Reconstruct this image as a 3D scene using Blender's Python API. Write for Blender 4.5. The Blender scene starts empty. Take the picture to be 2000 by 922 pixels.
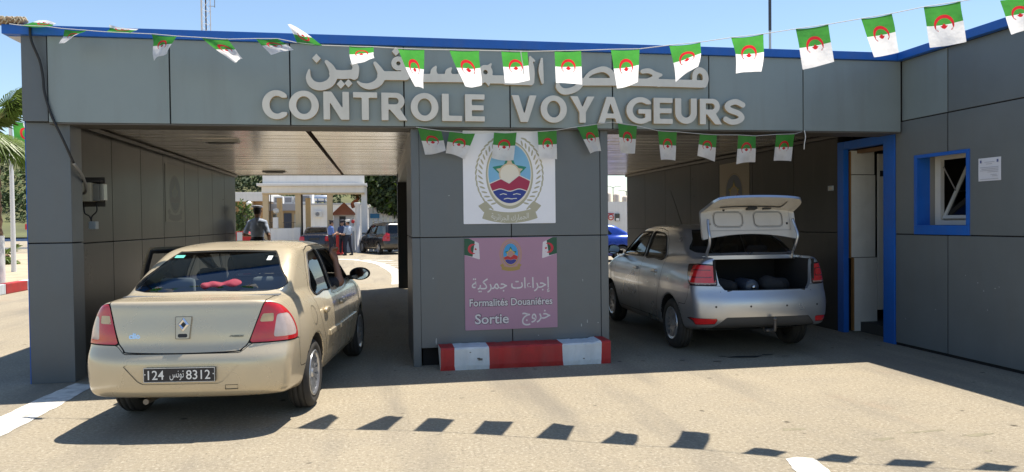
import bpy, bmesh, math, random
import numpy as np
from mathutils import Vector, Matrix
R = math.radians
SC = bpy.context.scene
COL = SC.collection
random.seed(7)
rng = np.random.default_rng(7)

# ------------------------------------------------------------------ camera, sky, sun, exposure
cam = bpy.data.cameras.new('camera')
cam.sensor_fit = 'HORIZONTAL'; cam.sensor_width = 36.0; cam.lens = 25.92
cam.clip_start = 0.05; cam.clip_end = 3000
cam_ob = bpy.data.objects.new('camera', cam); COL.objects.link(cam_ob)
def camera_matrix(yaw=10.04, pitch=-1.1, roll=0.65, h=1.6):
    y, p, r = R(yaw), R(pitch), R(roll)
    fwd = Vector((math.sin(y)*math.cos(p), math.cos(y)*math.cos(p), math.sin(p)))
    right = Vector((math.cos(y), -math.sin(y), 0)); up = right.cross(fwd)
    rr = math.cos(r)*right - math.sin(r)*up; uu = math.sin(r)*right + math.cos(r)*up
    m = Matrix((rr, uu, -fwd)).transposed().to_4x4(); m.translation = Vector((0, 0, h))
    return m
cam_ob.matrix_world = camera_matrix()
SC.camera = cam_ob

SUN_DIR = Vector((0.27, 0.216, 1.0)).normalized()          # towards the sun
world = bpy.data.worlds.new('World'); SC.world = world; world.use_nodes = True
wn = world.node_tree.nodes; wl = world.node_tree.links
sky = wn.new('ShaderNodeTexSky'); sky.sky_type = 'NISHITA'; sky.sun_disc = False
sky.sun_elevation = math.asin(SUN_DIR.z); sky.sun_rotation = math.atan2(SUN_DIR.x, SUN_DIR.y)
sky.air_density = 1.1; sky.dust_density = 0.15; sky.ozone_density = 2.4; sky.altitude = 0
wl.new(sky.outputs[0], wn['Background'].inputs[0]); wn['Background'].inputs[1].default_value = 0.10
sun = bpy.data.lights.new('sun', 'SUN'); sun.energy = 5.0; sun.angle = R(0.53); sun.color = (1.0, 0.93, 0.82)
sun_ob = bpy.data.objects.new('sun', sun); COL.objects.link(sun_ob)
sun_ob.rotation_euler = SUN_DIR.to_track_quat('Z', 'Y').to_euler(); sun_ob.location = (5, 5, 30)
vs = SC.view_settings
vs.view_transform = 'Standard'; vs.look = 'None'; vs.gamma = 1.0; vs.exposure = 0.78; vs.use_curve_mapping = False
SC.display_settings.display_device = 'sRGB'
SC.cycles.max_bounces = 10; SC.cycles.transparent_max_bounces = 16
SC.cycles.diffuse_bounces = 5; SC.cycles.glossy_bounces = 5

# ------------------------------------------------------------------ materials
def nodes(m): return m.node_tree.nodes, m.node_tree.links
MATS = {}
def mat(name, col, rough=0.6, metal=0.0, var=0.0, scale=4.0, bump=0.0, bscale=60.0, spec=0.5, coat=0.0, dirt=0.0):
    """principled paint with optional noise variation, grain bump and streaky dirt"""
    if name in MATS: return MATS[name]
    m = bpy.data.materials.new(name); m.use_nodes = True; n, l = nodes(m)
    b = n['Principled BSDF']
    c = tuple(col) + (1,)
    b.inputs['Base Color'].default_value = c; b.inputs['Roughness'].default_value = rough
    b.inputs['Metallic'].default_value = metal; b.inputs['Specular IOR Level'].default_value = spec
    b.inputs['Coat Weight'].default_value = coat; b.inputs['Coat Roughness'].default_value = 0.03
    if var > 0 or bump > 0 or dirt > 0:
        tc = n.new('ShaderNodeTexCoord')
    src = None
    if var > 0:
        t = n.new('ShaderNodeTexNoise'); t.inputs['Scale'].default_value = scale; t.inputs['Detail'].default_value = 6
        t.inputs['Roughness'].default_value = 0.65
        l.new(tc.outputs['Object'], t.inputs['Vector'])
        r = n.new('ShaderNodeMapRange'); r.inputs[1].default_value = 0.3; r.inputs[2].default_value = 0.7
        r.inputs[3].default_value = 1 - var; r.inputs[4].default_value = 1 + var
        l.new(t.outputs['Fac'], r.inputs[0])
        mx = n.new('ShaderNodeMix'); mx.data_type = 'RGBA'; mx.blend_type = 'MULTIPLY'; mx.inputs[0].default_value = 1
        mx.inputs[6].default_value = c
        l.new(r.outputs[0], mx.inputs[7]); src = mx.outputs[2]
        r2 = n.new('ShaderNodeMapRange'); r2.inputs[3].default_value = max(0.02, rough*0.75); r2.inputs[4].default_value = min(1, rough*1.3)
        l.new(t.outputs['Fac'], r2.inputs[0]); l.new(r2.outputs[0], b.inputs['Roughness'])
    if dirt > 0:
        mp = n.new('ShaderNodeMapping'); mp.inputs['Scale'].default_value = (3.0, 3.0, 0.35)
        l.new(tc.outputs['Object'], mp.inputs[0])
        t = n.new('ShaderNodeTexNoise'); t.inputs['Scale'].default_value = 2.2; t.inputs['Detail'].default_value = 8
        l.new(mp.outputs[0], t.inputs['Vector'])
        r = n.new('ShaderNodeMapRange'); r.inputs[1].default_value = 0.48; r.inputs[2].default_value = 0.8
        r.inputs[3].default_value = 0; r.inputs[4].default_value = dirt
        l.new(t.outputs['Fac'], r.inputs[0])
        mx = n.new('ShaderNodeMix'); mx.data_type = 'RGBA'
        mx.inputs[6].default_value = c; mx.inputs[7].default_value = (0.16, 0.14, 0.11, 1)
        if src: l.new(src, mx.inputs[6])
        l.new(r.outputs[0], mx.inputs[0]); src = mx.outputs[2]
    if src: l.new(src, b.inputs['Base Color'])
    if bump > 0:
        t = n.new('ShaderNodeTexNoise'); t.inputs['Scale'].default_value = bscale; t.inputs['Detail'].default_value = 5
        l.new(tc.outputs['Object'], t.inputs['Vector'])
        bp = n.new('ShaderNodeBump'); bp.inputs['Strength'].default_value = bump; bp.inputs['Distance'].default_value = 0.02
        l.new(t.outputs['Fac'], bp.inputs['Height']); l.new(bp.outputs[0], b.inputs['Normal'])
    MATS[name] = m
    return m

def glass_mat(name, tint, refl=1.0, rough=0.01):
    if name in MATS: return MATS[name]
    m = bpy.data.materials.new(name); m.use_nodes = True; n, l = nodes(m)
    out = n['Material Output']; n.remove(n['Principled BSDF'])
    tr = n.new('ShaderNodeBsdfTransparent'); tr.inputs[0].default_value = tuple(tint) + (1,)
    gl = n.new('ShaderNodeBsdfGlossy'); gl.inputs['Roughness'].default_value = rough
    fr = n.new('ShaderNodeFresnel'); fr.inputs[0].default_value = 1.5
    ml = n.new('ShaderNodeMath'); ml.operation = 'MULTIPLY_ADD'; ml.inputs[1].default_value = refl; ml.inputs[2].default_value = 0.02
    mx = n.new('ShaderNodeMixShader')
    l.new(fr.outputs[0], ml.inputs[0]); l.new(ml.outputs[0], mx.inputs[0])
    l.new(tr.outputs[0], mx.inputs[1]); l.new(gl.outputs[0], mx.inputs[2]); l.new(mx.outputs[0], out.inputs[0])
    MATS[name] = m
    return m

def cloth_mat(name, col, trans=0.5):
    if name in MATS: return MATS[name]
    m = bpy.data.materials.new(name); m.use_nodes = True; n, l = nodes(m)
    out = n['Material Output']; n.remove(n['Principled BSDF'])
    df = n.new('ShaderNodeBsdfDiffuse'); tl = n.new('ShaderNodeBsdfTranslucent'); gl = n.new('ShaderNodeBsdfGlossy')
    gl.inputs['Roughness'].default_value = 0.35; gl.inputs[0].default_value = (0.9, 0.9, 0.9, 1)
    tc = n.new('ShaderNodeTexCoord'); t = n.new('ShaderNodeTexNoise'); t.inputs['Scale'].default_value = 9; t.inputs['Detail'].default_value = 4
    l.new(tc.outputs['Object'], t.inputs['Vector'])
    r = n.new('ShaderNodeMapRange'); r.inputs[1].default_value = 0.3; r.inputs[2].default_value = 0.7; r.inputs[3].default_value = 0.85; r.inputs[4].default_value = 1.1
    l.new(t.outputs['Fac'], r.inputs[0])
    mc = n.new('ShaderNodeMix'); mc.data_type = 'RGBA'; mc.blend_type = 'MULTIPLY'; mc.inputs[0].default_value = 1
    mc.inputs[6].default_value = tuple(col) + (1,); l.new(r.outputs[0], mc.inputs[7])
    l.new(mc.outputs[2], df.inputs[0]); l.new(mc.outputs[2], tl.inputs[0])
    a = n.new('ShaderNodeMixShader'); a.inputs[0].default_value = trans
    b = n.new('ShaderNodeMixShader'); b.inputs[0].default_value = 0.02
    l.new(df.outputs[0], a.inputs[1]); l.new(tl.outputs[0], a.inputs[2])
    l.new(a.outputs[0], b.inputs[1]); l.new(gl.outputs[0], b.inputs[2]); l.new(b.outputs[0], out.inputs[0])
    bp = n.new('ShaderNodeBump'); bp.inputs['Strength'].default_value = 0.25; bp.inputs['Distance'].default_value = 0.02
    w = n.new('ShaderNodeTexNoise'); w.inputs['Scale'].default_value = 22; w.inputs['Detail'].default_value = 3
    l.new(tc.outputs['Object'], w.inputs['Vector']); l.new(w.outputs['Fac'], bp.inputs['Height'])
    l.new(bp.outputs[0], df.inputs['Normal']); l.new(bp.outputs[0], tl.inputs['Normal']); l.new(bp.outputs[0], gl.inputs['Normal'])
    MATS[name] = m
    return m

# ------------------------------------------------------------------ objects
def tag(o, label=None, cat=None, group=None, kind=None):
    if label: o['label'] = label
    if cat: o['category'] = cat
    if group: o['group'] = group
    if kind: o['kind'] = kind
    return o
def thing(name, label, cat, loc=(0, 0, 0), rotz=0.0, group=None):
    o = bpy.data.objects.new(name, None); COL.objects.link(o)
    o.empty_display_size = 0.2; o.location = loc; o.rotation_euler = (0, 0, rotz)
    return tag(o, label, cat, group)
def link_mesh(name, me, parent=None):
    o = bpy.data.objects.new(name, me); COL.objects.link(o)
    if parent is not None: o.parent = parent
    return o
def obj(name, bm, m, parent=None, smooth=False):
    me = bpy.data.meshes.new(name); bmesh.ops.recalc_face_normals(bm, faces=bm.faces); bm.to_mesh(me); bm.free()
    for x in (m if isinstance(m, (list, tuple)) else [m]): me.materials.append(x)
    if smooth:
        me.polygons.foreach_set('use_smooth', [True]*len(me.polygons))
    return link_mesh(name, me, parent)
def raw(name, verts, faces, m, parent=None, mi=None, smooth=False, normals=None):
    me = bpy.data.meshes.new(name); me.from_pydata([tuple(map(float, v)) for v in verts], [], [tuple(map(int, f)) for f in faces])
    for x in (m if isinstance(m, (list, tuple)) else [m]): me.materials.append(x)
    if mi is not None: me.polygons.foreach_set('material_index', [int(k) for k in mi])
    if smooth or normals is not None: me.polygons.foreach_set('use_smooth', [True]*len(me.polygons))
    me.update()
    if normals is not None: me.normals_split_custom_set_from_vertices([tuple(map(float, v)) for v in normals])
    return link_mesh(name, me, parent)
def copy_tree(o, parent=None):
    c = o.copy(); COL.objects.link(c)
    if parent is not None: c.parent = parent
    for ch in list(o.children): copy_tree(ch, c)
    return c

# ------------------------------------------------------------------ bmesh shapes
def box(bm, x0, x1, y0, y1, z0, z1, bev=0.0, mi=0, M=None):
    r = bmesh.ops.create_cube(bm, size=1.0)
    vs_ = r['verts']
    for v in vs_:
        v.co = Vector((x0 + (v.co.x+.5)*(x1-x0), y0 + (v.co.y+.5)*(y1-y0), z0 + (v.co.z+.5)*(z1-z0)))
    fs = list({f for v in vs_ for f in v.link_faces})
    if bev > 0:
        es = list({e for v in vs_ for e in v.link_edges})
        rb = bmesh.ops.bevel(bm, geom=es, offset=bev, segments=2, profile=0.6, affect='EDGES')
        fs = list({f for f in rb['faces']} | {f for f in fs if f.is_valid})
        fs = list({f for f in fs} | {f for ff in fs for v in ff.verts for f in v.link_faces})
    for f in fs:
        if f.is_valid: f.material_index = mi
    if M is not None:
        vv = {v for f in fs if f.is_valid for v in f.verts}
        for v in vv: v.co = M @ v.co
    return fs
def BX(*a, **k):
    bm = bmesh.new(); box(bm, *a, **k); return bm
def tube(bm, pts, r, n=8, cap=True, mi=0):
    """swept tube; r a number or one radius per point"""
    pts = [Vector(p) for p in pts]; rs = r if isinstance(r, (list, tuple)) else [r]*len(pts)
    rings = []; up = None
    for i, p in enumerate(pts):
        t = (pts[min(i+1, len(pts)-1)] - pts[max(i-1, 0)])
        if t.length < 1e-9: t = Vector((0, 0, 1))
        t.normalize()
        if up is None:
            up = Vector((0, 0, 1)) if abs(t.z) < 0.9 else Vector((1, 0, 0))
        a = t.cross(up)
        if a.length < 1e-6: a = t.orthogonal()
        a.normalize(); b = a.cross(t); up = b
        rings.append([bm.verts.new(p + rs[i]*(math.cos(2*math.pi*k/n)*a + math.sin(2*math.pi*k/n)*b)) for k in range(n)])
    for i in range(len(rings)-1):
        for k in range(n):
            f = bm.faces.new((rings[i][k], rings[i][(k+1) % n], rings[i+1][(k+1) % n], rings[i+1][k])); f.material_index = mi
    if cap:
        f = bm.faces.new(rings[0][::-1]); f.material_index = mi
        f = bm.faces.new(rings[-1]); f.material_index = mi
def TB(*a, **k):
    bm = bmesh.new(); tube(bm, *a, **k); return bm
def lathe(bm, prof, n=32, axis='Z', loc=(0, 0, 0), mi=0):
    """prof = [(r, h)]; closed by caps where r == 0"""
    L = Vector(loc); rings = []
    def P(r, h, a):
        c, s = r*math.cos(a), r*math.sin(a)
        return L + (Vector((c, s, h)) if axis == 'Z' else Vector((h, c, s)) if axis == 'X' else Vector((c, h, s)))
    for r, h in prof:
        rings.append([bm.verts.new(P(0, h, 0))] if r == 0 else [bm.verts.new(P(r, h, 2*math.pi*k/n)) for k in range(n)])
    for a, b in zip(rings[:-1], rings[1:]):
        for k in range(n):
            q = [a[k % len(a)], a[(k+1) % len(a)], b[(k+1) % len(b)], b[k % len(b)]]
            u = []
            for v in q:
                if v not in u: u.append(v)
            if len(u) > 2:
                f = bm.faces.new(u); f.material_index = mi; f.smooth = True
def prism(bm, poly, y0, y1, plane='XZ', mi=0):
    """extrude polygon [(a, b)] between two depths"""
    def P(a, b, d): return (a, d, b) if plane == 'XZ' else (d, a, b) if plane == 'YZ' else (a, b, d)
    A = [bm.verts.new(P(a, b, y0)) for a, b in poly]; B = [bm.verts.new(P(a, b, y1)) for a, b in poly]
    n = len(poly)
    fs = [bm.faces.new(A[::-1]), bm.faces.new(B)] + [bm.faces.new((A[i], A[(i+1) % n], B[(i+1) % n], B[i])) for i in range(n)]
    for f in fs: f.material_index = mi
def PR(*a, **k):
    bm = bmesh.new(); prism(bm, *a, **k); return bm
def spline(pts, n=12, closed=False):
    """Catmull-Rom through 2-D or 3-D points"""
    P = [np.array(p, float) for p in pts]; out = []
    m = len(P) if closed else len(P)-1
    for i in range(m):
        if closed: a, b, c, d = P[i-1], P[i], P[(i+1) % len(P)], P[(i+2) % len(P)]
        else: a, b, c, d = P[max(i-1, 0)], P[i], P[i+1], P[min(i+2, len(P)-1)]
        for k in range(n):
            t = k/n
            out.append(.5*((2*b) + (-a+c)*t + (2*a-5*b+4*c-d)*t*t + (-a+3*b-3*c+d)*t**3))
    if not closed: out.append(P[-1])
    return out

# ------------------------------------------------------------------ signed distance tools
def sd_poly(poly, u, v):
    """exact signed distance to a polygon, negative inside"""
    u = np.asarray(u, float); v = np.asarray(v, float)
    P = np.asarray(poly, float); d = np.full(u.shape, 1e9); s = np.ones(u.shape)
    n = len(P)
    for i in range(n):
        a = P[i]; b = P[i-1]
        ex, ey = b-a; wx, wy = u-a[0], v-a[1]
        t = np.clip((wx*ex + wy*ey)/max(ex*ex+ey*ey, 1e-12), 0, 1)
        d = np.minimum(d, (wx-ex*t)**2 + (wy-ey*t)**2)
        c1 = v >= a[1]; c2 = v < b[1]; c3 = ex*wy > ey*wx
        s = np.where((c1 & c2 & c3) | (~c1 & ~c2 & ~c3), -s, s)
    return s*np.sqrt(d)
def sd_line(pts, u, v, w):
    """stroke along a polyline; w = half width, a number or one per point"""
    P = np.asarray(pts, float); W = np.full(len(P), w) if np.isscalar(w) else np.asarray(w, float)
    d = np.full(np.shape(u), 1e9)
    for i in range(len(P)-1):
        a, b = P[i], P[i+1]; ex, ey = b-a
        t = np.clip(((u-a[0])*ex + (v-a[1])*ey)/max(ex*ex+ey*ey, 1e-12), 0, 1)
        d = np.minimum(d, np.hypot(u-a[0]-ex*t, v-a[1]-ey*t) - (W[i] + (W[i+1]-W[i])*t))
    return d
def smin(a, b, k):
    h = np.maximum(k-np.abs(a-b), 0)/k
    return np.minimum(a, b) - h*h*k*.25
def smax(a, b, k): return -smin(-a, -b, k)
def sstep(a, b, x):
    t = np.clip((x-a)/(b-a), 0, 1); return t*t*(3-2*t)
class Grid2:
    """polygon distance on a 1 cm grid, sampled with a cubic B-spline (smooth everywhere)"""
    def __init__(s, poly, h=0.01, pad=0.5, rnd=0):
        P = np.asarray(poly, float); s.h = h; s.o = P.min(0)-pad
        n = np.ceil((P.max(0)+pad-s.o)/h).astype(int)+1
        U, V = np.meshgrid(s.o[0]+h*np.arange(n[0]), s.o[1]+h*np.arange(n[1]), indexing='ij')
        s.g = sd_poly(P, U, V)
        k = np.array([1, 4, 6, 4, 1])/16.
        for _ in range(rnd):
            for ax in (0, 1):
                g = np.pad(s.g, [(2, 2) if a == ax else (0, 0) for a in (0, 1)], mode='edge')
                s.g = sum(k[j]*(g[j:j+s.g.shape[0]] if ax == 0 else g[:, j:j+s.g.shape[1]]) for j in range(5))
    def __call__(s, u, v):
        a = np.clip((u-s.o[0])/s.h, 1, s.g.shape[0]-3); b = np.clip((v-s.o[1])/s.h, 1, s.g.shape[1]-3)
        i = a.astype(int); j = b.astype(int); f = a-i; e = b-j
        def w(t): return ((1-t)**3/6, (3*t**3-6*t*t+4)/6, (-3*t**3+3*t*t+3*t+1)/6, t**3/6)
        wa, wb = w(f), w(e); r = 0
        for p in range(4):
            q = 0
            for k in range(4): q = q + wb[k]*s.g[i+p-1, j+k-1]
            r = r + wa[p]*q
        return r
def surface_nets(fn, lo, hi, h, iters=4, sym=False):
    """mesh of fn = 0; vertices projected on the exact surface; smooth normals from the gradient"""
    lo = np.asarray(lo, float); hi = np.asarray(hi, float)
    n = np.ceil((hi-lo)/h).astype(int)+1
    ax = [lo[i]+h*np.arange(n[i]) for i in range(3)]
    X, Y, Z = np.meshgrid(*ax, indexing='ij')
    F = fn(X.ravel(), Y.ravel(), Z.ravel()).reshape(n)
    S = F < 0
    c = np.zeros(tuple(n-1), int)
    for dx in (0, 1):
        for dy in (0, 1):
            for dz in (0, 1): c += S[dx:n[0]-1+dx, dy:n[1]-1+dy, dz:n[2]-1+dz]
    act = (c > 0) & (c < 8)
    idx = np.full(act.shape, -1); A = np.argwhere(act); idx[act] = np.arange(len(A))
    acc = np.zeros((len(A), 3)); cnt = np.zeros(len(A))
    cor = [(a, b, d) for a in (0, 1) for b in (0, 1) for d in (0, 1)]
    for p in cor:
        for k in range(3):
            if p[k] == 0:
                q = list(p); q[k] = 1
                fa = F[A[:, 0]+p[0], A[:, 1]+p[1], A[:, 2]+p[2]]; fb = F[A[:, 0]+q[0], A[:, 1]+q[1], A[:, 2]+q[2]]
                m = (fa < 0) != (fb < 0)
                t = np.where(m, fa/np.where(m, fa-fb, 1), 0)
                pt = np.array(p)[None, :] + t[:, None]*(np.array(q)-np.array(p))[None, :]
                acc += np.where(m[:, None], pt, 0); cnt += m
    V = lo + h*(A + acc/cnt[:, None])
    faces = []
    for k in range(3):
        a, b = [(1, 2), (2, 0), (0, 1)][k]
        sl0 = [slice(1, -1)]*3; sl0[k] = slice(0, -1); sl1 = list(sl0); sl1[k] = slice(1, None)
        s0 = S[tuple(sl0)]; s1 = S[tuple(sl1)]
        for flip in (False, True):
            e = np.argwhere((s0 & ~s1) if not flip else (~s0 & s1))
            if not len(e): continue
            off = np.ones(3, int); off[k] = 0; e = e+off
            def cell(da, db):
                q = e.copy(); q[:, a] -= da; q[:, b] -= db
                return idx[q[:, 0], q[:, 1], q[:, 2]]
            quad = np.stack([cell(1, 1), cell(0, 1), cell(0, 0), cell(1, 0)], 1)
            faces.append(quad[:, ::-1] if flip else quad)
    Fq = np.concatenate(faces)
    Fq = Fq[(Fq >= 0).all(1)]
    e = 0.004
    def grad(P):
        g = np.zeros_like(P)
        for k in range(3):
            d = np.zeros(3); d[k] = e
            g[:, k] = (fn(*(P+d).T) - fn(*(P-d).T))/(2*e)
        return g
    for _ in range(iters):
        g = grad(V); f = fn(*V.T); l2 = np.maximum((g*g).sum(1), 0.15)
        st = -(f/l2)[:, None]*g; ln = np.linalg.norm(st, axis=1, keepdims=True)
        V = V + st*np.minimum(1, 0.6*h/np.maximum(ln, 1e-9))
    g = grad(V); N = g/np.maximum(np.linalg.norm(g, axis=1, keepdims=True), 1e-9)
    return V, N, Fq

class Shell:
    """polygon soup with shared vertices that can be cut by scalar fields"""
    def __init__(s, V, N, F):
        s.V = [tuple(v) for v in V]; s.N = [tuple(v) for v in N]; s.F = [tuple(int(k) for k in f) for f in F]
    def arr(s): return np.array(s.V)
    def split(s, faces, val, level=0.0):
        """-> (faces with val < level, the rest); crossing faces are cut"""
        val = np.asarray(val)-level; inn = []; out = []; cache = {}
        nv = len(val)
        neg = val < 0
        if len(faces) == 0: return [], []
        for f in faces:
            k = 0
            for i in f:
                if neg[i]: k += 1
            if k == len(f): inn.append(f); continue
            if k == 0: out.append(f); continue
            a = []; b = []
            for i in range(len(f)):
                p, q = f[i], f[(i+1) % len(f)]
                (a if neg[p] else b).append(p)
                if neg[p] != neg[q]:
                    key = (p, q) if p < q else (q, p)
                    if key not in cache:
                        t = float(val[key[0]]/(val[key[0]]-val[key[1]])); t = min(max(t, 0.0), 1.0)
                        P = [s.V[key[0]][c]*(1-t)+s.V[key[1]][c]*t for c in range(3)]
                        Q = [s.N[key[0]][c]*(1-t)+s.N[key[1]][c]*t for c in range(3)]
                        L = math.sqrt(sum(c*c for c in Q)) or 1
                        s.V.append(tuple(P)); s.N.append(tuple(c/L for c in Q)); cache[key] = len(s.V)-1
                    a.append(cache[key]); b.append(cache[key])
            if len(a) > 2: inn.append(tuple(a))
            if len(b) > 2: out.append(tuple(b))
        return inn, out
    def build(s, name, groups, mats, parent=None, M=None):
        """groups = [(faces, offset along normal)] one material slot each"""
        verts = []; norms = []; fcs = []; mi = []
        for gi, (faces, off) in enumerate(groups):
            mp = {}
            for f in faces:
                q = []
                for i in f:
                    if i not in mp:
                        v, n = s.V[i], s.N[i]
                        mp[i] = len(verts); verts.append((v[0]+n[0]*off, v[1]+n[1]*off, v[2]+n[2]*off)); norms.append(n)
                    q.append(mp[i])
                fcs.append(q); mi.append(gi)
        if not fcs: return None
        if M is not None:
            verts = [tuple(M @ Vector(v)) for v in verts]; R3 = M.to_3x3(); norms = [tuple(R3 @ Vector(v)) for v in norms]
        return raw(name, verts, fcs, mats, parent, mi, normals=norms)

def plate(name, u0, u1, v0, v1, res, layers, mats, parent, to3d, depth=0.0, side=0):
    """flat graphic: a grid in (u, v) cut by fields. layers = [(field(u, v), material)], first layer is the outline and
    each later layer repaints what lies inside it. to3d(u, v, d) -> point; depth > 0 extrudes the outline."""
    nu = max(1, int(round((u1-u0)/res))); nv = max(1, int(round((v1-v0)/res)))
    U = np.linspace(u0, u1, nu+1); W = np.linspace(v0, v1, nv+1)
    V = [(a, b, 0) for a in U for b in W]
    F = [(i*(nv+1)+j, (i+1)*(nv+1)+j, (i+1)*(nv+1)+j+1, i*(nv+1)+j+1) for i in range(nu) for j in range(nv)]
    s = Shell(V, [(0, 0, 1)]*len(V), F)
    def ev(fn):
        A = s.arr(); return fn(A[:, 0], A[:, 1])
    if layers[0][0] is not None: live, _ = s.split(s.F, ev(layers[0][0]))
    else: live = s.F
    sets = [(live, layers[0][1])]
    for fn, m in layers[1:]:
        new = []; got = []
        for fs, mm in sets:
            if not fs: continue
            a, b = s.split(fs, ev(fn)); got += a; new.append((b, mm))
        sets = new + [(got, m)]
    verts = []; fcs = []; mi = []; mp = {}
    for fs, m in sets:
        for f in fs:
            q = []
            for i in f:
                if i not in mp: mp[i] = len(verts); verts.append(to3d(s.V[i][0], s.V[i][1], depth))
                q.append(mp[i])
            fcs.append(q); mi.append(m)
    if depth > 0:
        ec = {}
        for f in fcs:
            for i in range(len(f)):
                k = (f[i], f[(i+1) % len(f)]); ec[k] = 1
        inv = {v: k for k, v in mp.items()}; bk = {}
        for (a, b) in list(ec):
            if (b, a) not in ec:
                for i in (a, b):
                    if i not in bk: bk[i] = len(verts); p = s.V[inv[i]]; verts.append(to3d(p[0], p[1], 0.0))
                fcs.append([b, a, bk[a], bk[b]]); mi.append(side)
    o = raw(name, verts, fcs, mats, parent, mi)
    return o
# ------------------------------------------------------------------ ground, markings, hills
def ground_mat():
    m = bpy.data.materials.new('worn_concrete'); m.use_nodes = True; n, l = nodes(m); b = n['Principled BSDF']
    b.inputs['Roughness'].default_value = .88; b.inputs['Specular IOR Level'].default_value = .25
    tc = n.new('ShaderNodeTexCoord')
    def noise(sc, det=6, rough=.6, dim='3D'):
        t = n.new('ShaderNodeTexNoise'); t.inputs['Scale'].default_value = sc; t.inputs['Detail'].default_value = det; t.inputs['Roughness'].default_value = rough
        l.new(tc.outputs['Object'], t.inputs['Vector']); return t.outputs['Fac']
    def rng_(src, a, b_, c, d):
        r = n.new('ShaderNodeMapRange'); r.inputs[1].default_value = a; r.inputs[2].default_value = b_; r.inputs[3].default_value = c; r.inputs[4].default_value = d
        l.new(src, r.inputs[0]); return r.outputs[0]
    def mixc(f, a, b_, mode='MIX'):
        x = n.new('ShaderNodeMix'); x.data_type = 'RGBA'; x.blend_type = mode
        if isinstance(f, float): x.inputs[0].default_value = f
        else: l.new(f, x.inputs[0])
        for k, v in ((6, a), (7, b_)):
            if isinstance(v, tuple): x.inputs[k].default_value = v + (1,)
            else: l.new(v, x.inputs[k])
        return x.outputs[2]
    g2_ = noise(2.3, 5); big = noise(.35, 5); mid = noise(1.7, 8, .65); fine = noise(38, 8, .75); grit = noise(160, 4, .7)
    c = mixc(rng_(big, .35, .68, 0, 1), (.315, .268, .192), (.36, .308, .224))
    c = mixc(rng_(mid, .42, .75, 0, .6), c, (.26, .228, .176))
    c = mixc(rng_(fine, .53, .62, 0, .75), c, (.52, .465, .365))
    c = mixc(rng_(fine, .45, .35, 0, .95), c, (.15, .128, .095))
    # reddish worn patches
    c = mixc(rng_(noise(.8, 4), .62, .78, 0, .35), c, (.27, .155, .10))
    # exposed pebbles and pits
    v = n.new('ShaderNodeTexVoronoi'); v.inputs['Scale'].default_value = 34; l.new(tc.outputs['Object'], v.inputs['Vector'])
    peb = rng_(v.outputs['Distance'], .12, .25, 1, 0)
    pm = n.new('ShaderNodeMath'); pm.operation = 'MULTIPLY'; l.new(peb, pm.inputs[0]); l.new(rng_(mid, .45, .6, 0, .55), pm.inputs[1])
    c = mixc(pm.outputs[0], c, v.outputs['Color']) if False else mixc(pm.outputs[0], c, (.42, .36, .27))
    v2 = n.new('ShaderNodeTexVoronoi'); v2.inputs['Scale'].default_value = 3.1; v2.inputs['Randomness'].default_value = 1
    wv = n.new('ShaderNodeMix'); wv.data_type = 'VECTOR'; wv.inputs[0].default_value = .06
    cn = n.new('ShaderNodeTexNoise'); cn.inputs['Scale'].default_value = 9; cn.inputs['Detail'].default_value = 4; l.new(tc.outputs['Object'], cn.inputs['Vector'])
    l.new(tc.outputs['Object'], wv.inputs[4]); l.new(cn.outputs['Color'], wv.inputs[5]); l.new(wv.outputs[1], v2.inputs['Vector'])
    spot = rng_(v2.outputs['Distance'], .05, .10, 1, 0)
    sm = n.new('ShaderNodeMath'); sm.operation = 'MULTIPLY'; l.new(spot, sm.inputs[0]); l.new(rng_(g2_, .40, .52, 0, .95), sm.inputs[1])
    c = mixc(sm.outputs[0], c, (.085, .07, .05))
    g2 = noise(14, 8, .75); c = mixc(rng_(g2, .56, .70, 0, .42), c, (.175, .152, .115)); c = mixc(rng_(g2, .44, .32, 0, .40), c, (.42, .37, .28))
    st = n.new('ShaderNodeTexNoise'); st.inputs['Scale'].default_value = 1.0; st.inputs['Detail'].default_value = 6; mpp = n.new('ShaderNodeMapping'); mpp.inputs['Scale'].default_value = (1.6, .22, 1); l.new(tc.outputs['Object'], mpp.inputs[0]); l.new(mpp.outputs[0], st.inputs['Vector'])
    c = mixc(rng_(st.outputs['Fac'], .50, .66, 0, .55), c, (.19, .17, .14))
    # faint tyre-polished bands along the lanes
    sp = n.new('ShaderNodeSeparateXYZ'); l.new(tc.outputs['Object'], sp.inputs[0])
    l.new(c, b.inputs['Base Color'])
    bp = n.new('ShaderNodeBump'); bp.inputs['Strength'].default_value = .6; bp.inputs['Distance'].default_value = .018
    ad = n.new('ShaderNodeMath'); ad.operation = 'ADD'; l.new(fine, ad.inputs[0]); l.new(grit, ad.inputs[1])
    l.new(ad.outputs[0], bp.inputs['Height']); l.new(bp.outputs[0], b.inputs['Normal'])
    return m
GM = ground_mat()
tag(raw('ground', [(-900, -300, 0), (900, -300, 0), (900, 1500, 0), (-900, 1500, 0)], [(0, 1, 2, 3)], GM), kind='structure')
ROADP = mat('worn_white_paint', (.68, .66, .60), rough=.85, var=.22, scale=9, bump=.4, bscale=50, dirt=.75)
def ragged(poly, amp=.02, k=10):
    out = []
    for i in range(len(poly)):
        a, b = np.array(poly[i], float), np.array(poly[(i+1) % len(poly)], float)
        m = max(2, int(np.linalg.norm(b-a)*k))
        for j in range(m): out.append(tuple(a+(b-a)*j/m + rng.normal(0, amp*.5, 2)))
    return out
def road_mark(poly, amp=.02, z=.004, k=10, m=None):
    bm = bmesh.new(); f = bm.faces.new([bm.verts.new((x, y, z)) for x, y in ragged(poly, amp, k)])
    bmesh.ops.triangulate(bm, faces=[f])
    return tag(obj('road_marking', bm, m or ROADP), kind='structure')
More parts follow.
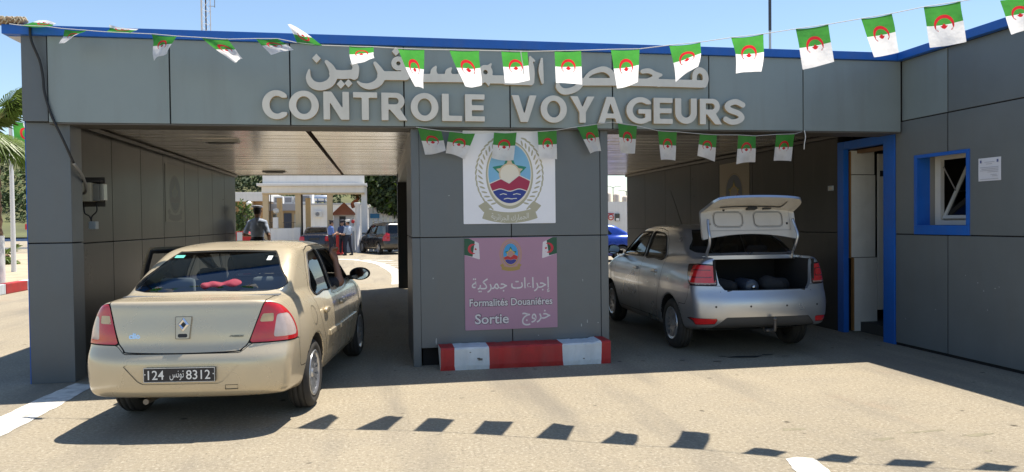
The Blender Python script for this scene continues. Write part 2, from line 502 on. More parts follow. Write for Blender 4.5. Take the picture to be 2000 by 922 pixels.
road_mark([(-3.26, 5.2), (-2.90, 5.2), (-2.86, 7.2), (-2.87, 8.05), (-3.10, 8.15), (-3.16, 7.6)], .015)
road_mark([(2.63, 4.48), (2.72, 4.50), (2.81, 4.46), (2.79, 4.34), (2.74, 4.1), (2.5, 4.1), (2.56, 4.26)], .012, k=24)
# curved lane edge and hatching beyond the checkpoint
c0 = spline([(-2.4, 34.2), (-1.25, 33.0), (-.35, 30.0), (.02, 27.0), (.28, 23.5), (.24, 19.5)], 8)
c1 = spline([(-2.2, 34.6), (-.95, 33.4), (0, 30.2), (.42, 27.0), (.75, 23.5), (.80, 19.5)], 8)
road_mark([tuple(p) for p in c0] + [tuple(p) for p in c1[::-1]], .01, k=2)
for i in range(5):
    y = 31.8-1.4*i; x = -.3+.22*i
    road_mark([(x, y), (x+3.2, y+.9), (x+3.2, y+.72), (x+.05, y-.18)], .01, k=2)
road_mark([(-1.0, 33.3), (2.6, 30.6), (2.6, 30.3), (-1.0, 33.0)], .01, k=2)
oil = mat('oil_stain', (.045, .04, .036), rough=.55, var=.4, scale=6)
for (x, y, a, b_) in ((4.15, 7.93, .20, .055), (4.45, 8.0, .07, .03), (3.7, 7.75, .05, .02), (3.9, 8.02, .04, .02), (4.6, 7.86, .05, .015), (3.35, 7.9, .03, .015)):
    road_mark([(x+a*math.cos(t)*(1+.25*math.sin(3*t+x*9)), y+b_*math.sin(t)*(1+.3*math.cos(2*t+y))) for t in np.linspace(0, 2*math.pi, 15)[:-1]], .008, .005, 12, oil)
pot = mat('shallow_pothole_dirt', (.21, .185, .12), rough=.95, var=.3, scale=15)
for (x, y, a, b_) in ((4.00, 4.86, .17, .022), (4.28, 4.70, .12, .03), (3.05, 5.12, .09, .04), (4.55, 4.42, .03, .02), (4.05, 4.36, .03, .012), (3.55, 4.75, .08, .03)):
    road_mark([(x+a*math.cos(t)*(1+.3*math.sin(3*t+x*9)), y+b_*math.sin(t)*(1+.35*math.cos(2*t+y*5))) for t in np.linspace(0, 2*math.pi, 17)[:-1]], .006, .0012, 14, pot)
# sandy verge left of the road, behind a painted kerb
vg = tag(raw('sandy_verge', [(-60, 10.7, .18), (-9.1, 10.7, .18), (-9.1, 44, .18), (-60, 44, .18)], [(0, 1, 2, 3)], mat('sand', (.42, .34, .23), rough=.95, var=.2, scale=1.5, bump=.4)), kind='structure')
# hills
HM = mat('dry_hillside', (.085, .09, .032), rough=.95, var=.5, scale=.06)
def hill_h(x, y):
    r = 17*math.exp(-((x+75)/62)**2)*math.exp(-((y-185)/48)**2) + 13*math.exp(-((x+30)/40)**2)*math.exp(-((y-215)/45)**2) + 5*math.exp(-((x+10)/45)**2)*math.exp(-((y-190)/30)**2)
    return r + .5*math.sin(x*.11)*math.cos(y*.09)*min(1, r/4) - .15
V = []; F = []; nx, ny = 90, 50
for j in range(ny+1):
    for i in range(nx+1):
        x = -260+i*4.0; y = 100+j*4.0; V.append((x, y, hill_h(x, y)))
for j in range(ny):
    for i in range(nx): a = j*(nx+1)+i; F.append((a, a+1, a+nx+2, a+nx+1))
tag(raw('hills', V, F, HM, smooth=True), kind='structure')
def leaf_cloud(bm, c, r, n, size, mi=0, squash=1.0):
    for _ in range(n):
        u = rng.normal(size=3); u /= np.linalg.norm(u); q = r*rng.uniform(.35, 1)**.6
        p = Vector((c[0]+u[0]*q, c[1]+u[1]*q, c[2]+u[2]*q*squash))
        nrm = Vector(rng.normal(size=3)).normalized(); t = nrm.orthogonal().normalized(); b = nrm.cross(t)
        s = size*rng.uniform(.6, 1.3)
        f = bm.faces.new([bm.verts.new(p+t*s*a+b*s*.55*d) for a, d in ((-1, 0), (0, -1), (1, 0), (0, 1))]); f.material_index = mi
LEAF_D = mat('dark_foliage', (.035, .055, .018), rough=.8, var=.35, scale=1.5)
LEAF_M = mat('mid_foliage', (.065, .10, .025), rough=.75, var=.35, scale=1.5)
LEAF_L = cloth_mat('light_foliage', (.15, .24, .035), .45)
bm = bmesh.new()
for _ in range(700):
    x = rng.uniform(-130, 8); y = rng.uniform(120, 205); z = hill_h(x, y)
    if z < 2: continue
    r = rng.uniform(.9, 2.6); leaf_cloud(bm, (x, y, z+r*.5), r, 90, r*.17, int(rng.random() < .45), .8)
tag(obj('hillside_scrub', bm, [LEAF_D, LEAF_M]), kind='stuff')
# ------------------------------------------------------------------ cars
def paint(name, col, metal=0.35, rough=0.32):
    m = mat(name, col, rough=rough, metal=metal, coat=0.6)
    n, l = nodes(m); b = n['Principled BSDF']
    if 'fl' not in m:
        m['fl'] = 1
        tc = n.new('ShaderNodeTexCoord'); t = n.new('ShaderNodeTexNoise'); t.inputs['Scale'].default_value = 2.3; t.inputs['Detail'].default_value = 7
        l.new(tc.outputs['Object'], t.inputs['Vector'])
        r = n.new('ShaderNodeMapRange'); r.inputs[1].default_value = .35; r.inputs[2].default_value = .75; r.inputs[3].default_value = rough*.85; r.inputs[4].default_value = rough*1.5
        l.new(t.outputs['Fac'], r.inputs[0]); l.new(r.outputs[0], b.inputs['Roughness'])
        # road dust low down on the bodywork
        sp = n.new('ShaderNodeSeparateXYZ'); l.new(tc.outputs['Object'], sp.inputs[0])
        z = n.new('ShaderNodeMapRange'); z.inputs[1].default_value = .75; z.inputs[2].default_value = .2; z.inputs[3].default_value = 0.04; z.inputs[4].default_value = .55
        l.new(sp.outputs['Z'], z.inputs[0])
        mu = n.new('ShaderNodeMath'); mu.operation = 'MULTIPLY'; l.new(z.outputs[0], mu.inputs[0]); l.new(t.outputs['Fac'], mu.inputs[1])
        mx = n.new('ShaderNodeMix'); mx.data_type = 'RGBA'; mx.inputs[6].default_value = tuple(col)+(1,); mx.inputs[7].default_value = (.30, .25, .18, 1)
        l.new(mu.outputs[0], mx.inputs[0]); l.new(mx.outputs[2], b.inputs['Base Color'])
    return m
BLACK = lambda: mat('black_plastic', (.018, .018, .02), rough=.5, var=.2, scale=9)
SEAM = lambda: mat('panel_gap', (.008, .008, .008), rough=.9)
TRIM = lambda: mat('cabin_trim', (.075, .078, .082), rough=.85, var=.15, scale=20)
SEAT = lambda: mat('seat_fabric', (.11, .12, .135), rough=.95, var=.2, scale=40)
RUBBER = lambda: mat('tyre_rubber', (.028, .026, .024), rough=.85, var=.25, scale=14, dirt=.25)
CHROME = lambda: mat('chrome', (.75, .76, .78), rough=.12, metal=1.0)
ALLOY = lambda: mat('alloy_wheel', (.52, .53, .55), rough=.3, metal=.8, var=.12, scale=6)
CARGLASS = lambda: glass_mat('car_glass', (.50, .56, .55), 1.0)
DARKGLASS = lambda: glass_mat('tinted_car_glass', (.22, .25, .26), 1.0)
def lens(name, col): return mat(name, col, rough=.12, var=.08, scale=30, coat=.8)

def mirror_poly(half):
    """[(halfwidth, z)] bottom to top -> closed polygon"""
    return [(x, z) for x, z in half] + [(-x, z) for x, z in half[::-1]]
class CarShape:
    def __init__(s, d):
        s.d = d
        s.side = Grid2(d['side'], rnd=d.get('rnd', 6)); s.front = Grid2(mirror_poly(spline(d['front'], 5)), rnd=4)
        s.gs = Grid2(d['gside'], rnd=d.get('grnd', 10)); s.gf = Grid2(mirror_poly(spline(d['gfront'], 5)), rnd=4)
    def __call__(s, x, y, z):
        d = s.d; ax = np.abs(x); L0, L1 = d['ends']; mid = .5*(L0+L1)
        t = ax/d['hw']
        wr = sstep(mid-.2, L0+.5, y); wf = sstep(mid+.2, L1-.5, y)
        dr = d['bow_r'][0]*t**2 + d['bow_r'][1]*t**6; df = d['bow_f'][0]*t**2 + d['bow_f'][1]*t**5
        yy = y - wr*dr + wf*df
        tap = d['taper_r']*sstep(L0+1.0, L0, y)**1.5 + d['taper_f']*sstep(L1-1.1, L1, y)**1.5
        low = smax(s.side(yy, z), s.front(ax+tap, z), d.get('k', .07))
        yg = y - wr*d['gbow_r']*t**2 + sstep(mid, mid+.5, y)*d['gbow_f']*t**2
        gt = d.get('gtaper', .06)*(sstep(.6, -.5, y)+.6*sstep(1.3, 2.6, y))
        gr = smax(s.gs(yg, z), s.gf(ax+gt, z), d.get('gk', .10))
        f = smin(low, gr, d.get('uk', .05))
        for ya in (0, d['wb']):
            f = smax(f, -np.maximum(np.hypot(y-ya, z-d['rw']) - d['Ra'], .5-ax), .012)
        if 'extra' in d: f = d['extra'](f, x, y, z)
        return f
    def shell(s, h):
        d = s.d
        V, N, F = surface_nets(s, (-d['hw']-.08, d['ends'][0]-.08, .08), (d['hw']+.08, d['ends'][1]+.08, d['top']+.08), h)
        return Shell(V, N, F)

class Cutter:
    """cuts named panels out of the body shell"""
    def __init__(s, sh): s.sh = sh; s.rest = list(sh.F); s.seam = []; s.parts = {}
    def xyz(s):
        A = s.sh.arr(); return A[:, 0], A[:, 1], A[:, 2]
    def cut(s, name, fn, gap=.0035, src=None):
        src_f = s.rest if src is None else s.parts[src]
        val = fn(*s.xyz())
        inn, out = s.sh.split(src_f, val, -gap if gap else 0)
        if gap:
            val = fn(*s.xyz())
            sm, out = s.sh.split(out, val, gap); s.seam += sm
        if src is None: s.rest = out
        else: s.parts[src] = out
        s.parts[name] = s.parts.get(name, []) + inn

def rbox(u, v, u0, u1, v0, v1, r):
    du = np.abs(u-(u0+u1)/2)-(u1-u0)/2+r; dv = np.abs(v-(v0+v1)/2)-(v1-v0)/2+r
    return np.hypot(np.maximum(du, 0), np.maximum(dv, 0)) + np.minimum(np.maximum(du, dv), 0) - r

WHEELS = {}
def make_wheel(parent, r, w, rr, loc, flip, style, mrim=None):
    """wheel > tyre, rim (spokes cut as real openings), brake disc behind"""
    t = thing('wheel', None, None); t.parent = parent; t.location = loc
    if flip: t.rotation_euler = (0, 0, math.pi)
    key = (r, w, rr, style, mrim.name if mrim else '')
    if key in WHEELS:
        for me, nm in WHEELS[key]: link_mesh(nm, me, t)
        return t
    bm = bmesh.new(); hw = w/2
    prof = [(rr-.012, -hw+.03), (rr, -hw+.012), (rr+.03, -hw+.002), (r-.045, -hw-.004), (r-.016, -hw+.014), (r-.004, -hw+.034)]
    grv = [(r, -.052), (r-.007, -.05), (r-.007, -.04), (r, -.038), (r, -.006), (r-.007, -.004), (r-.007, .004), (r, .006), (r, .038), (r-.007, .04), (r-.007, .05), (r, .052)]
    lathe(bm, prof + grv + [(a, -b) for a, b in prof[::-1]], n=56, axis='X')
    bmesh.ops.translate(bm, verts=bm.verts, vec=(0, 0, 0))
    o1 = obj('tyre', bm, RUBBER(), t)
    # rim: a dished disc cut by spoke openings
    rim_m = mrim or ALLOY()
    n = style[1]; kind = style[0]
    def holes(u, v):
        q = np.hypot(u, v); a = np.arctan2(v, u)
        seg = 2*np.pi/n; da = np.abs((a+seg/2) % seg - seg/2)*q            # arc distance to the nearest spoke axis
        sp = (.012+.010*(q/rr)) if kind == 'multi' else (.034+.016*(q/rr))
        hole = np.maximum(np.maximum(sp-da, rr*.30-q), q-rr*.86)
        if kind == 'double': hole = np.minimum(hole, np.maximum(np.maximum(da-.012, rr*.45-q), q-rr*.80))
        return hole
    nr = 14; na = 20*n if n < 8 else 12*n
    rad = np.linspace(.001, rr-.004, nr+1); V = []; F = []
    for i in range(nr+1):
        for k in range(na):
            a = 2*math.pi*k/na; q = rad[i]
            d = hw-.012 - .020*(1-(q/rr))**1 + (.014 if q < .16*rr else 0) + (.012*sstep(.84*rr, .95*rr, q))
            V.append((float(d), q*math.cos(a), q*math.sin(a)))
    for i in range(nr):
        for k in range(na): F.append((i*na+k, i*na+(k+1) % na, (i+1)*na+(k+1) % na, (i+1)*na+k))
    s = Shell(V, [(1, 0, 0)]*len(V), F)
    A = s.arr(); hl, keep = s.split(s.F, holes(A[:, 1], A[:, 2]))
    vv = []; ff = []; mp = {}
    for f in keep:
        q = []
        for i in f:
            if i not in mp: mp[i] = len(vv); vv.append(s.V[i])
            q.append(mp[i])
        ff.append(q)
    ec = set((f[i], f[(i+1) % len(f)]) for f in ff for i in range(len(f))); bk = {}
    for a, b in list(ec):
        if (b, a) not in ec:
            for i in (a, b):
                if i not in bk: bk[i] = len(vv); vv.append((vv[i][0]-.03, vv[i][1], vv[i][2]))
            ff.append([b, a, bk[a], bk[b]])
    o2 = raw('rim', vv, ff, rim_m, t)
    bm = bmesh.new(); lathe(bm, [(0, hw-.06), (rr-.03, hw-.06), (rr-.005, hw-.02), (rr-.005, -hw+.03), (0, -hw+.03)], n=40, axis='X')
    o3 = obj('brake_disc', bm, mat('dark_steel', (.05, .045, .04), rough=.6, metal=.4), t)
    bm = bmesh.new(); lathe(bm, [(rr-.008, hw-.03), (rr+.002, hw-.004), (rr-.012, hw-.006), (rr-.02, hw-.03)], n=56, axis='X')
    o4 = obj('rim_flange', bm, rim_m, t)
    WHEELS[key] = [(o.data, o.name.split('.')[0]) for o in (o1, o2, o3, o4)]
    return t

def sdf_obj(name, fn, lo, hi, h, m, parent=None, M=None, cuts=()):
    """single smooth mesh from a distance function; cuts = [(field, material)] recolour regions"""
    V, N, F = surface_nets(fn, lo, hi, h)
    s = Shell(V, N, F); sets = [(s.F, 0)]; mats = [m]
    for fn2, m2 in cuts:
        mats.append(m2); new = []; got = []
        for fs, k in sets:
            A = s.arr(); a, b = s.split(fs, fn2(A[:, 0], A[:, 1], A[:, 2])); got += a; new.append((b, k))
        sets = new + [(got, len(mats)-1)]
    sets.sort(key=lambda q: q[1])
    return s.build(name, [(fs, 0) for fs, k in sets], mats, parent, M)

def seat(parent, x, y, z0, back_h, w=.46, m=None, rec=.22):
    bm = bmesh.new(); m = m or SEAT()
    box(bm, x-w/2, x+w/2, y-.22, y+.28, z0, z0+.16, bev=.05)
    Mb = Matrix.Translation((x, y-.24, z0+.1)) @ Matrix.Rotation(rec, 4, 'X')
    box(bm, -w/2+.01, w/2-.01, -.07, .06, 0, back_h, bev=.05, M=Mb)
    o = obj('seat', bm, m, parent, True)
    bm = bmesh.new(); box(bm, -.125, .125, -.05, .04, back_h+.03, back_h+.20, bev=.035, M=Mb)
    tube(bm, [Mb @ Vector((-.05, 0, back_h-.02)), Mb @ Vector((-.05, 0, back_h+.06))], .006, 6)
    tube(bm, [Mb @ Vector((.05, 0, back_h-.02)), Mb @ Vector((.05, 0, back_h+.06))], .006, 6)
    obj('headrest', bm, m, parent, True)
    return o
def door_mirror(parent, side, y, z, x, m, w=.21, h=.135):
    """side +1 right"""
    def f(a, b, c):
        e = np.sqrt(((a-side*(x+.13))/(w*.5))**2 + ((b-y)/.075)**2 + ((c-z)/(h*.5))**2)
        return smax((e-1)*.06, (y-.035)-b, .015)
    lo = (side*(x+.13)-.16, y-.12, z-.12); hi = (side*(x+.13)+.16, y+.12, z+.12)
    o = sdf_obj('door_mirror', f, lo, hi, .016, m, parent)
    tb = TB([(side*(x-.03), y+.05, z-.05), (side*(x+.06), y+.02, z-.035)], .03, 8); obj('mirror_arm', tb, BLACK(), o)
    bm = bmesh.new()
    A = [bm.verts.new((side*(x+.13)+.42*w*math.cos(t), y-.038, z+.42*h*math.sin(t))) for t in np.linspace(0, 2*math.pi, 24, endpoint=False)]
    bm.faces.new(A); obj('mirror_glass', bm, mat('mirror_silver', (.55, .58, .6), rough=.03, metal=1), o)
    return o
def text_mesh(name, s, size, m, parent, M, extrude=.002, offset=0.0, align='CENTER', fitw=None, space=1.0, chars=False, shear=0.0):
    """writing as a mesh. chars=True keeps each joined Arabic letter on its own hair-thin level"""
    def one(body):
        c = bpy.data.curves.new('lettering', 'FONT'); c.body = body; c.size = size; c.extrude = extrude; c.offset = offset
        c.align_x = align; c.align_y = 'CENTER' if False else 'BOTTOM_BASELINE'; c.space_character = space; c.shear = shear; c.resolution_u = 4
        t = bpy.data.objects.new('lettering', c); COL.objects.link(t)
        dg = bpy.context.evaluated_depsgraph_get(); me = bpy.data.meshes.new_from_object(t.evaluated_get(dg))
        bpy.data.objects.remove(t); bpy.data.curves.remove(c)
        return me
    me = one(s)
    co = np.array([v.co[:] for v in me.vertices]); fs = [tuple(p.vertices) for p in me.polygons]
    if chars:
        # each connected glyph gets its own level, so overlapping joints never share a plane
        par = list(range(len(co)))
        def fd(a):
            while par[a] != a: par[a] = par[par[a]]; a = par[a]
            return a
        for f in fs:
            for a in f[1:]: par[fd(a)] = fd(f[0])
        roots = {}
        for i in range(len(co)):
            k = roots.setdefault(fd(i), len(roots)); co[i, 2] += .00025*(k % 4)
    w = co[:, 0].max()-co[:, 0].min()
    if fitw: k = fitw/w; co[:, 0] = (co[:, 0]-(co[:, 0].max()+co[:, 0].min())/2)*k
    bpy.data.meshes.remove(me)
    V = [tuple(M @ Vector(v)) for v in co]
    return raw(name, V, fs, m, parent)
def face_south(x, y, z):   # text plane facing -y (towards the viewer), letters upright
    return Matrix.Translation((x, y, z)) @ Matrix.Rotation(R(90), 4, 'X')
AR = {}
def ar(word): return word[::-1]     # presentation forms in reading order -> drawing order
# ------------------------------------------------------------------ the checkpoint building
BLD = thing('checkpoint_building', 'grey panelled customs checkpoint with two drive through passages under a blue roof edge', 'building', (0, 0, 0))
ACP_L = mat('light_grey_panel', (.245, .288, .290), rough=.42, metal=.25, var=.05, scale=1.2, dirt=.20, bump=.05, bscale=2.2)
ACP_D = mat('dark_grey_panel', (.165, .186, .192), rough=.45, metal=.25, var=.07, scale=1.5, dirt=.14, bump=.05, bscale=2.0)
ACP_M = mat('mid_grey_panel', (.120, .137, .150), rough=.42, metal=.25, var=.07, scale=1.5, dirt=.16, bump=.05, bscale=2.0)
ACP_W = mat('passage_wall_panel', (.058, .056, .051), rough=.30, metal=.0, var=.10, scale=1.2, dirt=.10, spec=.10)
JOINT = mat('joint_black', (.010, .010, .011), rough=.9)
BLUE = mat('blue_trim', (.007, .11, .47), rough=.5, var=.14, scale=1.8, dirt=.14)
SOFF = mat('ceiling_slat', (.86, .81, .73), rough=.20, metal=.65, var=.04, scale=1.0, dirt=.08)
WHITE = mat('white_render', (.74, .72, .69), rough=.8, var=.05, scale=1.0, dirt=.12)
G = .007                                   # half width of a cladding joint
def panel_y(x0, x1, z0, z1, y, m, t=.03, g=G, name='cladding_panel'):
    return obj(name, BX(x0+g, x1-g, y, y+t, z0+g, z1-g, bev=.003), m, BLD)
def panel_x(y0, y1, z0, z1, x, m, t=.03, g=G, name='cladding_panel'):
    return obj(name, BX(x, x+t, y0+g, y1-g, z0+g, z1-g, bev=.003), m, BLD)
# fascia
obj('fascia_frame', BX(-3.52, 6.385, 8.182, 8.60, 2.665, 3.53), JOINT, BLD)
xs = [-3.29, -2.133, -.933, .264, 1.439, 2.633, 3.811, 5.02, 6.34]
for a, b in zip(xs[:-1], xs[1:]): panel_y(a, b, 2.65, 3.528, 8.15, ACP_L)
bm = bmesh.new(); box(bm, -3.29, 6.33, 8.152, 8.56, 2.640, 2.652); obj('fascia_drip_edge', bm, mat('drip_edge', (.10, .09, .075), rough=.5), BLD)
# left column
obj('column_core', BX(-3.522, -3.135, 8.245, 8.50, 0, 3.53), JOINT, BLD)
bm = bmesh.new(); box(bm, -3.535, -3.122, 8.23, 8.52, .0, 1.430, bev=.004); obj('cladding_panel', bm, ACP_M, BLD)
bm = bmesh.new(); box(bm, -3.535, -3.122, 8.23, 8.52, 1.442, 2.664, bev=.004); obj('cladding_panel', bm, ACP_M, BLD)
bm = bmesh.new(); box(bm, -3.535, -3.30, 8.172, 8.52, 2.668, 3.526, bev=.004); obj('cladding_panel', bm, ACP_M, BLD)
obj('corner_trim', BX(-3.545, -3.537, 8.235, 8.52, 0, 3.52), BLUE, BLD)
# roof, blue edge
obj('roof', BX(-3.60, 12.0, 8.25, 18.62, 3.535, 3.60), mat('roof_sheet', (.42, .42, .42), rough=.6, var=.1), BLD)
obj('wing_roof', BX(6.34, 12.0, 4.6, 8.24, 3.535, 3.60), mat('roof_sheet', (.42, .42, .42)), BLD)
obj('blue_roof_edge', BX(-3.68, 6.258, 8.11, 8.20, 3.524, 3.618, bev=.004), BLUE, BLD)
obj('blue_roof_edge', BX(6.26, 6.345, 4.6, 8.20, 3.524, 3.618, bev=.004), BLUE, BLD)
obj('blue_roof_edge', BX(-3.68, -3.602, 8.205, 18.7, 3.524, 3.618, bev=.004), BLUE, BLD)
obj('blue_roof_edge', BX(-3.60, 12.0, 18.63, 18.70, 3.524, 3.618, bev=.004), BLUE, BLD)
obj('eave_soffit', BX(-3.66, -3.55, 8.21, 18.6, 3.512, 3.522), WHITE, BLD)
# ceiling of narrow slats with a sagging gap
bm = bmesh.new(); y = 8.58; k = 0
while y < 18.5:
    w = .20; z = 2.80+.0025*math.sin(k*2.7)
    for x0, x1 in ((-3.46, -.945), (-.875, 6.36)):
        box(bm, x0, x1, y+.002, y+w-.002, z, z+.02)
    y += w; k += 1
obj('ceiling', bm, SOFF, BLD)
obj('ceiling_backing', BX(-3.5, 6.6, 8.56, 18.5, 2.835, 2.86), mat('ceiling_void', (.05, .035, .025), rough=.9), BLD)
bm = bmesh.new()
tube(bm, [(-.93, 8.6, 2.812), (-.925, 12, 2.811), (-.94, 18.4, 2.812)], .012, 6); tube(bm, [(-.89, 8.6, 2.815), (-.895, 13, 2.813), (-.89, 18.4, 2.812)], .009, 6)
obj('ceiling_rail', bm, mat('rusty_steel', (.09, .035, .018), rough=.85, var=.4, scale=9), BLD)
for (x0, x1, y) in ((-2.44, -1.97, 11.0), (-2.6, -2.1, 17.3)):
    lb = thing('ceiling_lamp', None, None); lb.parent = BLD
    obj('lamp_body', BX(x0, x1, y-.10, y+.10, 2.765, 2.80, bev=.008), mat('lamp_enamel', (.6, .58, .54), rough=.35), lb)
    obj('lamp_tube', BX(x0+.06, x1-.06, y-.05, y+.05, 2.752, 2.764, bev=.005), mat('lamp_diffuser', (.12, .12, .115), rough=.4), lb)
# passage cornice, walls
for x0, x1 in ((-3.43, -3.36), (6.29, 6.352)):
    obj('cornice', BX(x0, x1, 8.55, 18.5, 2.735, 2.785, bev=.012), mat('cornice_bronze', (.09, .08, .068), rough=.5, var=.15), BLD)
obj('passage_wall', BX(-3.60, -3.455, 8.53, 18.55, 0, 2.83), JOINT, BLD)
ys = [8.53, 10.33, 11.50, 12.62, 13.92, 14.92, 16.1, 17.3, 18.55]
for a, b in zip(ys[:-1], ys[1:]):
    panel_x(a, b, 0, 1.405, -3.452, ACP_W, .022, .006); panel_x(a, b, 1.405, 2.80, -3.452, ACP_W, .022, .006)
# rear posts and lintel
for x0, x1 in ((.40, .78), (2.2, 2.55)):
    obj('rear_post', BX(x0, x1, 18.3, 18.66, 0, 2.86, bev=.004), mat('rear_post_paint', (.02, .02, .021), rough=.5), BLD)
obj('rear_lintel', BX(-3.60, 6.6, 18.52, 18.66, 2.79, 3.53), ACP_D, BLD)
obj('ceiling_beam', BX(.42, 2.5, 9.7, 18.3, 2.60, 2.80, bev=.004), ACP_D, BLD)
# centre pier
obj('pier_core', BX(.345, 2.58, 8.25, 9.70, .22, 2.664), JOINT, BLD)
obj('pier_base', BX(.44, 2.57, 8.30, 9.6, 0, .22), JOINT, BLD)
bm = bmesh.new(); box(bm, .332, .420, 8.228, 9.72, 0, 1.430, bev=.004); obj('corner_panel', bm, ACP_M, BLD)
bm = bmesh.new(); box(bm, .332, .420, 8.228, 9.72, 1.442, 2.664, bev=.004); obj('corner_panel', bm, ACP_M, BLD)
for (x0, x1) in ((.418, 1.452), (1.452, 2.50)):
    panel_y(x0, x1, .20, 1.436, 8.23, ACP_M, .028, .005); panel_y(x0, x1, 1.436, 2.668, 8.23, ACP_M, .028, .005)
for z0, z1 in ((.0, 1.431), (1.441, 2.664)):
    bm = bmesh.new(); box(bm, 2.502, 2.592, 8.226, 9.72, z0, z1, bev=.004); obj('corner_panel', bm, ACP_M, BLD)
obj('pier_rear', BX(.345, 2.58, 9.702, 9.72, 0, 2.664), ACP_D, BLD)
# right passage wall = wing wall at X 6.36, with door and window openings
WX = 6.36; T = .24
def wall_x(y0, y1, z0, z1, m, joint=True): return obj('cladding_panel', BX(WX, WX+.03, y0+.005, y1-.005, z0+.005, z1-.005, bev=.003), m, BLD)
obj('wing_wall_core', BX(WX+.012, WX+T, 9.46, 18.55, 0, 2.83), JOINT, BLD)
for (y0, y1) in ((7.94, 8.28), (4.6, 7.09)):
    obj('wing_wall_core', BX(WX+.012, WX+T, y0, y1, 0, 3.53), JOINT, BLD)
obj('wing_wall_core', BX(WX+.012, WX+T, 7.09, 7.94, 0, 1.40), JOINT, BLD); obj('wing_wall_core', BX(WX+.012, WX+T, 7.09, 7.94, 2.34, 3.53), JOINT, BLD)
ys = [9.47, 10.6, 11.9, 13.2, 14.5, 15.9, 17.2, 18.55]
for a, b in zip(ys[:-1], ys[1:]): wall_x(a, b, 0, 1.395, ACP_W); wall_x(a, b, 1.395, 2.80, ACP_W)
wall_x(7.418, 8.165, 2.79, 3.528, ACP_L)
for (y0, y1) in ((6.2, 7.41), (4.6, 6.2)):
    wall_x(y0, y1, 2.79, 3.528, ACP_D)
    if y0 < 6.2: wall_x(y0, y1, 1.395, 2.785, ACP_D)
    wall_x(y0, y1, .03, 1.39, ACP_D)
wall_x(7.418, 8.28, .03, 1.39, ACP_D)
bm = bmesh.new(); box(bm, WX, WX+.03, 7.935, 8.275, 1.40, 2.78); box(bm, WX, WX+.03, 7.423, 7.935, 2.344, 2.78); obj('cladding_panel', bm, ACP_D, BLD)
bm = bmesh.new(); box(bm, WX, WX+.03, 6.205, 7.094, 1.40, 2.78); box(bm, WX, WX+.03, 7.094, 7.405, 2.344, 2.78); obj('cladding_panel', bm, ACP_D, BLD)
# the room behind: dark, unlit
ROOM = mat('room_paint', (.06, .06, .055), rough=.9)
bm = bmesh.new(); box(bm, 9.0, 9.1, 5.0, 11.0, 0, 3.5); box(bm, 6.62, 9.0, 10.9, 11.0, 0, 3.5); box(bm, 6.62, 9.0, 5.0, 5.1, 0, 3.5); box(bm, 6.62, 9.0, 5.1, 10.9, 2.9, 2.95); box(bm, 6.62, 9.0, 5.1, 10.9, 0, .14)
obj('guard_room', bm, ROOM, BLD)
# doorway with blue surround
df = obj('door_frame', BX(WX-.012, WX+.05, 8.285, 8.495, 0, 2.66, bev=.003), BLUE, BLD)
obj('door_jamb', BX(WX-.010, WX+.07, 9.325, 9.46, 0, 2.66, bev=.003), BLUE, df)
obj('door_head', BX(WX-.008, WX+.10, 8.497, 9.323, 2.55, 2.66, bev=.003), BLUE, df)
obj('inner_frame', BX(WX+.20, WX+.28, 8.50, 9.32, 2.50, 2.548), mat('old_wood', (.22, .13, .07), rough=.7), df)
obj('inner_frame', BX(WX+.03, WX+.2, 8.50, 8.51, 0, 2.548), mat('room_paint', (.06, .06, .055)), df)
DW = mat('door_white', (.66, .66, .62), rough=.6, var=.06, dirt=.15)
dl = obj('door_leaf', BX(6.52, 6.88, 9.335, 9.375, .01, 1.04, bev=.003), DW, BLD)
obj('upper_panel', BX(6.475, 6.85, 9.332, 9.378, 1.05, 2.20, bev=.003), DW, dl)
obj('top_panel', BX(6.47, 6.84, 9.335, 9.375, 2.21, 2.54, bev=.003), DW, dl)
obj('wooden_edge', BX(6.458, 6.473, 9.328, 9.382, 1.04, 2.53), mat('bare_wood', (.30, .15, .05), rough=.7), dl)
obj('wooden_edge', BX(6.502, 6.518, 9.328, 9.382, .02, 1.04), mat('bare_wood', (.30, .15, .05)), dl)
fr2 = obj('leaf_trim', BX(6.89, 7.0, 9.33, 9.35, .30, 2.50, bev=.003), DW, dl)
bm = bmesh.new(); box(bm, 6.92, 6.97, 9.31, 9.329, 2.18, 2.26); obj('door_closer', bm, BLACK() if 'BLACK' in globals() else JOINT, dl)
obj('door_step', BX(6.95, 7.5, 8.7, 9.30, .14, .20, bev=.01), mat('step_concrete', (.28, .26, .23), rough=.9, var=.2), BLD)
# window with deep blue reveal
wf = obj('window_frame', BX(WX-.014, WX+.02, 7.09, 7.94, 1.395, 1.505, bev=.003), BLUE, BLD)
obj('frame_side', BX(WX-.013, WX+.02, 7.895, 7.94, 1.507, 2.345, bev=.003), BLUE, wf); obj('frame_side', BX(WX-.013, WX+.02, 7.09, 7.135, 1.507, 2.345, bev=.003), BLUE, wf)
obj('frame_head', BX(WX-.012, WX+.02, 7.137, 7.893, 2.305, 2.345, bev=.003), BLUE, wf)
obj('reveal', BX(WX+.022, WX+.17, 7.895, 7.92, 1.5, 2.35), BLUE, wf); obj('reveal', BX(WX+.022, WX+.23, 7.11, 7.135, 1.5, 2.35), BLUE, wf)
obj('reveal', BX(WX+.022, WX+.23, 7.137, 7.893, 1.48, 1.50), BLUE, wf); obj('reveal', BX(WX+.022, WX+.23, 7.137, 7.893, 2.34, 2.36), ACP_D, wf)
obj('reveal', BX(WX+.172, WX+.24, 7.895, 7.92, 1.5, 2.35), mat('reveal_grey', (.22, .215, .20), rough=.7), wf)
SASH = mat('window_white', (.55, .53, .47), rough=.45, var=.05)
bm = bmesh.new(); X0 = WX+.235
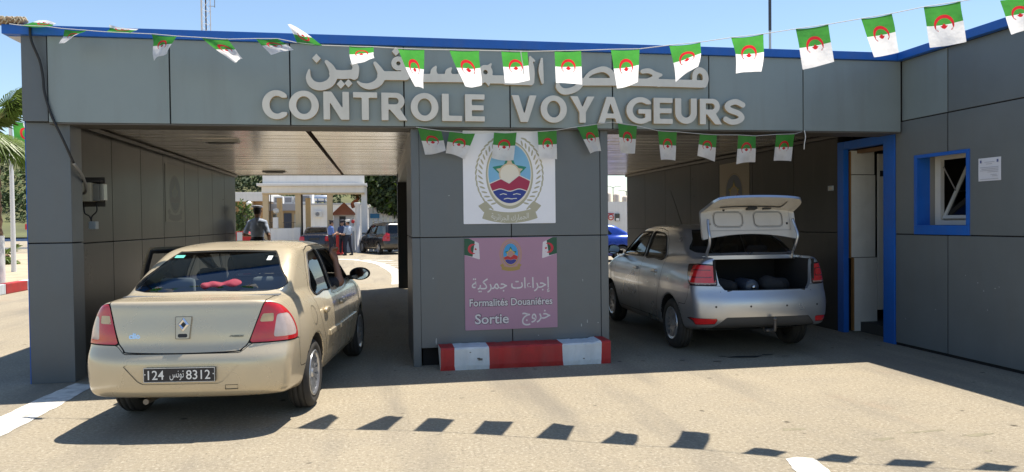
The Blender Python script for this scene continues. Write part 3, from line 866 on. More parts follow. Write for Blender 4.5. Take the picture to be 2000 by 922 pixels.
box(bm, X0, X0+.05, 7.80, 7.89, 1.505, 2.335); box(bm, X0, X0+.05, 7.14, 7.20, 1.505, 2.335); box(bm, X0, X0+.05, 7.20, 7.80, 2.28, 2.335); box(bm, X0, X0+.05, 7.20, 7.80, 1.505, 1.56)
obj('casement', bm, SASH, wf)
tl = thing('tilted_sash', None, None); tl.parent = wf
bm = bmesh.new(); Ms = Matrix.Translation((X0+.03, 7.79, 1.575)) @ Matrix.Rotation(R(27), 4, 'Y')
for a in ((-.04, 0, 0, .72), (-.56, -.52, 0, .72)): box(bm, -.02, .02, a[0], a[1], a[2], a[3], M=Ms)
box(bm, -.02, .02, -.519, -.041, 0, .04, M=Ms); box(bm, -.02, .02, -.519, -.041, .68, .72, M=Ms); obj('sash_frame', bm, SASH, tl)
bm = bmesh.new(); box(bm, -.003, .003, -.518, -.042, .042, .678, M=Ms); obj('sash_glass', bm, DARKGLASS(), tl)
obj('stay_arm', TB([(X0+.03, 7.79, 2.20), (X0+.19, 7.77, 1.90)], .008, 6), mat('stay_grey', (.2, .19, .18), rough=.5), tl)
# ---- things fixed to it
kb = thing('kerb_block', 'low red and white painted concrete kerb block at the foot of the centre pier', 'kerb', (0, 0, 0))
KR = mat('kerb_red', (.40, .022, .02), rough=.6, var=.18, scale=6, dirt=.2); KW = mat('kerb_white', (.62, .66, .68), rough=.7, var=.08, scale=6, dirt=.18)
bm = bmesh.new(); nX = 60; prof = [(7.935, 0), (7.925, .05), (7.93, .225), (7.945, .243), (8.222, .245)]
cols = []
edges_ = [.605, .762, 1.135, 1.958, 2.405, 2.515]
def kmat(x): return [1, 0, 1, 0, 1][max(0, sum(x > e for e in edges_[:-1])-1)]
for i in range(nX+1):
    x = .605+(2.515-.605)*i/nX
    # snap rings to the paint borders
    for e in edges_[1:-1]:
        if abs(x-e) < (1.91/nX)*.5: x = e
    hgt = 1 + (.06 if x > 2.33 else 0)
    cols.append([bm.verts.new((x+rng.normal(0, .004), y+rng.normal(0, .002), z*hgt + (rng.normal(0, .002) if z > .1 else 0))) for y, z in prof])
for i in range(nX):
    for k in range(4):
        f = bm.faces.new((cols[i][k], cols[i+1][k], cols[i+1][k+1], cols[i][k+1])); xm = (cols[i][0].co.x+cols[i+1][0].co.x)/2; f.material_index = 0 if kmat(xm) else 1
bm.faces.new(cols[0][::-1]).material_index = 1; bm.faces.new(cols[-1]).material_index = 0
obj('kerb', bm, [KR, KW], kb)
bm = bmesh.new()
for (x, z, s) in ((1.04, .11, .022), (1.02, .12, .014), (2.2, .07, .01), (.93, .19, .008)): box(bm, x-s, x+s, 7.921, 7.929, z-s*.5, z+s*.5)
obj('chipped_paint', bm, mat('chip_grey', (.16, .15, .14), rough=.9), kb)
# electrical box on the left passage wall
eb = thing('electrical_box', 'beige electrical box with loose wires on the left passage wall', 'electrical box', (-3.43, 9.15, 2.0))
BEI = mat('box_beige', (.60, .55, .42), rough=.5, var=.12, dirt=.2)
obj('back_plate', BX(.0, .28, .095, .115, -.17, .17, bev=.004), mat('box_dark', (.06, .055, .05), rough=.7, var=.2), eb)
obj('housing', BX(.055, .205, -.10, .09, -.115, .10, bev=.01), BEI, eb)
obj('cover', BX(.207, .275, -.06, .09, -.11, .085, bev=.008), mat('box_grey', (.20, .20, .18), rough=.5, var=.1), eb)
obj('hood', BX(.045, .27, -.02, .10, .106, .135, bev=.006), mat('box_dark', (.06, .055, .05)), eb)
obj('terminal', BX(.277, .315, -.05, .08, -.10, .09, bev=.01), mat('terminal_clear', (.33, .33, .29), rough=.2), eb)
bm = bmesh.new(); tube(bm, spline([(.07, .05, -.12), (.08, .04, -.24), (.13, .04, -.28), (.15, .04, -.34)], 5), .008, 6); obj('wire', bm, BLACK(), eb, True)
bm = bmesh.new(); tube(bm, spline([(.20, .05, -.12), (.21, .04, -.22), (.16, .04, -.28), (.15, .04, -.34)], 5), .008, 6); obj('wire', bm, BLACK(), eb, True)
obj('switch', BX(.135, .21, -.01, .09, -.43, -.34, bev=.008), mat('switch_white', (.42, .46, .48), rough=.4), eb)
bm = bmesh.new(); tube(bm, spline([(.03, -.02, .09), (.0, -.03, .02), (.03, -.02, -.12)], 5), .012, 6); obj('wire', bm, mat('cable_grey', (.30, .29, .27), rough=.6), eb, True)
cb = thing('power_cable', 'black cable drooping from the roof corner to the beige electrical box', 'cable', (0, 0, 0))
pts = spline([(-3.417, 8.10, 3.625), (-3.405, 8.095, 3.46), (-3.345, 8.12, 3.27), (-3.321, 8.13, 3.106), (-3.31, 8.13, 2.953), (-3.249, 8.13, 2.72), (-3.151, 8.15, 2.468), (-3.085, 8.21, 2.25)], 6)
obj('black_sheath', TB(pts, .013, 8), mat('cable_black', (.012, .012, .013), rough=.5), cb, True)
pts = spline([(-3.085, 8.21, 2.25), (-3.09, 8.45, 2.13), (-3.17, 8.75, 2.0), (-3.30, 9.0, 1.97), (-3.40, 9.15, 2.0), (-3.40, 9.22, 2.06)], 6)
obj('grey_conduit', TB(pts, .014, 8), mat('cable_grey', (.30, .29, .27)), cb, True)
# light switch, paper notice
ls = thing('wall_switch', 'small pale switch plate on the dark wall left of the blue door', 'switch', (WX-.001, 9.62, 2.03))
obj('plate', BX(-.014, 0, -.062, .062, -.035, .035, bev=.005), mat('switch_white', (.42, .46, .48)), ls); obj('rocker', BX(-.019, -.013, -.03, .03, -.02, .02, bev=.002), mat('box_beige', (.4, .365, .28)), ls)
pn = thing('paper_notice', 'white paper notice taped beside the blue window', 'notice', (WX-.003, 6.82, 2.10))
V = []; F = []
for i in range(9):
    for j in range(7):
        u, v = i/8, j/6; V.append((-.002-.006*abs(math.sin(u*5+v*3))*v*(1-v), .148-.296*u, -.122+.245*v))
for i in range(8):
    for j in range(6): F.append((i*7+j, (i+1)*7+j, (i+1)*7+j+1, i*7+j+1))
raw('sheet', V, F, mat('paper', (.66, .67, .72), rough=.8), pn, smooth=True)
bm = bmesh.new()
for k, (z, a, b) in enumerate([(.075, -.07, .06), (.055, -.04, .04), (.02, -.12, .12), (.003, -.12, .10), (-.014, -.12, .12), (-.031, -.12, .02), (-.06, -.10, -.02), (-.075, -.11, -.04), (-.105, -.12, .12)]): box(bm, -.0105, -.0095, a, b, z, z+.004)
obj('faint_print', bm, mat('print_grey', (.36, .37, .42), rough=.8), pn)
bm = bmesh.new(); box(bm, -.0115, -.0095, .10, .118, .07, .10); box(bm, -.0115, -.0095, -.118, -.10, .07, .10); obj('stamp', bm, mat('stamp_blue', (.10, .12, .28), rough=.8), pn)
# bundle of rag and rope on the left roof corner
rb = thing('rag_bundle', 'frayed bundle of brown rag and rope on the left roof corner', 'rag', (-3.62, 8.16, 3.62))
o = sdf_obj('rag', lambda x, y, z: np.sqrt((x/.18)**2+(y/.08)**2+((z-.02-.03*np.sin(6*x+.8))/.036)**2)*.05-.05+.012*np.sin(40*x+9*z)*np.cos(31*y), (-.26, -.15, -.08), (.26, .15, .18), .014, mat('rag_brown', (.30, .21, .13), rough=.95, var=.4, scale=18), rb)
bm = bmesh.new()
for k in range(9):
    a = rng.uniform(-.2, .14); tube(bm, spline([(a, -.09, .0+rng.uniform(-.02, .05)), (a+.05, -.07, .07), (a+.09, -.09, .02)], 4), .006, 5)
obj('rope', bm, mat('rope', (.45, .38, .26), rough=.95), rb, True)
bm = TB(spline([(-.12, 0, .03), (-.25, -.02, .01), (-.34, -.03, .0), (-.42, -.03, .02)], 4), .032, 8); obj('loose_end', bm, mat('rag_red', (.30, .15, .10), rough=.95, var=.4, scale=20), rb, True)

SCF = mat('scuff_pale', (.38, .40, .40), rough=.8)
def scuff(plane, a, b, w, h):
    k = 7; P = [(a+w*math.cos(t)*rng.uniform(.5, 1), b+h*math.sin(t)*rng.uniform(.5, 1)) for t in np.linspace(0, 2*math.pi, k+1)[:-1]]
    bm = bmesh.new(); f = bm.faces.new([bm.verts.new((p, 8.2285, q) if plane == 'y' else (WX-.0015, p, q)) for p, q in P]); bmesh.ops.triangulate(bm, faces=[f]); obj('paint_scuff', bm, SCF, BLD)
for a, b, w, h in ((.56, .98, .006, .012), (2.26, .40, .008, .022), (2.33, .44, .006, .03), (2.46, .42, .012, .008), (.585, .28, .010, .05), (2.28, .92, .005, .02), (1.75, .30, .01, .006), (.75, 1.9, .012, .006)): scuff('y', a, b, w, h)
for a, b, w, h in ((8.36, 1.52, .03, .04), (7.15, .95, .008, .01), (6.98, .88, .012, .008), (6.9, .80, .008, .012), (6.75, .84, .02, .006), (6.7, .86, .008, .01), (7.6, .52, .012, .006), (8.1, .35, .006, .015), (6.85, .6, .006, .01)): scuff('x', a, b, w, h)
# ------------------------------------------------------------------ lettering and posters
def ell(u, v, cx, cy, rx, ry): return (np.hypot((u-cx)/rx, (v-cy)/ry)-1)*min(rx, ry)
LF = mat('letter_face', (.66, .65, .60), rough=.6, var=.07, scale=3, dirt=.15); LS = mat('letter_side', (.50, .40, .26), rough=.7, var=.15, scale=4)
H = .297; ST = .074
def glyph(ch, w):
    t = ST; c = w/2; p = lambda P: (lambda u, v: sd_poly(P, u, v))
    if ch == 'O': return lambda u, v: np.maximum(ell(u, v, c, H/2, w/2, H/2+.004), -ell(u, v, c, H/2, w/2-t, H/2-.055))
    if ch in 'CG':
        def f(u, v):
            r = np.maximum(ell(u, v, c+.02, H/2, c+.02, H/2+.004), -ell(u, v, c+.025, H/2, c+.025-t, H/2-.055))
            r = np.maximum(r, u-w); r = np.maximum(r, -np.maximum(np.abs(v-H/2)-(.075), c+.03-u)) if ch == 'C' else np.maximum(r, -np.maximum(np.maximum(v-H*.74, H*.52-v), c+.02-u))
            if ch == 'G': r = np.minimum(r, np.minimum(sd_poly([(w-t*.95, .03), (w, .03), (w, H*.55), (w-t*.95, H*.55)], u, v), sd_poly([(c-.005, H*.38), (w-.01, H*.38), (w-.01, H*.55), (c-.005, H*.55)], u, v)))
            return r
        return f
    if ch == 'N': return p([(0, 0), (t*.92, 0), (t*.92, H*.62), (w-t*1.15, 0), (w, 0), (w, H), (w-t*.92, H), (w-t*.92, H*.40), (t*1.15, H), (0, H)])
    if ch == 'T': return p([(c-t/2, 0), (c+t/2, 0), (c+t/2, H-.058), (w, H-.058), (w, H), (0, H), (0, H-.058), (c-t/2, H-.058)])
    if ch == 'L': return p([(0, 0), (w, 0), (w, .058), (t, .058), (t, H), (0, H)])
    if ch == 'E': return p([(0, 0), (w, 0), (w, .056), (t, .056), (t, .122), (w*.95, .122), (w*.95, .177), (t, .177), (t, H-.056), (w, H-.056), (w, H), (0, H)])
    if ch == 'V': return p([(c-t*.55, 0), (c+t*.55, 0), (w, H), (w-t*1.06, H), (c, .085), (t*1.06, H), (0, H)])
    if ch == 'Y': return p([(c-t/2, 0), (c+t/2, 0), (c+t/2, H*.40), (w, H), (w-t*1.15, H), (c, H*.58), (t*1.15, H), (0, H), (c-t/2, H*.40)])
    if ch == 'A': return lambda u, v: np.maximum(np.maximum(sd_poly([(0, 0), (t*1.02, 0), (t*1.25, .055), (w-t*1.25, .055), (w-t*1.02, 0), (w, 0), (c+t*.6, H), (c-t*.6, H)], u, v), -sd_poly([(c-.042, .108), (c+.042, .108), (c, .222)], u, v)), -1)
    if ch == 'U':
        def f(u, v):
            out = np.where(v > c, np.abs(u-c)-c, np.hypot(u-c, (v-c)*1.02)-c); inn = np.where(v > c, np.abs(u-c)-(c-t), np.hypot(u-c, v-c)-(c-t))
            return np.maximum(np.maximum(out, -inn), v-H)
        return f
    if ch == 'R':
        def f(u, v):
            bw = w*.90; k = .178
            bowl = np.where(u > bw-k/2, np.hypot(u-(bw-k/2), v-(H-k/2))-k/2, np.maximum(np.abs(v-(H-k/2))-k/2, -u))
            kk = k-.106; hole = np.where(u > bw-k/2-.01, np.hypot(u-(bw-k/2-.01), v-(H-k/2))-kk/2, np.maximum(np.abs(v-(H-k/2))-kk/2, t-u))
            return np.minimum(np.minimum(np.maximum(bowl, -hole), sd_poly([(0, 0), (t, 0), (t, H), (0, H)], u, v)), sd_poly([(t, .125), (t*1.1, .125), (w-t*1.12, 0), (w, 0), (w*.70, .135), (t, .15)], u, v))
        return f
    if ch == 'S':
        q = spline([(w-.028, H-.065), (w*.60, H-.030), (w*.30, H-.045), (.040, H*.715), (w*.30, H*.565), (w*.68, H*.45), (w-.040, H*.285), (w*.68, .045), (w*.36, .030), (.022, .062)], 6)
        return lambda u, v: sd_line(q, u, v, .032)
GL = [('C',-1.212,-0.962),('O',-0.941,-0.636),('N',-0.588,-0.321),('T',-0.278,-0.024),('R',0.020,0.294),('O',0.333,0.633),('L',0.673,0.892),('E',0.926,1.143),('V',1.448,1.728),('O',1.775,2.077),('Y',2.119,2.401),('A',2.443,2.735),('G',2.778,3.074),('E',3.105,3.336),('U',3.367,3.633),('R',3.671,3.946),('S',3.971,4.237)]
sign = thing('wall_lettering', 'raised pale grey capital letters reading CONTROLE VOYAGEURS on the fascia', 'sign', (0, 8.149, 2.712))
for ch, x0, x1 in GL:
    w = x1-x0; f = glyph(ch, w)
    o = plate('letter', -.03, w+.03, -.02, H+.02, .011, [(lambda u, v: f(u, v), 0)], [LF, LS], sign, lambda u, v, q: (x0+u, -.002-q, v), depth=.055, side=1)
ARABIC = {'yn': [('s', [(-0.728, 3.236), (-0.736, 3.152), (-0.696, 3.083), (-0.614, 3.062), (-0.524, 3.095), (-0.477, 3.173), (-0.498, 3.257), (-0.55, 3.325)], [0.0092, 0.0276, 0.04, 0.0431, 0.0432, 0.0401, 0.0339, 0.0185]), ('l', [(-0.477, 3.196), (-0.386, 3.191), (-0.264, 3.201)], [0.0463, 0.0464, 0.0465]), ('s', [(-0.265, 3.186), (-0.249, 3.24), (-0.248, 3.287), (-0.29, 3.312)], [0.0465, 0.0388, 0.031, 0.0124])], 'fr': [('s', [(-0.041, 3.323), (0.012, 3.239), (0.026, 3.177), (-0.021, 3.106), (-0.106, 3.073), (-0.182, 3.087), (-0.228, 3.121)], [0.0187, 0.0343, 0.0406, 0.0406, 0.0343, 0.0218, 0.0093]), ('l', [(0.027, 3.192), (0.283, 3.195)], [0.0468, 0.0471]), ('o', [(0.207, 3.326)], [0.0752, 0.0235]), ('s', [(0.253, 3.323), (0.279, 3.261), (0.275, 3.19)], [0.0408, 0.0408, 0.0439])], 'lmsa': [('l', [(0.4, 3.44), (0.403, 3.185)], [0.0314, 0.0378]), ('l', [(0.403, 3.174), (0.891, 3.184), (1.116, 3.176)], [0.0441, 0.0445, 0.0447]), ('s', [(0.597, 3.19), (0.586, 3.253), (0.614, 3.304)], [0.0411, 0.0316, 0.0095]), ('s', [(0.751, 3.193), (0.745, 3.249), (0.78, 3.292)], [0.0412, 0.0317, 0.0095]), ('s', [(0.899, 3.197), (0.892, 3.276), (0.925, 3.328)], [0.0414, 0.0318, 0.0095]), ('o', [(1.157, 3.255)], [0.0799, 0.0256]), ('l', [(1.19, 3.307), (1.219, 3.348)], [0.0288, 0.008]), ('l', [(1.181, 3.171), (1.191, 3.112)], [0.0352, 0.008]), ('l', [(1.181, 3.177), (1.507, 3.18)], [0.0448, 0.0451]), ('l', [(1.383, 3.168), (1.649, 3.168)], [0.045, 0.0453]), ('s', [(1.661, 3.165), (1.674, 3.304), (1.661, 3.439)], [0.0453, 0.0348, 0.0104]), ('l', [(1.665, 3.432), (1.707, 3.395)], [0.0122, 0.0122])], 'alef': [('s', [(1.795, 3.42), (1.783, 3.289), (1.801, 3.153)], [0.0122, 0.0279, 0.014])], 'fhs': [('s', [(1.977, 3.171), (1.98, 3.11), (2.034, 3.063), (2.116, 3.068), (2.198, 3.105), (2.244, 3.168)], [0.014, 0.0281, 0.0351, 0.0352, 0.0352, 0.0388]), ('l', [(2.239, 3.173), (2.622, 3.181), (3.033, 3.183), (3.693, 3.179)], [0.0423, 0.0426, 0.043, 0.0436]), ('s', [(2.281, 3.195), (2.364, 3.276), (2.494, 3.32), (2.576, 3.297), (2.622, 3.238), (2.607, 3.185)], [0.0176, 0.0247, 0.0319, 0.0355, 0.0355, 0.0355]), ('s', [(2.974, 3.307), (3.049, 3.316), (3.119, 3.289), (3.201, 3.273)], [0.025, 0.0287, 0.0251, 0.0144]), ('s', [(3.195, 3.269), (3.1, 3.228), (3.014, 3.184)], [0.0144, 0.0251, 0.0358]), ('l', [(3.119, 3.258), (3.169, 3.17)], [0.0251, 0.0359]), ('s', [(3.606, 3.224), (3.616, 3.297), (3.665, 3.338), (3.727, 3.309), (3.746, 3.237), (3.726, 3.173)], [0.0254, 0.0308, 0.0345, 0.0345, 0.0363, 0.0363])]}
DOTS = [((-0.403, 3.09), 0.048), ((-0.324, 3.101), 0.0449), ((-0.652, 3.358), 0.0492), ((0.182, 3.454), 0.0469), ((3.642, 3.443), 0.0453)]
sgA = thing('wall_lettering', 'raised pale grey Arabic word sign on the fascia above the capital letters', 'sign', (0, 8.149, 0))
def wordf(L):
    prep = []
    for t, P, Wd in L:
        if t == 's':
            q = spline([(p[0], p[1], w) for p, w in zip(P, Wd)], 6); prep.append(('l', [(a[0], a[1]) for a in q], [max(.004, a[2]) for a in q]))
        else: prep.append((t, P, Wd))
    def f(u, v):
        d = np.full(np.shape(u), 1e3); holes = np.full(np.shape(u), 1e3)
        for t, P, Wd in prep:
            if t == 'o':
                d = np.minimum(d, np.hypot(u-P[0][0], v-P[0][1])-Wd[0]); holes = np.minimum(holes, np.hypot(u-P[0][0], v-P[0][1])-Wd[1])
            else: d = np.minimum(d, sd_line(P, u, v, Wd))
        return np.maximum(d, -holes)
    return f
for k, L in ARABIC.items():
    f = wordf(L); P = [(p[0], p[1]) for t, Q, Wd in L for p in Q]; a = np.min(P, 0)-.1; b = np.max(P, 0)+.1
    plate('letter_group', a[0], b[0], a[1], b[1], .012, [(f, 0)], [LF, LS], sgA, lambda u, v, q: (u, -.002-q, v), depth=.055, side=1)
for (c, r) in DOTS:
    plate('letter_dot', c[0]-.07, c[0]+.07, c[1]-.07, c[1]+.07, .012, [(lambda u, v: (np.abs(u-c[0])*1.1+np.abs(v-c[1])-r)*.7, 0)], [LF, LS], sgA, lambda u, v, q: (u, -.002-q, v), depth=.055, side=1)

# emblem, in units where the poster is 830 wide; (340, 450) is the middle of the oval, v grows upwards
def leaf(u, v, cx, cy, a, b, ang):
    c, s = math.cos(ang), math.sin(ang); x = (u-cx)*c+(v-cy)*s; y = -(u-cx)*s+(v-cy)*c
    return (np.hypot(x/a, y/b)-1)*b
def emblem_layers(pal, wreath=True):
    """pal = material indices: gold, pale, sky, green, cream, red, blue, white"""
    gold, pale, sky_, green, cream, red, blue, white = pal
    EX, EY = 340, -450
    inner = lambda u, v: ell(u, v, EX, EY-0, 190, 262)
    star = []
    for k in range(10):
        a = math.pi/2+k*math.pi/5; r = 235 if k == 0 else 190 if k % 2 == 0 else 100
        star.append((EX+r*math.cos(a)*.86, -440+r*math.sin(a)*.82))
    star_in = [(EX+(p[0]-EX)*.78, -440+(p[1]+440)*.76-6) for p in star]
    def ribbon(u, v):
        q = np.hypot(u-EX, v+150); a = np.abs(np.arctan2(u-EX, -(v+150)))
        return np.maximum(np.abs(q-690)-48, (a-.345)*690)
    def tails(u, v):
        d = 1e3
        for s in (-1, 1): d = np.minimum(d, sd_poly([(EX+s*215, -690), (EX+s*275, -745), (EX+s*235, -790), (EX+s*160, -745)], u, v)); d = np.minimum(d, sd_poly([(EX+s*210, -690), (EX+s*285, -735), (EX+s*250, -760)], u, v))
        return d
    L = []
    if wreath:
        def leaves(u, v):
            d = np.full(np.shape(u), 1e3)
            for s in (-1, 1):
                for k in range(15):
                    t = -1.0+2.15*k/14; ang = math.pi/2+s*(math.pi/2-t*.98)
                    for q, da in ((262, .35), (300, -.25)):
                        cx = EX+s*q*math.cos(t*.98)*1.0; cy = EY-10+q*1.17*math.sin(t*.98)
                        d = np.minimum(d, leaf(u, v, cx, cy, 29, 7.5, math.pi/2 - s*.25 + s*(t*.98) - s*da*1.7))
            return d
        L.append((leaves, gold))
    L += [(lambda u, v: ell(u, v, EX, EY-12, 212, 300), gold), (lambda u, v: ell(u, v, EX, EY-5, 198, 280), pale), (inner, sky_)]
    ins = lambda f: (lambda u, v: np.maximum(f(u, v), inner(u, v)))
    L += [(ins(lambda u, v: sd_poly(star, u, v)), green), (ins(lambda u, v: sd_poly(star_in, u, v)), cream), (ins(lambda u, v: np.hypot(u-EX, v+455)-96), cream), (ins(lambda u, v: np.hypot(u-EX, v+455)-84), pale)]
    mtn = [(100, -570), (262, -500), (335, -540), (425, -470), (580, -545), (580, -900), (100, -900)]
    L += [(ins(lambda u, v: sd_poly(mtn, u, v)-8), white), (ins(lambda u, v: sd_poly(mtn, u, v)), red)]
    sea = lambda u, v: v+600+10*np.cos((u-EX)/27.0)
    L += [(ins(lambda u, v: sea(u, v)-8), white), (ins(sea), blue)]
    wv = lambda u, v: np.minimum(np.minimum(sd_line([(252, -637), (280, -628), (312, -635)], u, v, 4), sd_line([(370, -636), (400, -628), (435, -635)], u, v, 4)), sd_line([(288, -675), (320, -668), (350, -674), (402, -670)], u, v, 4))
    L += [(ins(wv), white), (ribbon, gold), (tails, gold)]
    return L
def P_(n, c, r=.6): return mat('poster_'+n, c, rough=r, var=.03, scale=3)
def bent_text(name, s, size, m, parent, fitw, x, y, z, bend, thick=.0006, offset=0):
    o = text_mesh(name, s, size, m, parent, Matrix.Identity(4), extrude=thick, fitw=fitw, chars=True, offset=offset)
    for v in o.data.vertices:
        c = v.co.copy(); v.co = (x+c.x, y-c.z, z+c.y+bend*c.x*c.x)
    return o
t = thing('emblem_poster', 'square white poster with an oval crest of sun, red mountains and sea', 'poster', (0, 0, 0))
k = .00128
mats = [P_('white', (.80, .81, .86), .45), P_('gold', (.42, .40, .29)), P_('pale', (.74, .70, .60)), P_('sky', (.20, .45, .68)), P_('green', (.02, .22, .15)), P_('cream', (.62, .50, .36)), P_('red', (.36, .03, .08)), P_('blue', (.025, .05, .26)), P_('line', (.68, .68, .62))]
tx, tz = .905, 2.628           # top-left corner of the poster
EL = emblem_layers((1, 2, 3, 4, 5, 6, 7, 8))
plate('sheet', 0, 830, -820, 0, 7.0, [(lambda u, v: np.maximum(np.abs(u-415)-413, np.abs(v+410)-408), 0)] + [((lambda f: (lambda u, v: f(u-75, v-74)))(f), m) for f, m in EL], mats, t,
      lambda u, v, q: (tx+u*k, 8.228-.004-q*.002, tz+v*k), depth=1.0)
bent_text('ribbon_lettering', ar('\uFE8D\uFEDF\uFEA0\uFEE4\uFE8E\uFEAD\uFED9 \uFE8D\uFEDF\uFEA0\uFEB0\uFE8D\uFE8B\uFEAE\uFEF3\uFE94'), .085, mats[8], t, .43, tx+(75+340)*k, 8.2205, tz-790*k, .55, offset=.001)
# pink panel
t = thing('notice_panel', 'mauve notice panel reading Formalites Douanieres Sortie below the white crest poster', 'sign', (0, 0, 0))
Wd = P_('letters_white', (.66, .64, .66)); flag_g = P_('flag_green', (.02, .09, .05)); flag_r = P_('flag_red', (.50, .03, .05)); flag_w = P_('flag_white', (.66, .62, .66))
x0, x1, z0, z1 = .911, 1.976, .385, 1.424
ks = .000445
m2 = [P_('mauve', (.38, .22, .315), .5), P_('sign_gold', (.36, .25, .08)), P_('sign_rose', (.42, .25, .22)), P_('sign_sky', (.05, .30, .60)), P_('sign_green', (.01, .16, .12)), P_('sign_yellow', (.60, .42, .08)), P_('sign_red', (.46, .03, .04)), P_('sign_blue', (.03, .04, .25)), P_('sign_line', (.45, .33, .25)), flag_g, flag_w, flag_r]
EL2 = emblem_layers((1, 2, 3, 4, 5, 6, 7, 8), wreath=False)
cx = (x0+x1)/2-.005
def toE(f): return lambda u, v: f((u-cx)/ks+340, (v-1.225)/ks-480)*ks
def star5(u, v, cx_, cy_, r): 
    P = [(cx_+(r if i % 2 == 0 else r*.42)*math.sin(i*math.pi/5), cy_+(r if i % 2 == 0 else r*.42)*math.cos(i*math.pi/5)) for i in range(10)]
    return sd_poly(P, u, v)
lay = [(lambda u, v: np.maximum(np.abs(u-cx-.005)-(x1-x0)/2+.001, np.abs(v-(z0+z1)/2)-(z1-z0)/2+.001), 0)]
halo = lambda u, v: np.maximum(ell(u, v, cx, 1.235, .128, .165), -1)
lay += [(lambda u, v: np.abs(ell(u, v, cx, 1.235, .118, .158))-.012, 2)]
lay += [(toE(f), m) for f, m in EL2]
for s, xe in ((1, x0), (-1, x1)):
    q = [(xe, 1.42), (xe+s*.05, 1.42), (xe+s*.165, 1.365), (xe+s*.175, 1.18), (xe, 1.235)]
    qg = [(xe, 1.42), (xe+s*.05, 1.42), (xe+s*.12, 1.385), (xe+s*.092, 1.212), (xe, 1.235)]
    lay += [((lambda q: (lambda u, v: sd_poly(q, u, v)))(q), 10), ((lambda q: (lambda u, v: sd_poly(q, u, v)))(qg), 9)]
    lay += [((lambda a, s: (lambda u, v: np.maximum(np.hypot(u-a, v-1.30)-.058, -(np.hypot(u-a-s*.018, v-1.30)-.045))))(xe+s*.098, s), 11), ((lambda a: (lambda u, v: star5(u, v, a, 1.298, .022)))(xe+s*.128), 11)]
plate('sheet', x0-.01, x1+.01, z0-.01, z1+.01, .0085, lay, m2, t, lambda u, v, q: (u, 8.228-.003-q, v), depth=.003)
yT = 8.2215
EDG = P_('letters_shadow', (.07, .05, .075))
def sign_text(s, size, x, z, fitw, off, chars=False):
    for dy, dx, dz, mm, oo in ((.0004, .0, .0, EDG, off+.006), (-.0012, 0, 0, Wd, off)):
        if chars and mm is EDG: continue
        o = text_mesh('sign_lettering', s, size, mm, t, Matrix.Translation((x+dx, yT+dy, z+dz)) @ Matrix.Rotation(R(90), 4, 'X'), extrude=.0003, offset=oo, fitw=fitw*(1.006 if mm is EDG else 1), chars=chars)
sign_text('Formalités Douaniéres', .115, 1.440, .655, .955, .0022)
sign_text('Sortie', .155, 1.215, .455, .385, .003)
sign_text(ar('\uFEA7\uFEAE\uFEED\uFE9D'), .18, 1.725, .49, .33, .0015, True)
sign_text(ar('\uFE87\uFE9F\uFEAE\uFE8D\uFE80\uFE8D\uFE95 \uFE9F\uFEE4\uFEAE\uFEDB\uFEF4\uFE94'), .17, 1.44, .845, .90, .0015, True)
# worn posters on the passage walls
def worn(name, label, X, s, y0, y1, zb, zt, pm):
    t = thing(name, label, 'poster', (0, 0, 0)); sc = (y1-y0)/700.0
    plate('sheet', 0, 700, -900, 0, 12, [(lambda u, v: np.maximum(np.abs(u-350)-348, np.abs(v+450)-448), 0)] + [((lambda f: (lambda u, v: f(u-10, v)))(f), m) for f, m in emblem_layers((1, 2, 3, 4, 5, 6, 7, 8), False)], pm, t,
          lambda u, v, q: (X+s*.003+s*q*.002, (y0+u*sc) if s > 0 else (y1-u*sc), zt+v*(zt-zb)/900), depth=1)
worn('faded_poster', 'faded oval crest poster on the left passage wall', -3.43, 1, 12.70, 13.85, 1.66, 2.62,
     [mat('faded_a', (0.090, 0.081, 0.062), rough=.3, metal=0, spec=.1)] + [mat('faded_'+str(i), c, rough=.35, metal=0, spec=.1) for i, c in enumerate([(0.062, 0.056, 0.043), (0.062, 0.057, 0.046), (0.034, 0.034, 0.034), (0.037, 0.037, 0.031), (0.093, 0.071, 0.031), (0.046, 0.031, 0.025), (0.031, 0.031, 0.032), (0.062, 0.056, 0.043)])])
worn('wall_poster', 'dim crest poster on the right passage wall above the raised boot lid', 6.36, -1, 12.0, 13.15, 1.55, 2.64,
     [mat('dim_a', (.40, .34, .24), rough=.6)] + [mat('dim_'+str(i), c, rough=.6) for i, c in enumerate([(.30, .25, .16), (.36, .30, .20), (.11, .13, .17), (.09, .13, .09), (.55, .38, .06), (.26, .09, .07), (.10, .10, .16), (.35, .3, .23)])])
def side_mask(f, x, s, lim=.35):
    return np.maximum(f, lim - s*x)
def grow(polys):
    return polys
def diamond_badge(parent, x, y, z, w, h, M=None):
    """rhombus emblem with rhombic hole, bevelled"""
    o = [(-w/2, 0), (0, h/2), (w/2, 0), (0, -h/2)]
    bm = bmesh.new(); k = .40
    def ring(s, d): return [bm.verts.new((x+a*s, y-d, z+b*s)) for a, b in o]
    A = ring(1, .001); B = ring(.70, .012); Cc = ring(k, .003); D = ring(k, 0)
    for P, Q in ((A, B), (B, Cc), (Cc, D)):
        for i in range(4): bm.faces.new((P[i], P[(i+1) % 4], Q[(i+1) % 4], Q[i]))
    return obj('emblem', bm, CHROME(), parent)

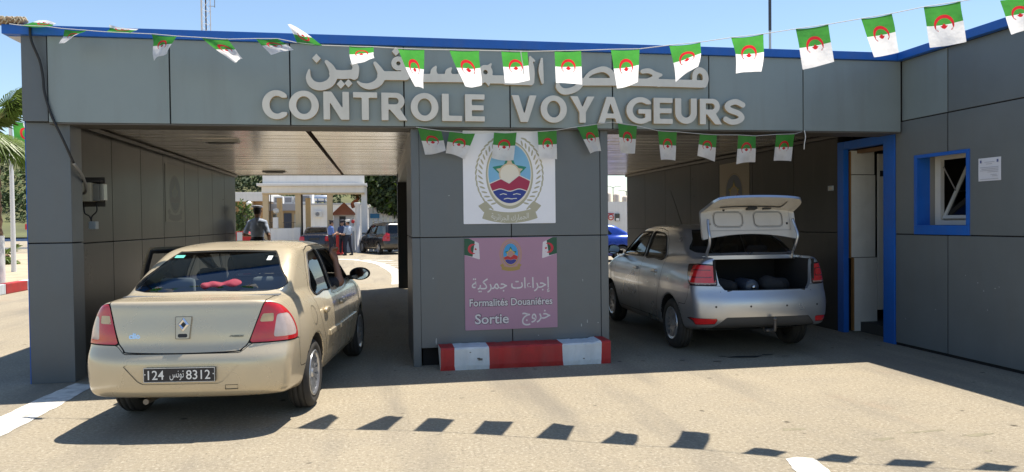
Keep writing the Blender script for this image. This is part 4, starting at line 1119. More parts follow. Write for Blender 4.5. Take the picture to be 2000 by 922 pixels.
def build_clio(loc, rotz):
    P = paint('champagne_paint', (.60, .51, .36), metal=.36, rough=.25)
    d = dict(hw=.82, wb=2.47, rw=.30, Ra=.345, ends=(-.90, 3.26), top=1.46, bow_r=(.055, .17), bow_f=(.16, .25), taper_r=.05, taper_f=.10,
             gbow_r=.17, gbow_f=.22, k=.05, gk=.075, uk=.03, gtaper=.05, rnd=2, grnd=5)
    d['side'] = spline([(-.60, .265), (-.80, .285), (-.885, .34), (-.90, .46), (-.893, .58), (-.862, .645), (-.838, .69), (-.825, .78), (-.80, .90), (-.785, .985), (-.765, 1.018), (-.68, 1.022), (-.45, 1.032), (.3, 1.04), (1.5, 1.03), (2.25, 1.0), (2.65, .93), (3.0, .82), (3.17, .70), (3.25, .52), (3.24, .34), (3.1, .22), (2.8, .20)], 5) + [(-.2, .20)]
    d['front'] = [(.66, .19), (.74, .215), (.79, .30), (.818, .46), (.826, .60), (.818, .74), (.790, .86), (.745, .95), (.69, 1.01), (.60, 1.045), (.3, 1.06)]
    d['gside'] = spline([(-.47, .98), (-.42, 1.035), (-.10, 1.22), (.22, 1.365), (.40, 1.41), (.75, 1.445), (1.1, 1.455), (1.45, 1.43), (1.70, 1.37), (2.1, 1.18), (2.5, .97)], 5) + [(2.5, .75), (-.47, .75)]
    d['gfront'] = [(.735, .80), (.725, .95), (.705, 1.05), (.665, 1.18), (.615, 1.30), (.57, 1.375), (.48, 1.43), (.3, 1.462)]
    sh = CarShape(d); s = sh.shell(.0195)
    root = thing('parked_car', 'champagne beige saloon car seen from behind, plate 124 8312, one front door open', 'car', loc, rotz)
    c = Cutter(s)
    c.cut('well', lambda x, y, z: np.minimum(np.hypot(y, z-.30), np.hypot(y-2.47, z-.30)) - .347, gap=0)
    c.cut('under', lambda x, y, z: z - .235, gap=0)
    def dome(y): return sstep(-.5, .6, y)
    RW = spline([(-.60, 1.068), (0, 1.062), (.60, 1.068), (.52, 1.24), (.43, 1.353), (.38, 1.362), (0, 1.372), (-.38, 1.362), (-.43, 1.353), (-.52, 1.24)], 4, closed=True)
    c.cut('rear_window', lambda x, y, z: np.maximum(sd_poly(RW, x, z), y-.55), gap=.004)
    WS = [(-.60, 1.03), (.60, 1.03), (.47, 1.36), (-.47, 1.36)]
    c.cut('windscreen', lambda x, y, z: np.maximum(sd_poly(WS, x, z)-.01, 1.5-y), gap=.004)
    rearw = spline([(.30, .965), (.70, .962), (1.00, .962), (1.012, 1.15), (.985, 1.335), (.80, 1.335), (.60, 1.315), (.44, 1.20)], 4, closed=True)
    frontw = [(1.10, .962), (2.16, .975), (2.13, 1.01), (1.66, 1.315), (1.5, 1.335), (1.085, 1.338)]
    fdoor = [(1.055, .285), (2.08, .285), (2.16, .38), (2.24, .62), (2.25, .96), (2.20, 1.03), (1.70, 1.355), (1.5, 1.378), (1.045, 1.382)]
    rdoor = [(.50, .285), (1.045, .285), (1.035, 1.382), (.78, 1.378), (.56, 1.345), (.36, 1.20), (.22, .98), (.235, .80), (.30, .66), (.42, .52)]
    for sd, nm in ((1, 'r'), (-1, 'l')):
        c.cut('rglass_'+nm, lambda x, y, z: side_mask(sd_poly(rearw, y, z), x, sd), gap=.004)
        c.cut('fglass_'+nm, lambda x, y, z: side_mask(sd_poly(frontw, y, z)-.004, x, sd), gap=.004)
        c.cut('rdoor_'+nm, lambda x, y, z: side_mask(sd_poly(rdoor, y, z)-.006, x, sd), gap=.0035)
        c.cut('fdoor_'+nm, lambda x, y, z: side_mask(sd_poly(fdoor, y, z)-.006, x, sd), gap=.0035)
    LXZ = [(.592, 1.02), (.95, 1.02), (.95, .695), (.487, .695)]
    LYZ = spline([(-1.1, 1.2), (-.80, 1.06), (-.72, 1.005), (-.63, .955), (-.57, .88), (-.535, .79), (-.535, .70), (-.56, .55)], 4) + [(-1.1, .5)]
    def light(x, y, z): return smax(sd_poly(LXZ, np.abs(x), z), sd_poly(LYZ, y, z), .03)
    c.cut('tail', light, gap=.004)
    c.cut('tail_clear', lambda x, y, z: smax(smax(light(x, y, z)+.030, (.655+.10*(z-.70))-np.abs(x), .02), np.maximum(z-.905, .725-z), .02), gap=0, src='tail')
    c.cut('tail_amber', lambda x, y, z: np.maximum(np.maximum(light(x, y, z)+.02, np.abs(x)-.655), np.maximum(z-.912, .85-z)), gap=0, src='tail')
    LID = spline([(-.44, .655), (-.40, .64), (0, .632), (.40, .64), (.44, .655), (.485, .70), (.535, .84), (.583, .98), (.60, 1.05)], 4) + [(.60, 1.4), (-.60, 1.4)] + spline([(-.60, 1.05), (-.583, .98), (-.535, .84), (-.485, .70)], 4)
    c.cut('lid', lambda x, y, z: np.maximum(sd_poly(LID, x, z), y-(-.485+.17*(x/.82)**2)), gap=.0045)
    BYZ = [(-1.3, 0), (-1.3, .8), (-.50, .8), (-.515, .66), (-.48, .47), (-.44, .445), (-.20, .44), (-.20, 0)]
    c.cut('bumper', lambda x, y, z: np.maximum(sd_poly(BYZ, y, z), z-(.692-.062*(1-sstep(.42, .52, np.abs(x))))), gap=.003)
    REC = [(-.44, .553), (.44, .553), (.32, .425), (.28, .405), (-.28, .405), (-.32, .425)]
    c.cut('plate_recess', lambda x, y, z: np.maximum(sd_poly(REC, x, z), y+.5), gap=0, src='bumper')
    FU = lambda x, y, z: np.maximum(np.hypot(y-.02, z-.80)-.082, .4-x)
    c.cut('fuel', FU, gap=.003)
    G = DARKGLASS()
    body = s.build('body', [(c.rest, 0), (c.seam, -.006), (c.parts['well'], 0), (c.parts['under'], 0)], [P, SEAM(), BLACK(), BLACK()], root)
    solid = c.rest + c.seam + c.parts['rdoor_r'] + c.parts['rdoor_l'] + c.parts['fdoor_r'] + c.parts['lid'] + c.parts['bumper'] + c.parts['fuel'] + c.parts['tail'] + c.parts['plate_recess']
    s.build('cabin_lining', [(solid, -.028)], [TRIM()], root)
    s.build('rear_window', [(c.parts['rear_window'], -.005)], [glass_mat('rear_glass', (.64, .70, .70), 1.5)], root)
    s.build('windscreen', [(c.parts['windscreen'], -.004)], [CARGLASS()], root)
    for nm in 'rl': s.build('side_window', [(c.parts['rglass_'+nm], -.006)], [G], root)
    for nm in ('rdoor_r', 'rdoor_l', 'fdoor_r'):
        dr = s.build('door', [(c.parts[nm], 0)], [P], root)
        sd = 1 if nm[-1] == 'r' else -1
        y = .46 if nm[0] == 'r' else 1.22
        z = .80
        def hf(a, b, q): return smax(np.sqrt(((b-y)/.085)**2 + ((q-z)/.030)**2)*.03-.03, np.abs(a-sd*.826)-.018, .012)
        h = sdf_obj('handle', hf, (sd*.826-.05, y-.12, z-.06), (sd*.826+.05, y+.12, z+.06), .011, P, dr)
        def mf(a, b, q):
            y0, y1 = (.56, 1.02) if nm[0] == 'r' else (1.07, 2.02)
            return smax(rbox(b, q, y0, y1, .535, .595, .012), np.abs(a-sd*.832)-.012, .01)
        sdf_obj('side_moulding', mf, (sd*.832-.04, .5, .5), (sd*.832+.04, 2.1, .63), .016, P, dr)
    for sd in (1, -1):   # short moulding behind the rear wheel arch
        def mf(a, b, q): return smax(smax(rbox(b, q, -.50, -.33, .585, .62, .01), np.abs(a-sd*.822)-.014, .01), -10+0*a, .01)
    # window surrounds
    for sd in (1, -1):
        for poly in (rearw, frontw):
            pts = []; bm = bmesh.new()
            A = np.array([(p[0], p[1]) for p in poly] + [(poly[0][0], poly[0][1])])
            for a, b in zip(A[:-1], A[1:]):
                for k in range(6):
                    q = a+(b-a)*k/6; lo, hi = .3, .9
                    for _ in range(24):
                        m_ = (lo+hi)/2
                        if sh(np.array([m_]), np.array([q[0]]), np.array([q[1]]))[0] < 0: lo = m_
                        else: hi = m_
                    pts.append((sd*(lo+.001), q[0], q[1]))
            pts.append(pts[0])
            if not (sd == -1 and poly is frontw): tube(bm, pts, .009, 6, cap=False); obj('window_seal', bm, BLACK(), root, True)
    # open front left door
    hinge = Vector((-.80, 2.22, 0)); Md = Matrix.Translation(hinge) @ Matrix.Rotation(R(-24), 4, 'Z') @ Matrix.Translation(-hinge)
    dl = s.build('door', [(c.parts['fdoor_l'], 0), (c.parts['fdoor_l'], -.045)], [P, BLACK()], root, Md)
    dl['label'] = 'front door standing ajar'
    bm = bmesh.new(); fr = frontw + [frontw[0]]
    pts = []
    for a, b in zip(fr[:-1], fr[1:]):
        for k in range(5):
            q = np.array(a)+(np.array(b)-np.array(a))*k/5; lo, hi = .3, .9
            for _ in range(24):
                m_ = (lo+hi)/2
                if sh(np.array([m_]), np.array([q[0]]), np.array([q[1]]))[0] < 0: lo = m_
                else: hi = m_
            pts.append(Md @ Vector((-(lo-.02), q[0], q[1])))
    pts.append(pts[0]); tube(bm, pts, .022, 8, cap=False); obj('window_frame', bm, BLACK(), dl, True)
    # lamps
    red = lens('red_lens', (.50, .012, .014)); clear = lens('rose_clear_lens', (.52, .42, .39)); amber = lens('pale_amber_lens', (.55, .40, .20))
    for sd in (1, -1):
        def half(fs): return [f for f in fs if s.V[f[0]][0]*sd > 0]
        tl = s.build('tail_light', [(half(c.parts['tail']), .004)], [red], root)
        s.build('reversing_lens', [(half(c.parts['tail_clear']), .003)], [clear], tl)
        s.build('indicator_lens', [(half(c.parts['tail_amber']), .003)], [amber], tl)
    lid = s.build('boot_lid', [(c.parts['lid'], 0)], [P], root)
    bp = s.build('rear_bumper', [(c.parts['bumper'], 0), (c.parts['plate_recess'], -.007)], [P, P], root)
    s.build('fuel_flap', [(c.parts['fuel'], -.001)], [P], root)
    # emblem housing, lettering
    def ysurf(x, z, y0=-1.0, y1=-.4):
        lo, hi = y0, y1
        for _ in range(28):
            m_ = (lo+hi)/2
            if sh(np.array([x]), np.array([m_]), np.array([z]))[0] < 0: hi = m_
            else: lo = m_
        return lo
    yb = ysurf(0, .82); tilt = math.atan2(ysurf(0, .88)-ysurf(0, .76), .12)
    Mt = Matrix.Translation((0, yb-.003, .82)) @ Matrix.Rotation(-tilt, 4, 'X') 
    hs = plate('emblem_housing', -.062, .062, -.09, .09, .006, [(lambda u, v: sd_poly([(-.058, .082), (.058, .082), (.048, -.08), (-.048, -.08)], u, v)-.005, 2),
               (lambda u, v: sd_poly([(-.058, .082), (.058, .082), (.048, -.08), (-.048, -.08)], u, v)-.0005, 0), (lambda u, v: rbox(u, v, -.036, .036, -.073, -.045, .012), 1)], [P, BLACK(), mat('seam_brown', (.16, .13, .09), rough=.7)], lid, lambda u, v, q: tuple(Mt @ Vector((u, -q, v))), depth=.006)
    hs.name = 'emblem_housing'
    dm = diamond_badge(lid, 0, 0, 0, .086, .108); dm.data.transform(Mt @ Matrix.Translation((0, -.007, .024))); bm = bmesh.new(); bm.faces.new([bm.verts.new((a, -.0075, b+.024)) for a, b in ((-.020, 0), (0, -.025), (.020, 0), (0, .025))]); bm.transform(Mt); obj('emblem_core', bm, BLACK(), dm)
    for (xx, txt, wd, sz) in ((-.365, 'clio', .085, .055), (.385, 'EXPRESSION', .125, .018)):
        y_ = ysurf(xx, .755)
        Mx = Matrix.Translation((xx, y_-.003, .745)) @ Matrix.Rotation(R(90)-tilt, 4, 'X')
        text_mesh('badge_lettering', txt, sz, CHROME() if txt == 'clio' else mat('grey_badge', (.22, .19, .14), rough=.3, metal=.6), lid, Mx, extrude=.002, fitw=wd, offset=.003 if txt == 'clio' else .001)
    # number plate
    yp = ysurf(0, .48)-.004
    bm = BX(-.265, .265, yp-.010, yp+.004, .425, .535, bev=.004)
    pl = obj('number_plate', bm, mat('plate_black', (.012, .014, .022), rough=.35), bp)
    W_ = mat('plate_white', (.78, .78, .76), rough=.4)
    z0 = .447
    for txt, xx, sz, wd, fl in (('124', -.172, .098, .118, False), ('8312', .140, .098, .178, False), (ar('\uFE97\uFEEE\uFEE7\uFEB2'), -.018, .085, .105, True)):
        text_mesh('plate_lettering', txt, sz, W_, pl, face_south(xx, yp-.0105, z0+(.014 if fl else 0)), extrude=.0006, fitw=wd, offset=(0 if fl else .0005), chars=fl)
    bm = bmesh.new()
    for xx in (-.252, .252): box(bm, xx-.004, xx+.004, yp-.012, yp-.009, .482, .490)
    for a in ((-.262, .262, .427, .4295), (-.262, .262, .5305, .533), (-.262, -.2595, .4295, .5305), (.2595, .262, .4295, .5305)): box(bm, a[0], a[1], yp-.0115, yp-.009, a[2], a[3])
    obj('plate_border', bm, W_, pl)
    bm = bmesh.new(); tube(bm, [(.33, ysurf(.33, .375)-.001, .36), (.42, ysurf(.42, .375)-.001, .36), (.42, ysurf(.42, .39)-.001, .392), (.33, ysurf(.33, .39)-.001, .392), (.33, ysurf(.33, .375)-.001, .36)], .0022, 5); obj('tow_cover_seam', bm, SEAM(), bp)
    # wheels
    for (xx, y, fl) in ((.715, 0, False), (-.715, 0, True), (.715, 2.47, False), (-.715, 2.47, True)):
        make_wheel(root, .298, .185, .195, (xx, y, .298), fl, ('multi', 14))
    door_mirror(root, 1, 2.10, 1.02, .74, BLACK(), w=.24, h=.15)
    door_mirror(dl, -1, 2.10, 1.02, .74, BLACK(), w=.22, h=.14)
    for ch in dl.children:
        if ch.name.startswith('door_mirror'): ch.matrix_local = Md
    # cabin
    bm = BX(-.62, .62, -.46, .02, 1.0, 1.03, bev=.01); obj('parcel_shelf', bm, mat('shelf_carpet', (.10, .105, .11), rough=.95, var=.2, scale=30), root)
    seat(root, -.36, 1.25, .30, .60); seat(root, .36, 1.25, .30, .60)
    bm = BX(-.62, .62, .20, .80, .30, .48, bev=.05); box(bm, -.62, .62, .05, .20, .45, .99, bev=.05); obj('rear_bench', bm, SEAT(), root, True)
    for xx in (-.40, .40):
        obj('headrest', BX(xx-.15, xx+.15, .05, .14, .98, 1.14, bev=.045), mat('headrest_fabric', (.30, .31, .31), rough=.95), root, True)
    bm = BX(-.64, .64, 1.98, 2.35, .72, .98, bev=.06); obj('dashboard', bm, TRIM(), root, True)
    bm = bmesh.new(); tube(bm, [(-.36+.18*math.cos(a), 1.82+.06*math.sin(a), .93+.17*math.sin(a)) for a in np.linspace(0, 2*math.pi, 25)], .014, 8, cap=False); obj('steering_wheel', bm, BLACK(), root, True)
    obj('interior_mirror', BX(-.11, .11, 1.66, 1.70, 1.23, 1.30, bev=.02), BLACK(), root)
    bm = bmesh.new(); tube(bm, [(-.3, -.80, .255), (-.3, -.55, .25)], .022, 10); obj('exhaust_pipe', bm, mat('exhaust_steel', (.2, .18, .16), rough=.5, metal=.9), root)
    # stickers on the rear glass
    def gy(x, z): return ysurf(x, z, -1, .6)
    for (xx, zz, w, h, cc) in ((-.40, 1.325, .085, .022, (.12, .50, .42)), (.40, 1.305, .04, .035, (.6, .65, .62))):
        bm = bmesh.new(); q = [bm.verts.new((xx+a, gy(xx+a, zz+b)+.002, zz+b)) for a, b in ((-w/2, -h/2), (w/2, -h/2), (w/2, h/2), (-w/2, h/2))]; bm.faces.new(q)
        obj('window_sticker', bm, mat('sticker_%d' % int(cc[0]*100), cc, rough=.5), root)
    return root, sh

def ysurf_of(sh, x, z, y0, y1):
    lo, hi = y0, y1
    for _ in range(28):
        m_ = (lo+hi)/2
        if sh(np.array([x]), np.array([m_]), np.array([z]))[0] < 0: hi = m_
        else: lo = m_
    return lo

CLIO, CLIO_SHAPE = build_clio((-1.39, 6.77, 0), R(-7.5))
b_ = sdf_obj('cloth_bundle', lambda x, y, z: smin(np.sqrt((np.maximum(np.abs(x)-.12, 0))**2+(y*.8)**2+(z*1.5)**2)-.052-.010*np.sin(38*x+24*z)*np.sin(33*y+19*x), np.sqrt((x-.1)**2+y*y+(z-.005)**2)-.055, .05), (-.28, -.12, -.12), (.28, .12, .12), .009, mat('red_cloth', (.26, .025, .05), rough=.9, var=.35, scale=20))
tag(b_, 'rolled crimson cloth lying on the parcel shelf behind the beige car rear window', 'cloth')
b_.location = (-1.39+.10*.99-.25*.13, 6.77-.25*.99-.10*.13, 1.09)
def boundary_strip(s, faces, o0, o1):
    ec = set((f[i], f[(i+1) % len(f)]) for f in faces for i in range(len(f)))
    V = []; F = []; mp = {}
    for a, b in ec:
        if (b, a) not in ec:
            for i in (a, b):
                if i not in mp:
                    v, n = s.V[i], s.N[i]; mp[i] = len(V)
                    V.append(tuple(v[k]+n[k]*o0 for k in range(3))); V.append(tuple(v[k]+n[k]*o1 for k in range(3)))
            F.append((mp[a], mp[b], mp[b]+1, mp[a]+1))
    return V, F
def surf_x(sh, y, z):
    lo, hi = .3, .95
    for _ in range(24):
        m_ = (lo+hi)/2
        if sh(np.array([m_]), np.array([y]), np.array([z]))[0] < 0: lo = m_
        else: hi = m_
    return lo
def side_curve(sh, pts, sd, off=.001, k=6, closed=True):
    A = [np.array(p, float) for p in pts] + ([np.array(pts[0], float)] if closed else []); out = []
    for a, b in zip(A[:-1], A[1:]):
        for i in range(k):
            q = a+(b-a)*i/k; out.append((sd*(surf_x(sh, q[0], q[1])+off), q[0], q[1]))
    q = A[-1]; out.append((sd*(surf_x(sh, q[0], q[1])+off), q[0], q[1]))
    return out

def build_logan(loc, rotz):
    P = paint('silver_paint', (.47, .50, .55), metal=.80, rough=.30)
    d = dict(hw=.86, wb=2.63, rw=.31, Ra=.365, ends=(-.91, 3.47), top=1.56, bow_r=(.05, .18), bow_f=(.16, .25), taper_r=.04, taper_f=.10,
             gbow_r=.13, gbow_f=.22, k=.05, gk=.085, uk=.035, gtaper=.06, rnd=3, grnd=6)
    d['side'] = spline([(-.55, .30), (-.80, .345), (-.875, .40), (-.905, .50), (-.91, .62), (-.895, .70), (-.868, .765), (-.855, .82), (-.83, .98), (-.818, 1.10), (-.815, 1.155), (-.79, 1.178), (-.70, 1.176), (-.40, 1.17), (.4, 1.165), (1.5, 1.15), (2.3, 1.10), (2.75, 1.04), (3.15, .92), (3.36, .78), (3.46, .55), (3.44, .34), (3.3, .24), (3.0, .22)], 5) + [(-.2, .22)]
    d['front'] = [(.70, .21), (.785, .245), (.84, .36), (.862, .55), (.866, .72), (.855, .87), (.82, 1.0), (.775, 1.085), (.70, 1.145), (.55, 1.178), (.3, 1.19)]
    d['gside'] = spline([(-.46, 1.08), (-.40, 1.16), (-.10, 1.34), (.16, 1.46), (.36, 1.508), (.75, 1.545), (1.15, 1.555), (1.5, 1.535), (1.78, 1.47), (2.2, 1.27), (2.6, 1.06)], 5) + [(2.6, .9), (-.46, .9)]
    d['gfront'] = [(.775, .90), (.765, 1.04), (.745, 1.14), (.70, 1.28), (.65, 1.40), (.60, 1.475), (.50, 1.53), (.3, 1.56)]
    sh = CarShape(d); s = sh.shell(.021)
    root = thing('parked_car', 'silver grey saloon car with its boot lid raised, parked inside the right passage', 'car', loc, rotz)
    c = Cutter(s)
    c.cut('well', lambda x, y, z: np.minimum(np.hypot(y, z-.31), np.hypot(y-2.63, z-.31)) - .367, gap=0)
    c.cut('under', lambda x, y, z: z - .25, gap=0)
    RW = spline([(-.62, 1.205), (0, 1.20), (.62, 1.205), (.55, 1.36), (.48, 1.455), (.42, 1.468), (0, 1.475), (-.42, 1.468), (-.48, 1.455), (-.55, 1.36)], 4, closed=True)
    c.cut('rear_window', lambda x, y, z: np.maximum(sd_poly(RW, x, z), y-.6), gap=.004)
    c.cut('windscreen', lambda x, y, z: np.maximum(sd_poly([(-.64, 1.13), (.64, 1.13), (.50, 1.455), (-.50, 1.455)], x, z)-.01, 1.5-y), gap=.004)
    rearw = spline([(.42, 1.10), (.80, 1.095), (1.13, 1.095), (1.14, 1.28), (1.115, 1.435), (.92, 1.432), (.70, 1.41), (.55, 1.33)], 4, closed=True)
    frontw = [(1.24, 1.095), (2.28, 1.095), (2.24, 1.13), (1.78, 1.41), (1.6, 1.435), (1.225, 1.438)]
    fdoor = [(1.19, .33), (2.2, .33), (2.28, .43), (2.36, .68), (2.37, 1.08), (2.32, 1.15), (1.82, 1.455), (1.6, 1.478), (1.18, 1.484)]
    rdoor = [(.54, .33), (1.18, .33), (1.17, 1.484), (.90, 1.476), (.66, 1.445), (.48, 1.34), (.34, 1.10), (.335, .92), (.37, .76), (.45, .60)]
    for sd, nm in ((1, 'r'), (-1, 'l')):
        c.cut('rglass_'+nm, lambda x, y, z: side_mask(sd_poly(rearw, y, z), x, sd), gap=.004)
        c.cut('fglass_'+nm, lambda x, y, z: side_mask(sd_poly(frontw, y, z)-.004, x, sd), gap=.004)
        c.cut('rdoor_'+nm, lambda x, y, z: side_mask(sd_poly(rdoor, y, z)-.006, x, sd), gap=.0035)
        c.cut('fdoor_'+nm, lambda x, y, z: side_mask(sd_poly(fdoor, y, z)-.006, x, sd), gap=.0035)
    LXZ = spline([(.598, 1.075), (.75, 1.085), (.97, 1.09)], 3) + [(.97, .835), (.75, .838), (.588, .842), (.585, .86)]
    LYZ = [(-1.1, 1.3), (-.60, 1.09), (-.42, 1.075), (-.47, 1.00), (-.53, .90), (-.60, .83), (-1.1, .78)]
    def light(x, y, z): return smax(sd_poly(LXZ, np.abs(x), z), sd_poly(LYZ, y, z), .025)
    c.cut('tail', light, gap=.004)
    redz = lambda x, y, z: smax(smax(light(x, y, z)+.012, np.maximum(y+.56, 0*y-1), .02), np.maximum(.868-z, -1), .02)
    c.cut('tail_red', redz, gap=0, src='tail')
    c.cut('tail_groove', lambda x, y, z: np.maximum(np.abs(np.maximum(np.abs(z-.975)-.042, .645-np.abs(x)))-.007, redz(x, y, z)+.012), gap=0, src='tail_red')
    c.cut('tail_pale', lambda x, y, z: np.maximum(light(x, y, z)+.010, np.maximum(z-.872, y+.60)), gap=0, src='tail')
    OP = spline([(-.52, .80), (-.47, .782), (0, .778), (.47, .782), (.52, .80), (.565, .86), (.585, .98), (.60, 1.10), (.615, 1.19)], 4) + [(.615, 1.5), (-.615, 1.5)] + spline([(-.615, 1.19), (-.60, 1.10), (-.585, .98), (-.565, .86)], 4)
    c.cut('lid', lambda x, y, z: np.maximum(sd_poly(OP, x, z), y-(-.475+.14*(x/.86)**2)), gap=0)
    BYZ = [(-1.3, 0), (-1.3, .834), (-.58, .834), (-.55, .70), (-.47, .60), (-.30, .60), (-.30, 0)]
    c.cut('bumper', lambda x, y, z: sd_poly(BYZ, y, z), gap=.003)
    DIF = [(-.50, .475), (.50, .475), (.62, .36), (.70, .2), (-.70, .2), (-.62, .36)]
    c.cut('diffuser', lambda x, y, z: np.maximum(sd_poly(DIF, x, z), y+.45), gap=.002, src='bumper')
    c.cut('reflector', lambda x, y, z: np.maximum(sd_poly([(.625, .40), (.80, .385), (.83, .455), (.60, .46)], np.abs(x), z)-.004, y+.5), gap=.002, src='bumper')
    G = glass_mat('side_glass', (.42, .46, .46), 1.0)
    s.build('body', [(c.rest, 0), (c.seam, -.006), (c.parts['well'], 0), (c.parts['under'], 0)], [P, SEAM(), BLACK(), BLACK()], root)
    solid = c.rest + c.seam + [f for k in ('rdoor_r', 'rdoor_l', 'fdoor_r', 'fdoor_l', 'bumper', 'tail', 'tail_red', 'tail_groove', 'tail_pale', 'diffuser', 'reflector') for f in c.parts[k]]
    s.build('cabin_lining', [(solid, -.035)], [TRIM()], root)
    s.build('rear_window', [(c.parts['rear_window'], -.005)], [glass_mat('rear_glass', (.42, .47, .47), 1.35)], root)
    s.build('windscreen', [(c.parts['windscreen'], -.004)], [CARGLASS()], root)
    for nm in 'rl':
        s.build('side_window', [(c.parts['rglass_'+nm], -.006)], [G], root)
        s.build('side_window', [(c.parts['fglass_'+nm], -.006)], [G], root)
    for nm in ('rdoor_r', 'rdoor_l', 'fdoor_r', 'fdoor_l'):
        dr = s.build('door', [(c.parts[nm], 0)], [P], root)
        sd = 1 if nm[-1] == 'r' else -1
        y = .60 if nm[0] == 'r' else 1.36; z = .93
        def hf(a, b, q): return smax(rbox(b, q, y-.09, y+.09, z-.018, z+.018, .016), np.abs(a-sd*(surf_x(sh, y, z)+.004))-.022, .014)
        sdf_obj('handle', hf, (sd*.85-.08, y-.13, z-.06), (sd*.85+.08, y+.13, z+.06), .012, P, dr)
    for sd in (1, -1):
        for poly in (rearw, frontw): bm = bmesh.new(); tube(bm, side_curve(sh, poly, sd), .010, 6, cap=False); obj('window_seal', bm, BLACK(), root, True)
    red = lens('red_lens', (.50, .012, .014)); dark = lens('smoked_lens', (.03, .008, .009)); pale = lens('pale_lens', (.30, .20, .16))
    for sd in (1, -1):
        def half(fs): return [f for f in fs if s.V[f[0]][0]*sd > 0]
        tl = s.build('tail_light', [(half(c.parts['tail']), .002)], [dark], root)
        s.build('brake_lens', [(half(c.parts['tail_red']), .004)], [red], tl)
        s.build('light_guide', [(half(c.parts['tail_groove']), .003)], [lens('deep_red_lens', (.12, .006, .008))], tl)
        s.build('reversing_lens', [(half(c.parts['tail_pale']), .004)], [pale], tl)
    bp = s.build('rear_bumper', [(c.parts['bumper'], 0)], [P], root)
    s.build('diffuser', [(c.parts['diffuser'], -.008)], [mat('grey_plastic', (.05, .052, .055), rough=.6, var=.15)], bp)
    for sd in (1, -1):
        s.build('reflector', [([f for f in c.parts['reflector'] if s.V[f[0]][0]*sd > 0], -.002)], [red], bp)
    for x in (-.62, -.22, .22, .62):
        y = ysurf_of(sh, x, .60, -1.1, -.3)
        bm = bmesh.new(); lathe(bm, [(0, -.004), (.010, -.004), (.012, 0), (.012, .01)], n=14, axis='Y', loc=(x, y, .60)); obj('parking_sensor', bm, BLACK(), bp)
    # boot opening: painted gutter, dark tub
    V, F = boundary_strip(s, c.parts['lid'], 0, -.045); raw('boot_gutter', V, F, P, root)
    carpet = mat('boot_carpet', (.010, .010, .011), rough=.95, var=.3, scale=25)
    bm = bmesh.new()
    def wall(*a): box(bm, *a)
    wall(-.60, .60, -.80, .10, .68, .71); wall(-.62, -.60, -.80, .10, .50, 1.13); wall(.60, .62, -.80, .10, .50, 1.13); wall(-.60, .60, .10, .13, .50, 1.13)
    wall(-.60, .60, -.36, .10, 1.11, 1.13); wall(-.56, .56, -.835, -.80, .50, .77)
    obj('boot_lining', bm, carpet, root)
    obj('boot_sill', BX(-.48, .48, -.85, -.80, .768, .785, bev=.006), BLACK(), root)
    # the lid itself, swung up on two gooseneck arms
    Ml = Matrix.Translation((0, -.40, 1.40)) @ Matrix.Rotation(R(-103), 4, 'X') @ Matrix.Translation((0, .46, -1.17))
    lid = s.build('boot_lid', [(c.parts['lid'], 0)], [P], root, Ml); lid['label'] = 'raised boot lid showing its pale underside'
    V, F = boundary_strip(s, c.parts['lid'], 0, -.030); V = [tuple(Ml @ Vector(v)) for v in V]; raw('lid_edge', V, F, P, lid)
    inner_m = mat('lid_underside_paint', (.55, .525, .48), rough=.35, metal=.1, var=.06)
    c.parts['inner'] = list(c.parts['lid'])
    pk = lambda x, y, z: np.maximum(rbox(np.abs(x), y, .085, .43, -.735, -.575, .045), 1.05-z)
    ring = lambda x, y, z: np.abs(pk(x, y, z)-.012)-.012
    c.cut('ring', ring, gap=0, src='inner'); c.cut('pocket', lambda x, y, z: pk(x, y, z), gap=0, src='inner')
    gk = lambda x, y, z: np.abs(np.maximum(np.abs(x)-.545, y+.515))-.006
    c.cut('crease', lambda x, y, z: np.maximum(gk(x, y, z), .95-z), gap=0, src='inner')
    low = lambda x, y, z: smax(np.abs(x)-.40, np.maximum(z-1.06, .86-z), .03)
    c.cut('lowpocket', low, gap=0, src='inner')
    s.build('lid_underside', [(c.parts['inner'], -.031), (c.parts['pocket'], -.034), (c.parts['ring'], -.020), (c.parts['crease'], -.026), (c.parts['lowpocket'], -.016)],
            [inner_m, inner_m, mat('lid_recess_paint', (.40, .385, .36), rough=.5), mat('lid_recess_paint', (.3, .29, .28)), inner_m], lid, Ml)
    bm = bmesh.new()
    def dot(x, y, z, r):
        p = Ml @ Vector((x, y, z)); bmesh.ops.create_uvsphere(bm, u_segments=10, v_segments=6, radius=r, matrix=Matrix.Translation(p))
    for x, y in ((-.50, -.60), (.50, -.60), (-.30, -.775), (.50, -.78)): dot(x, y, 1.138, .016)
    obj('rubber_stop', bm, BLACK(), lid, True)
    bm = BX(-.02, .10, -.80, -.765, 1.05, 1.13, bev=.01); bm.transform(Ml); obj('lock', bm, BLACK(), lid)
    bm = BX(.19, .29, -.80, -.77, 1.07, 1.12, bev=.006); bm.transform(Ml); obj('warning_triangle_clip', bm, BLACK(), lid)
    for sd in (1, -1):
        bm = TB(spline([(sd*.55, -.42, 1.12), (sd*.55, -.45, 1.20), (sd*.55, -.52, 1.30), (sd*.56, -.55, 1.40), (sd*.555, -.50, 1.50), (sd*.54, -.46, 1.60)], 5), .017, 10); obj('hinge_arm', bm, P, root, True)
    for (xx, y, fl) in ((.75, 0, False), (-.75, 0, True), (.75, 2.63, False), (-.75, 2.63, True)):
        make_wheel(root, .312, .185, .20, (xx, y, .312), fl, ('double', 7))
    door_mirror(root, -1, 2.22, 1.16, .80, BLACK(), w=.22, h=.15); door_mirror(root, 1, 2.22, 1.16, .80, BLACK(), w=.22, h=.15)
    bm = bmesh.new(); tube(bm, spline([(.04, -.60, .33), (.04, -.86, .31), (.04, -.95, .32), (.04, -.965, .38), (.04, -.965, .44)], 5), .016, 10)
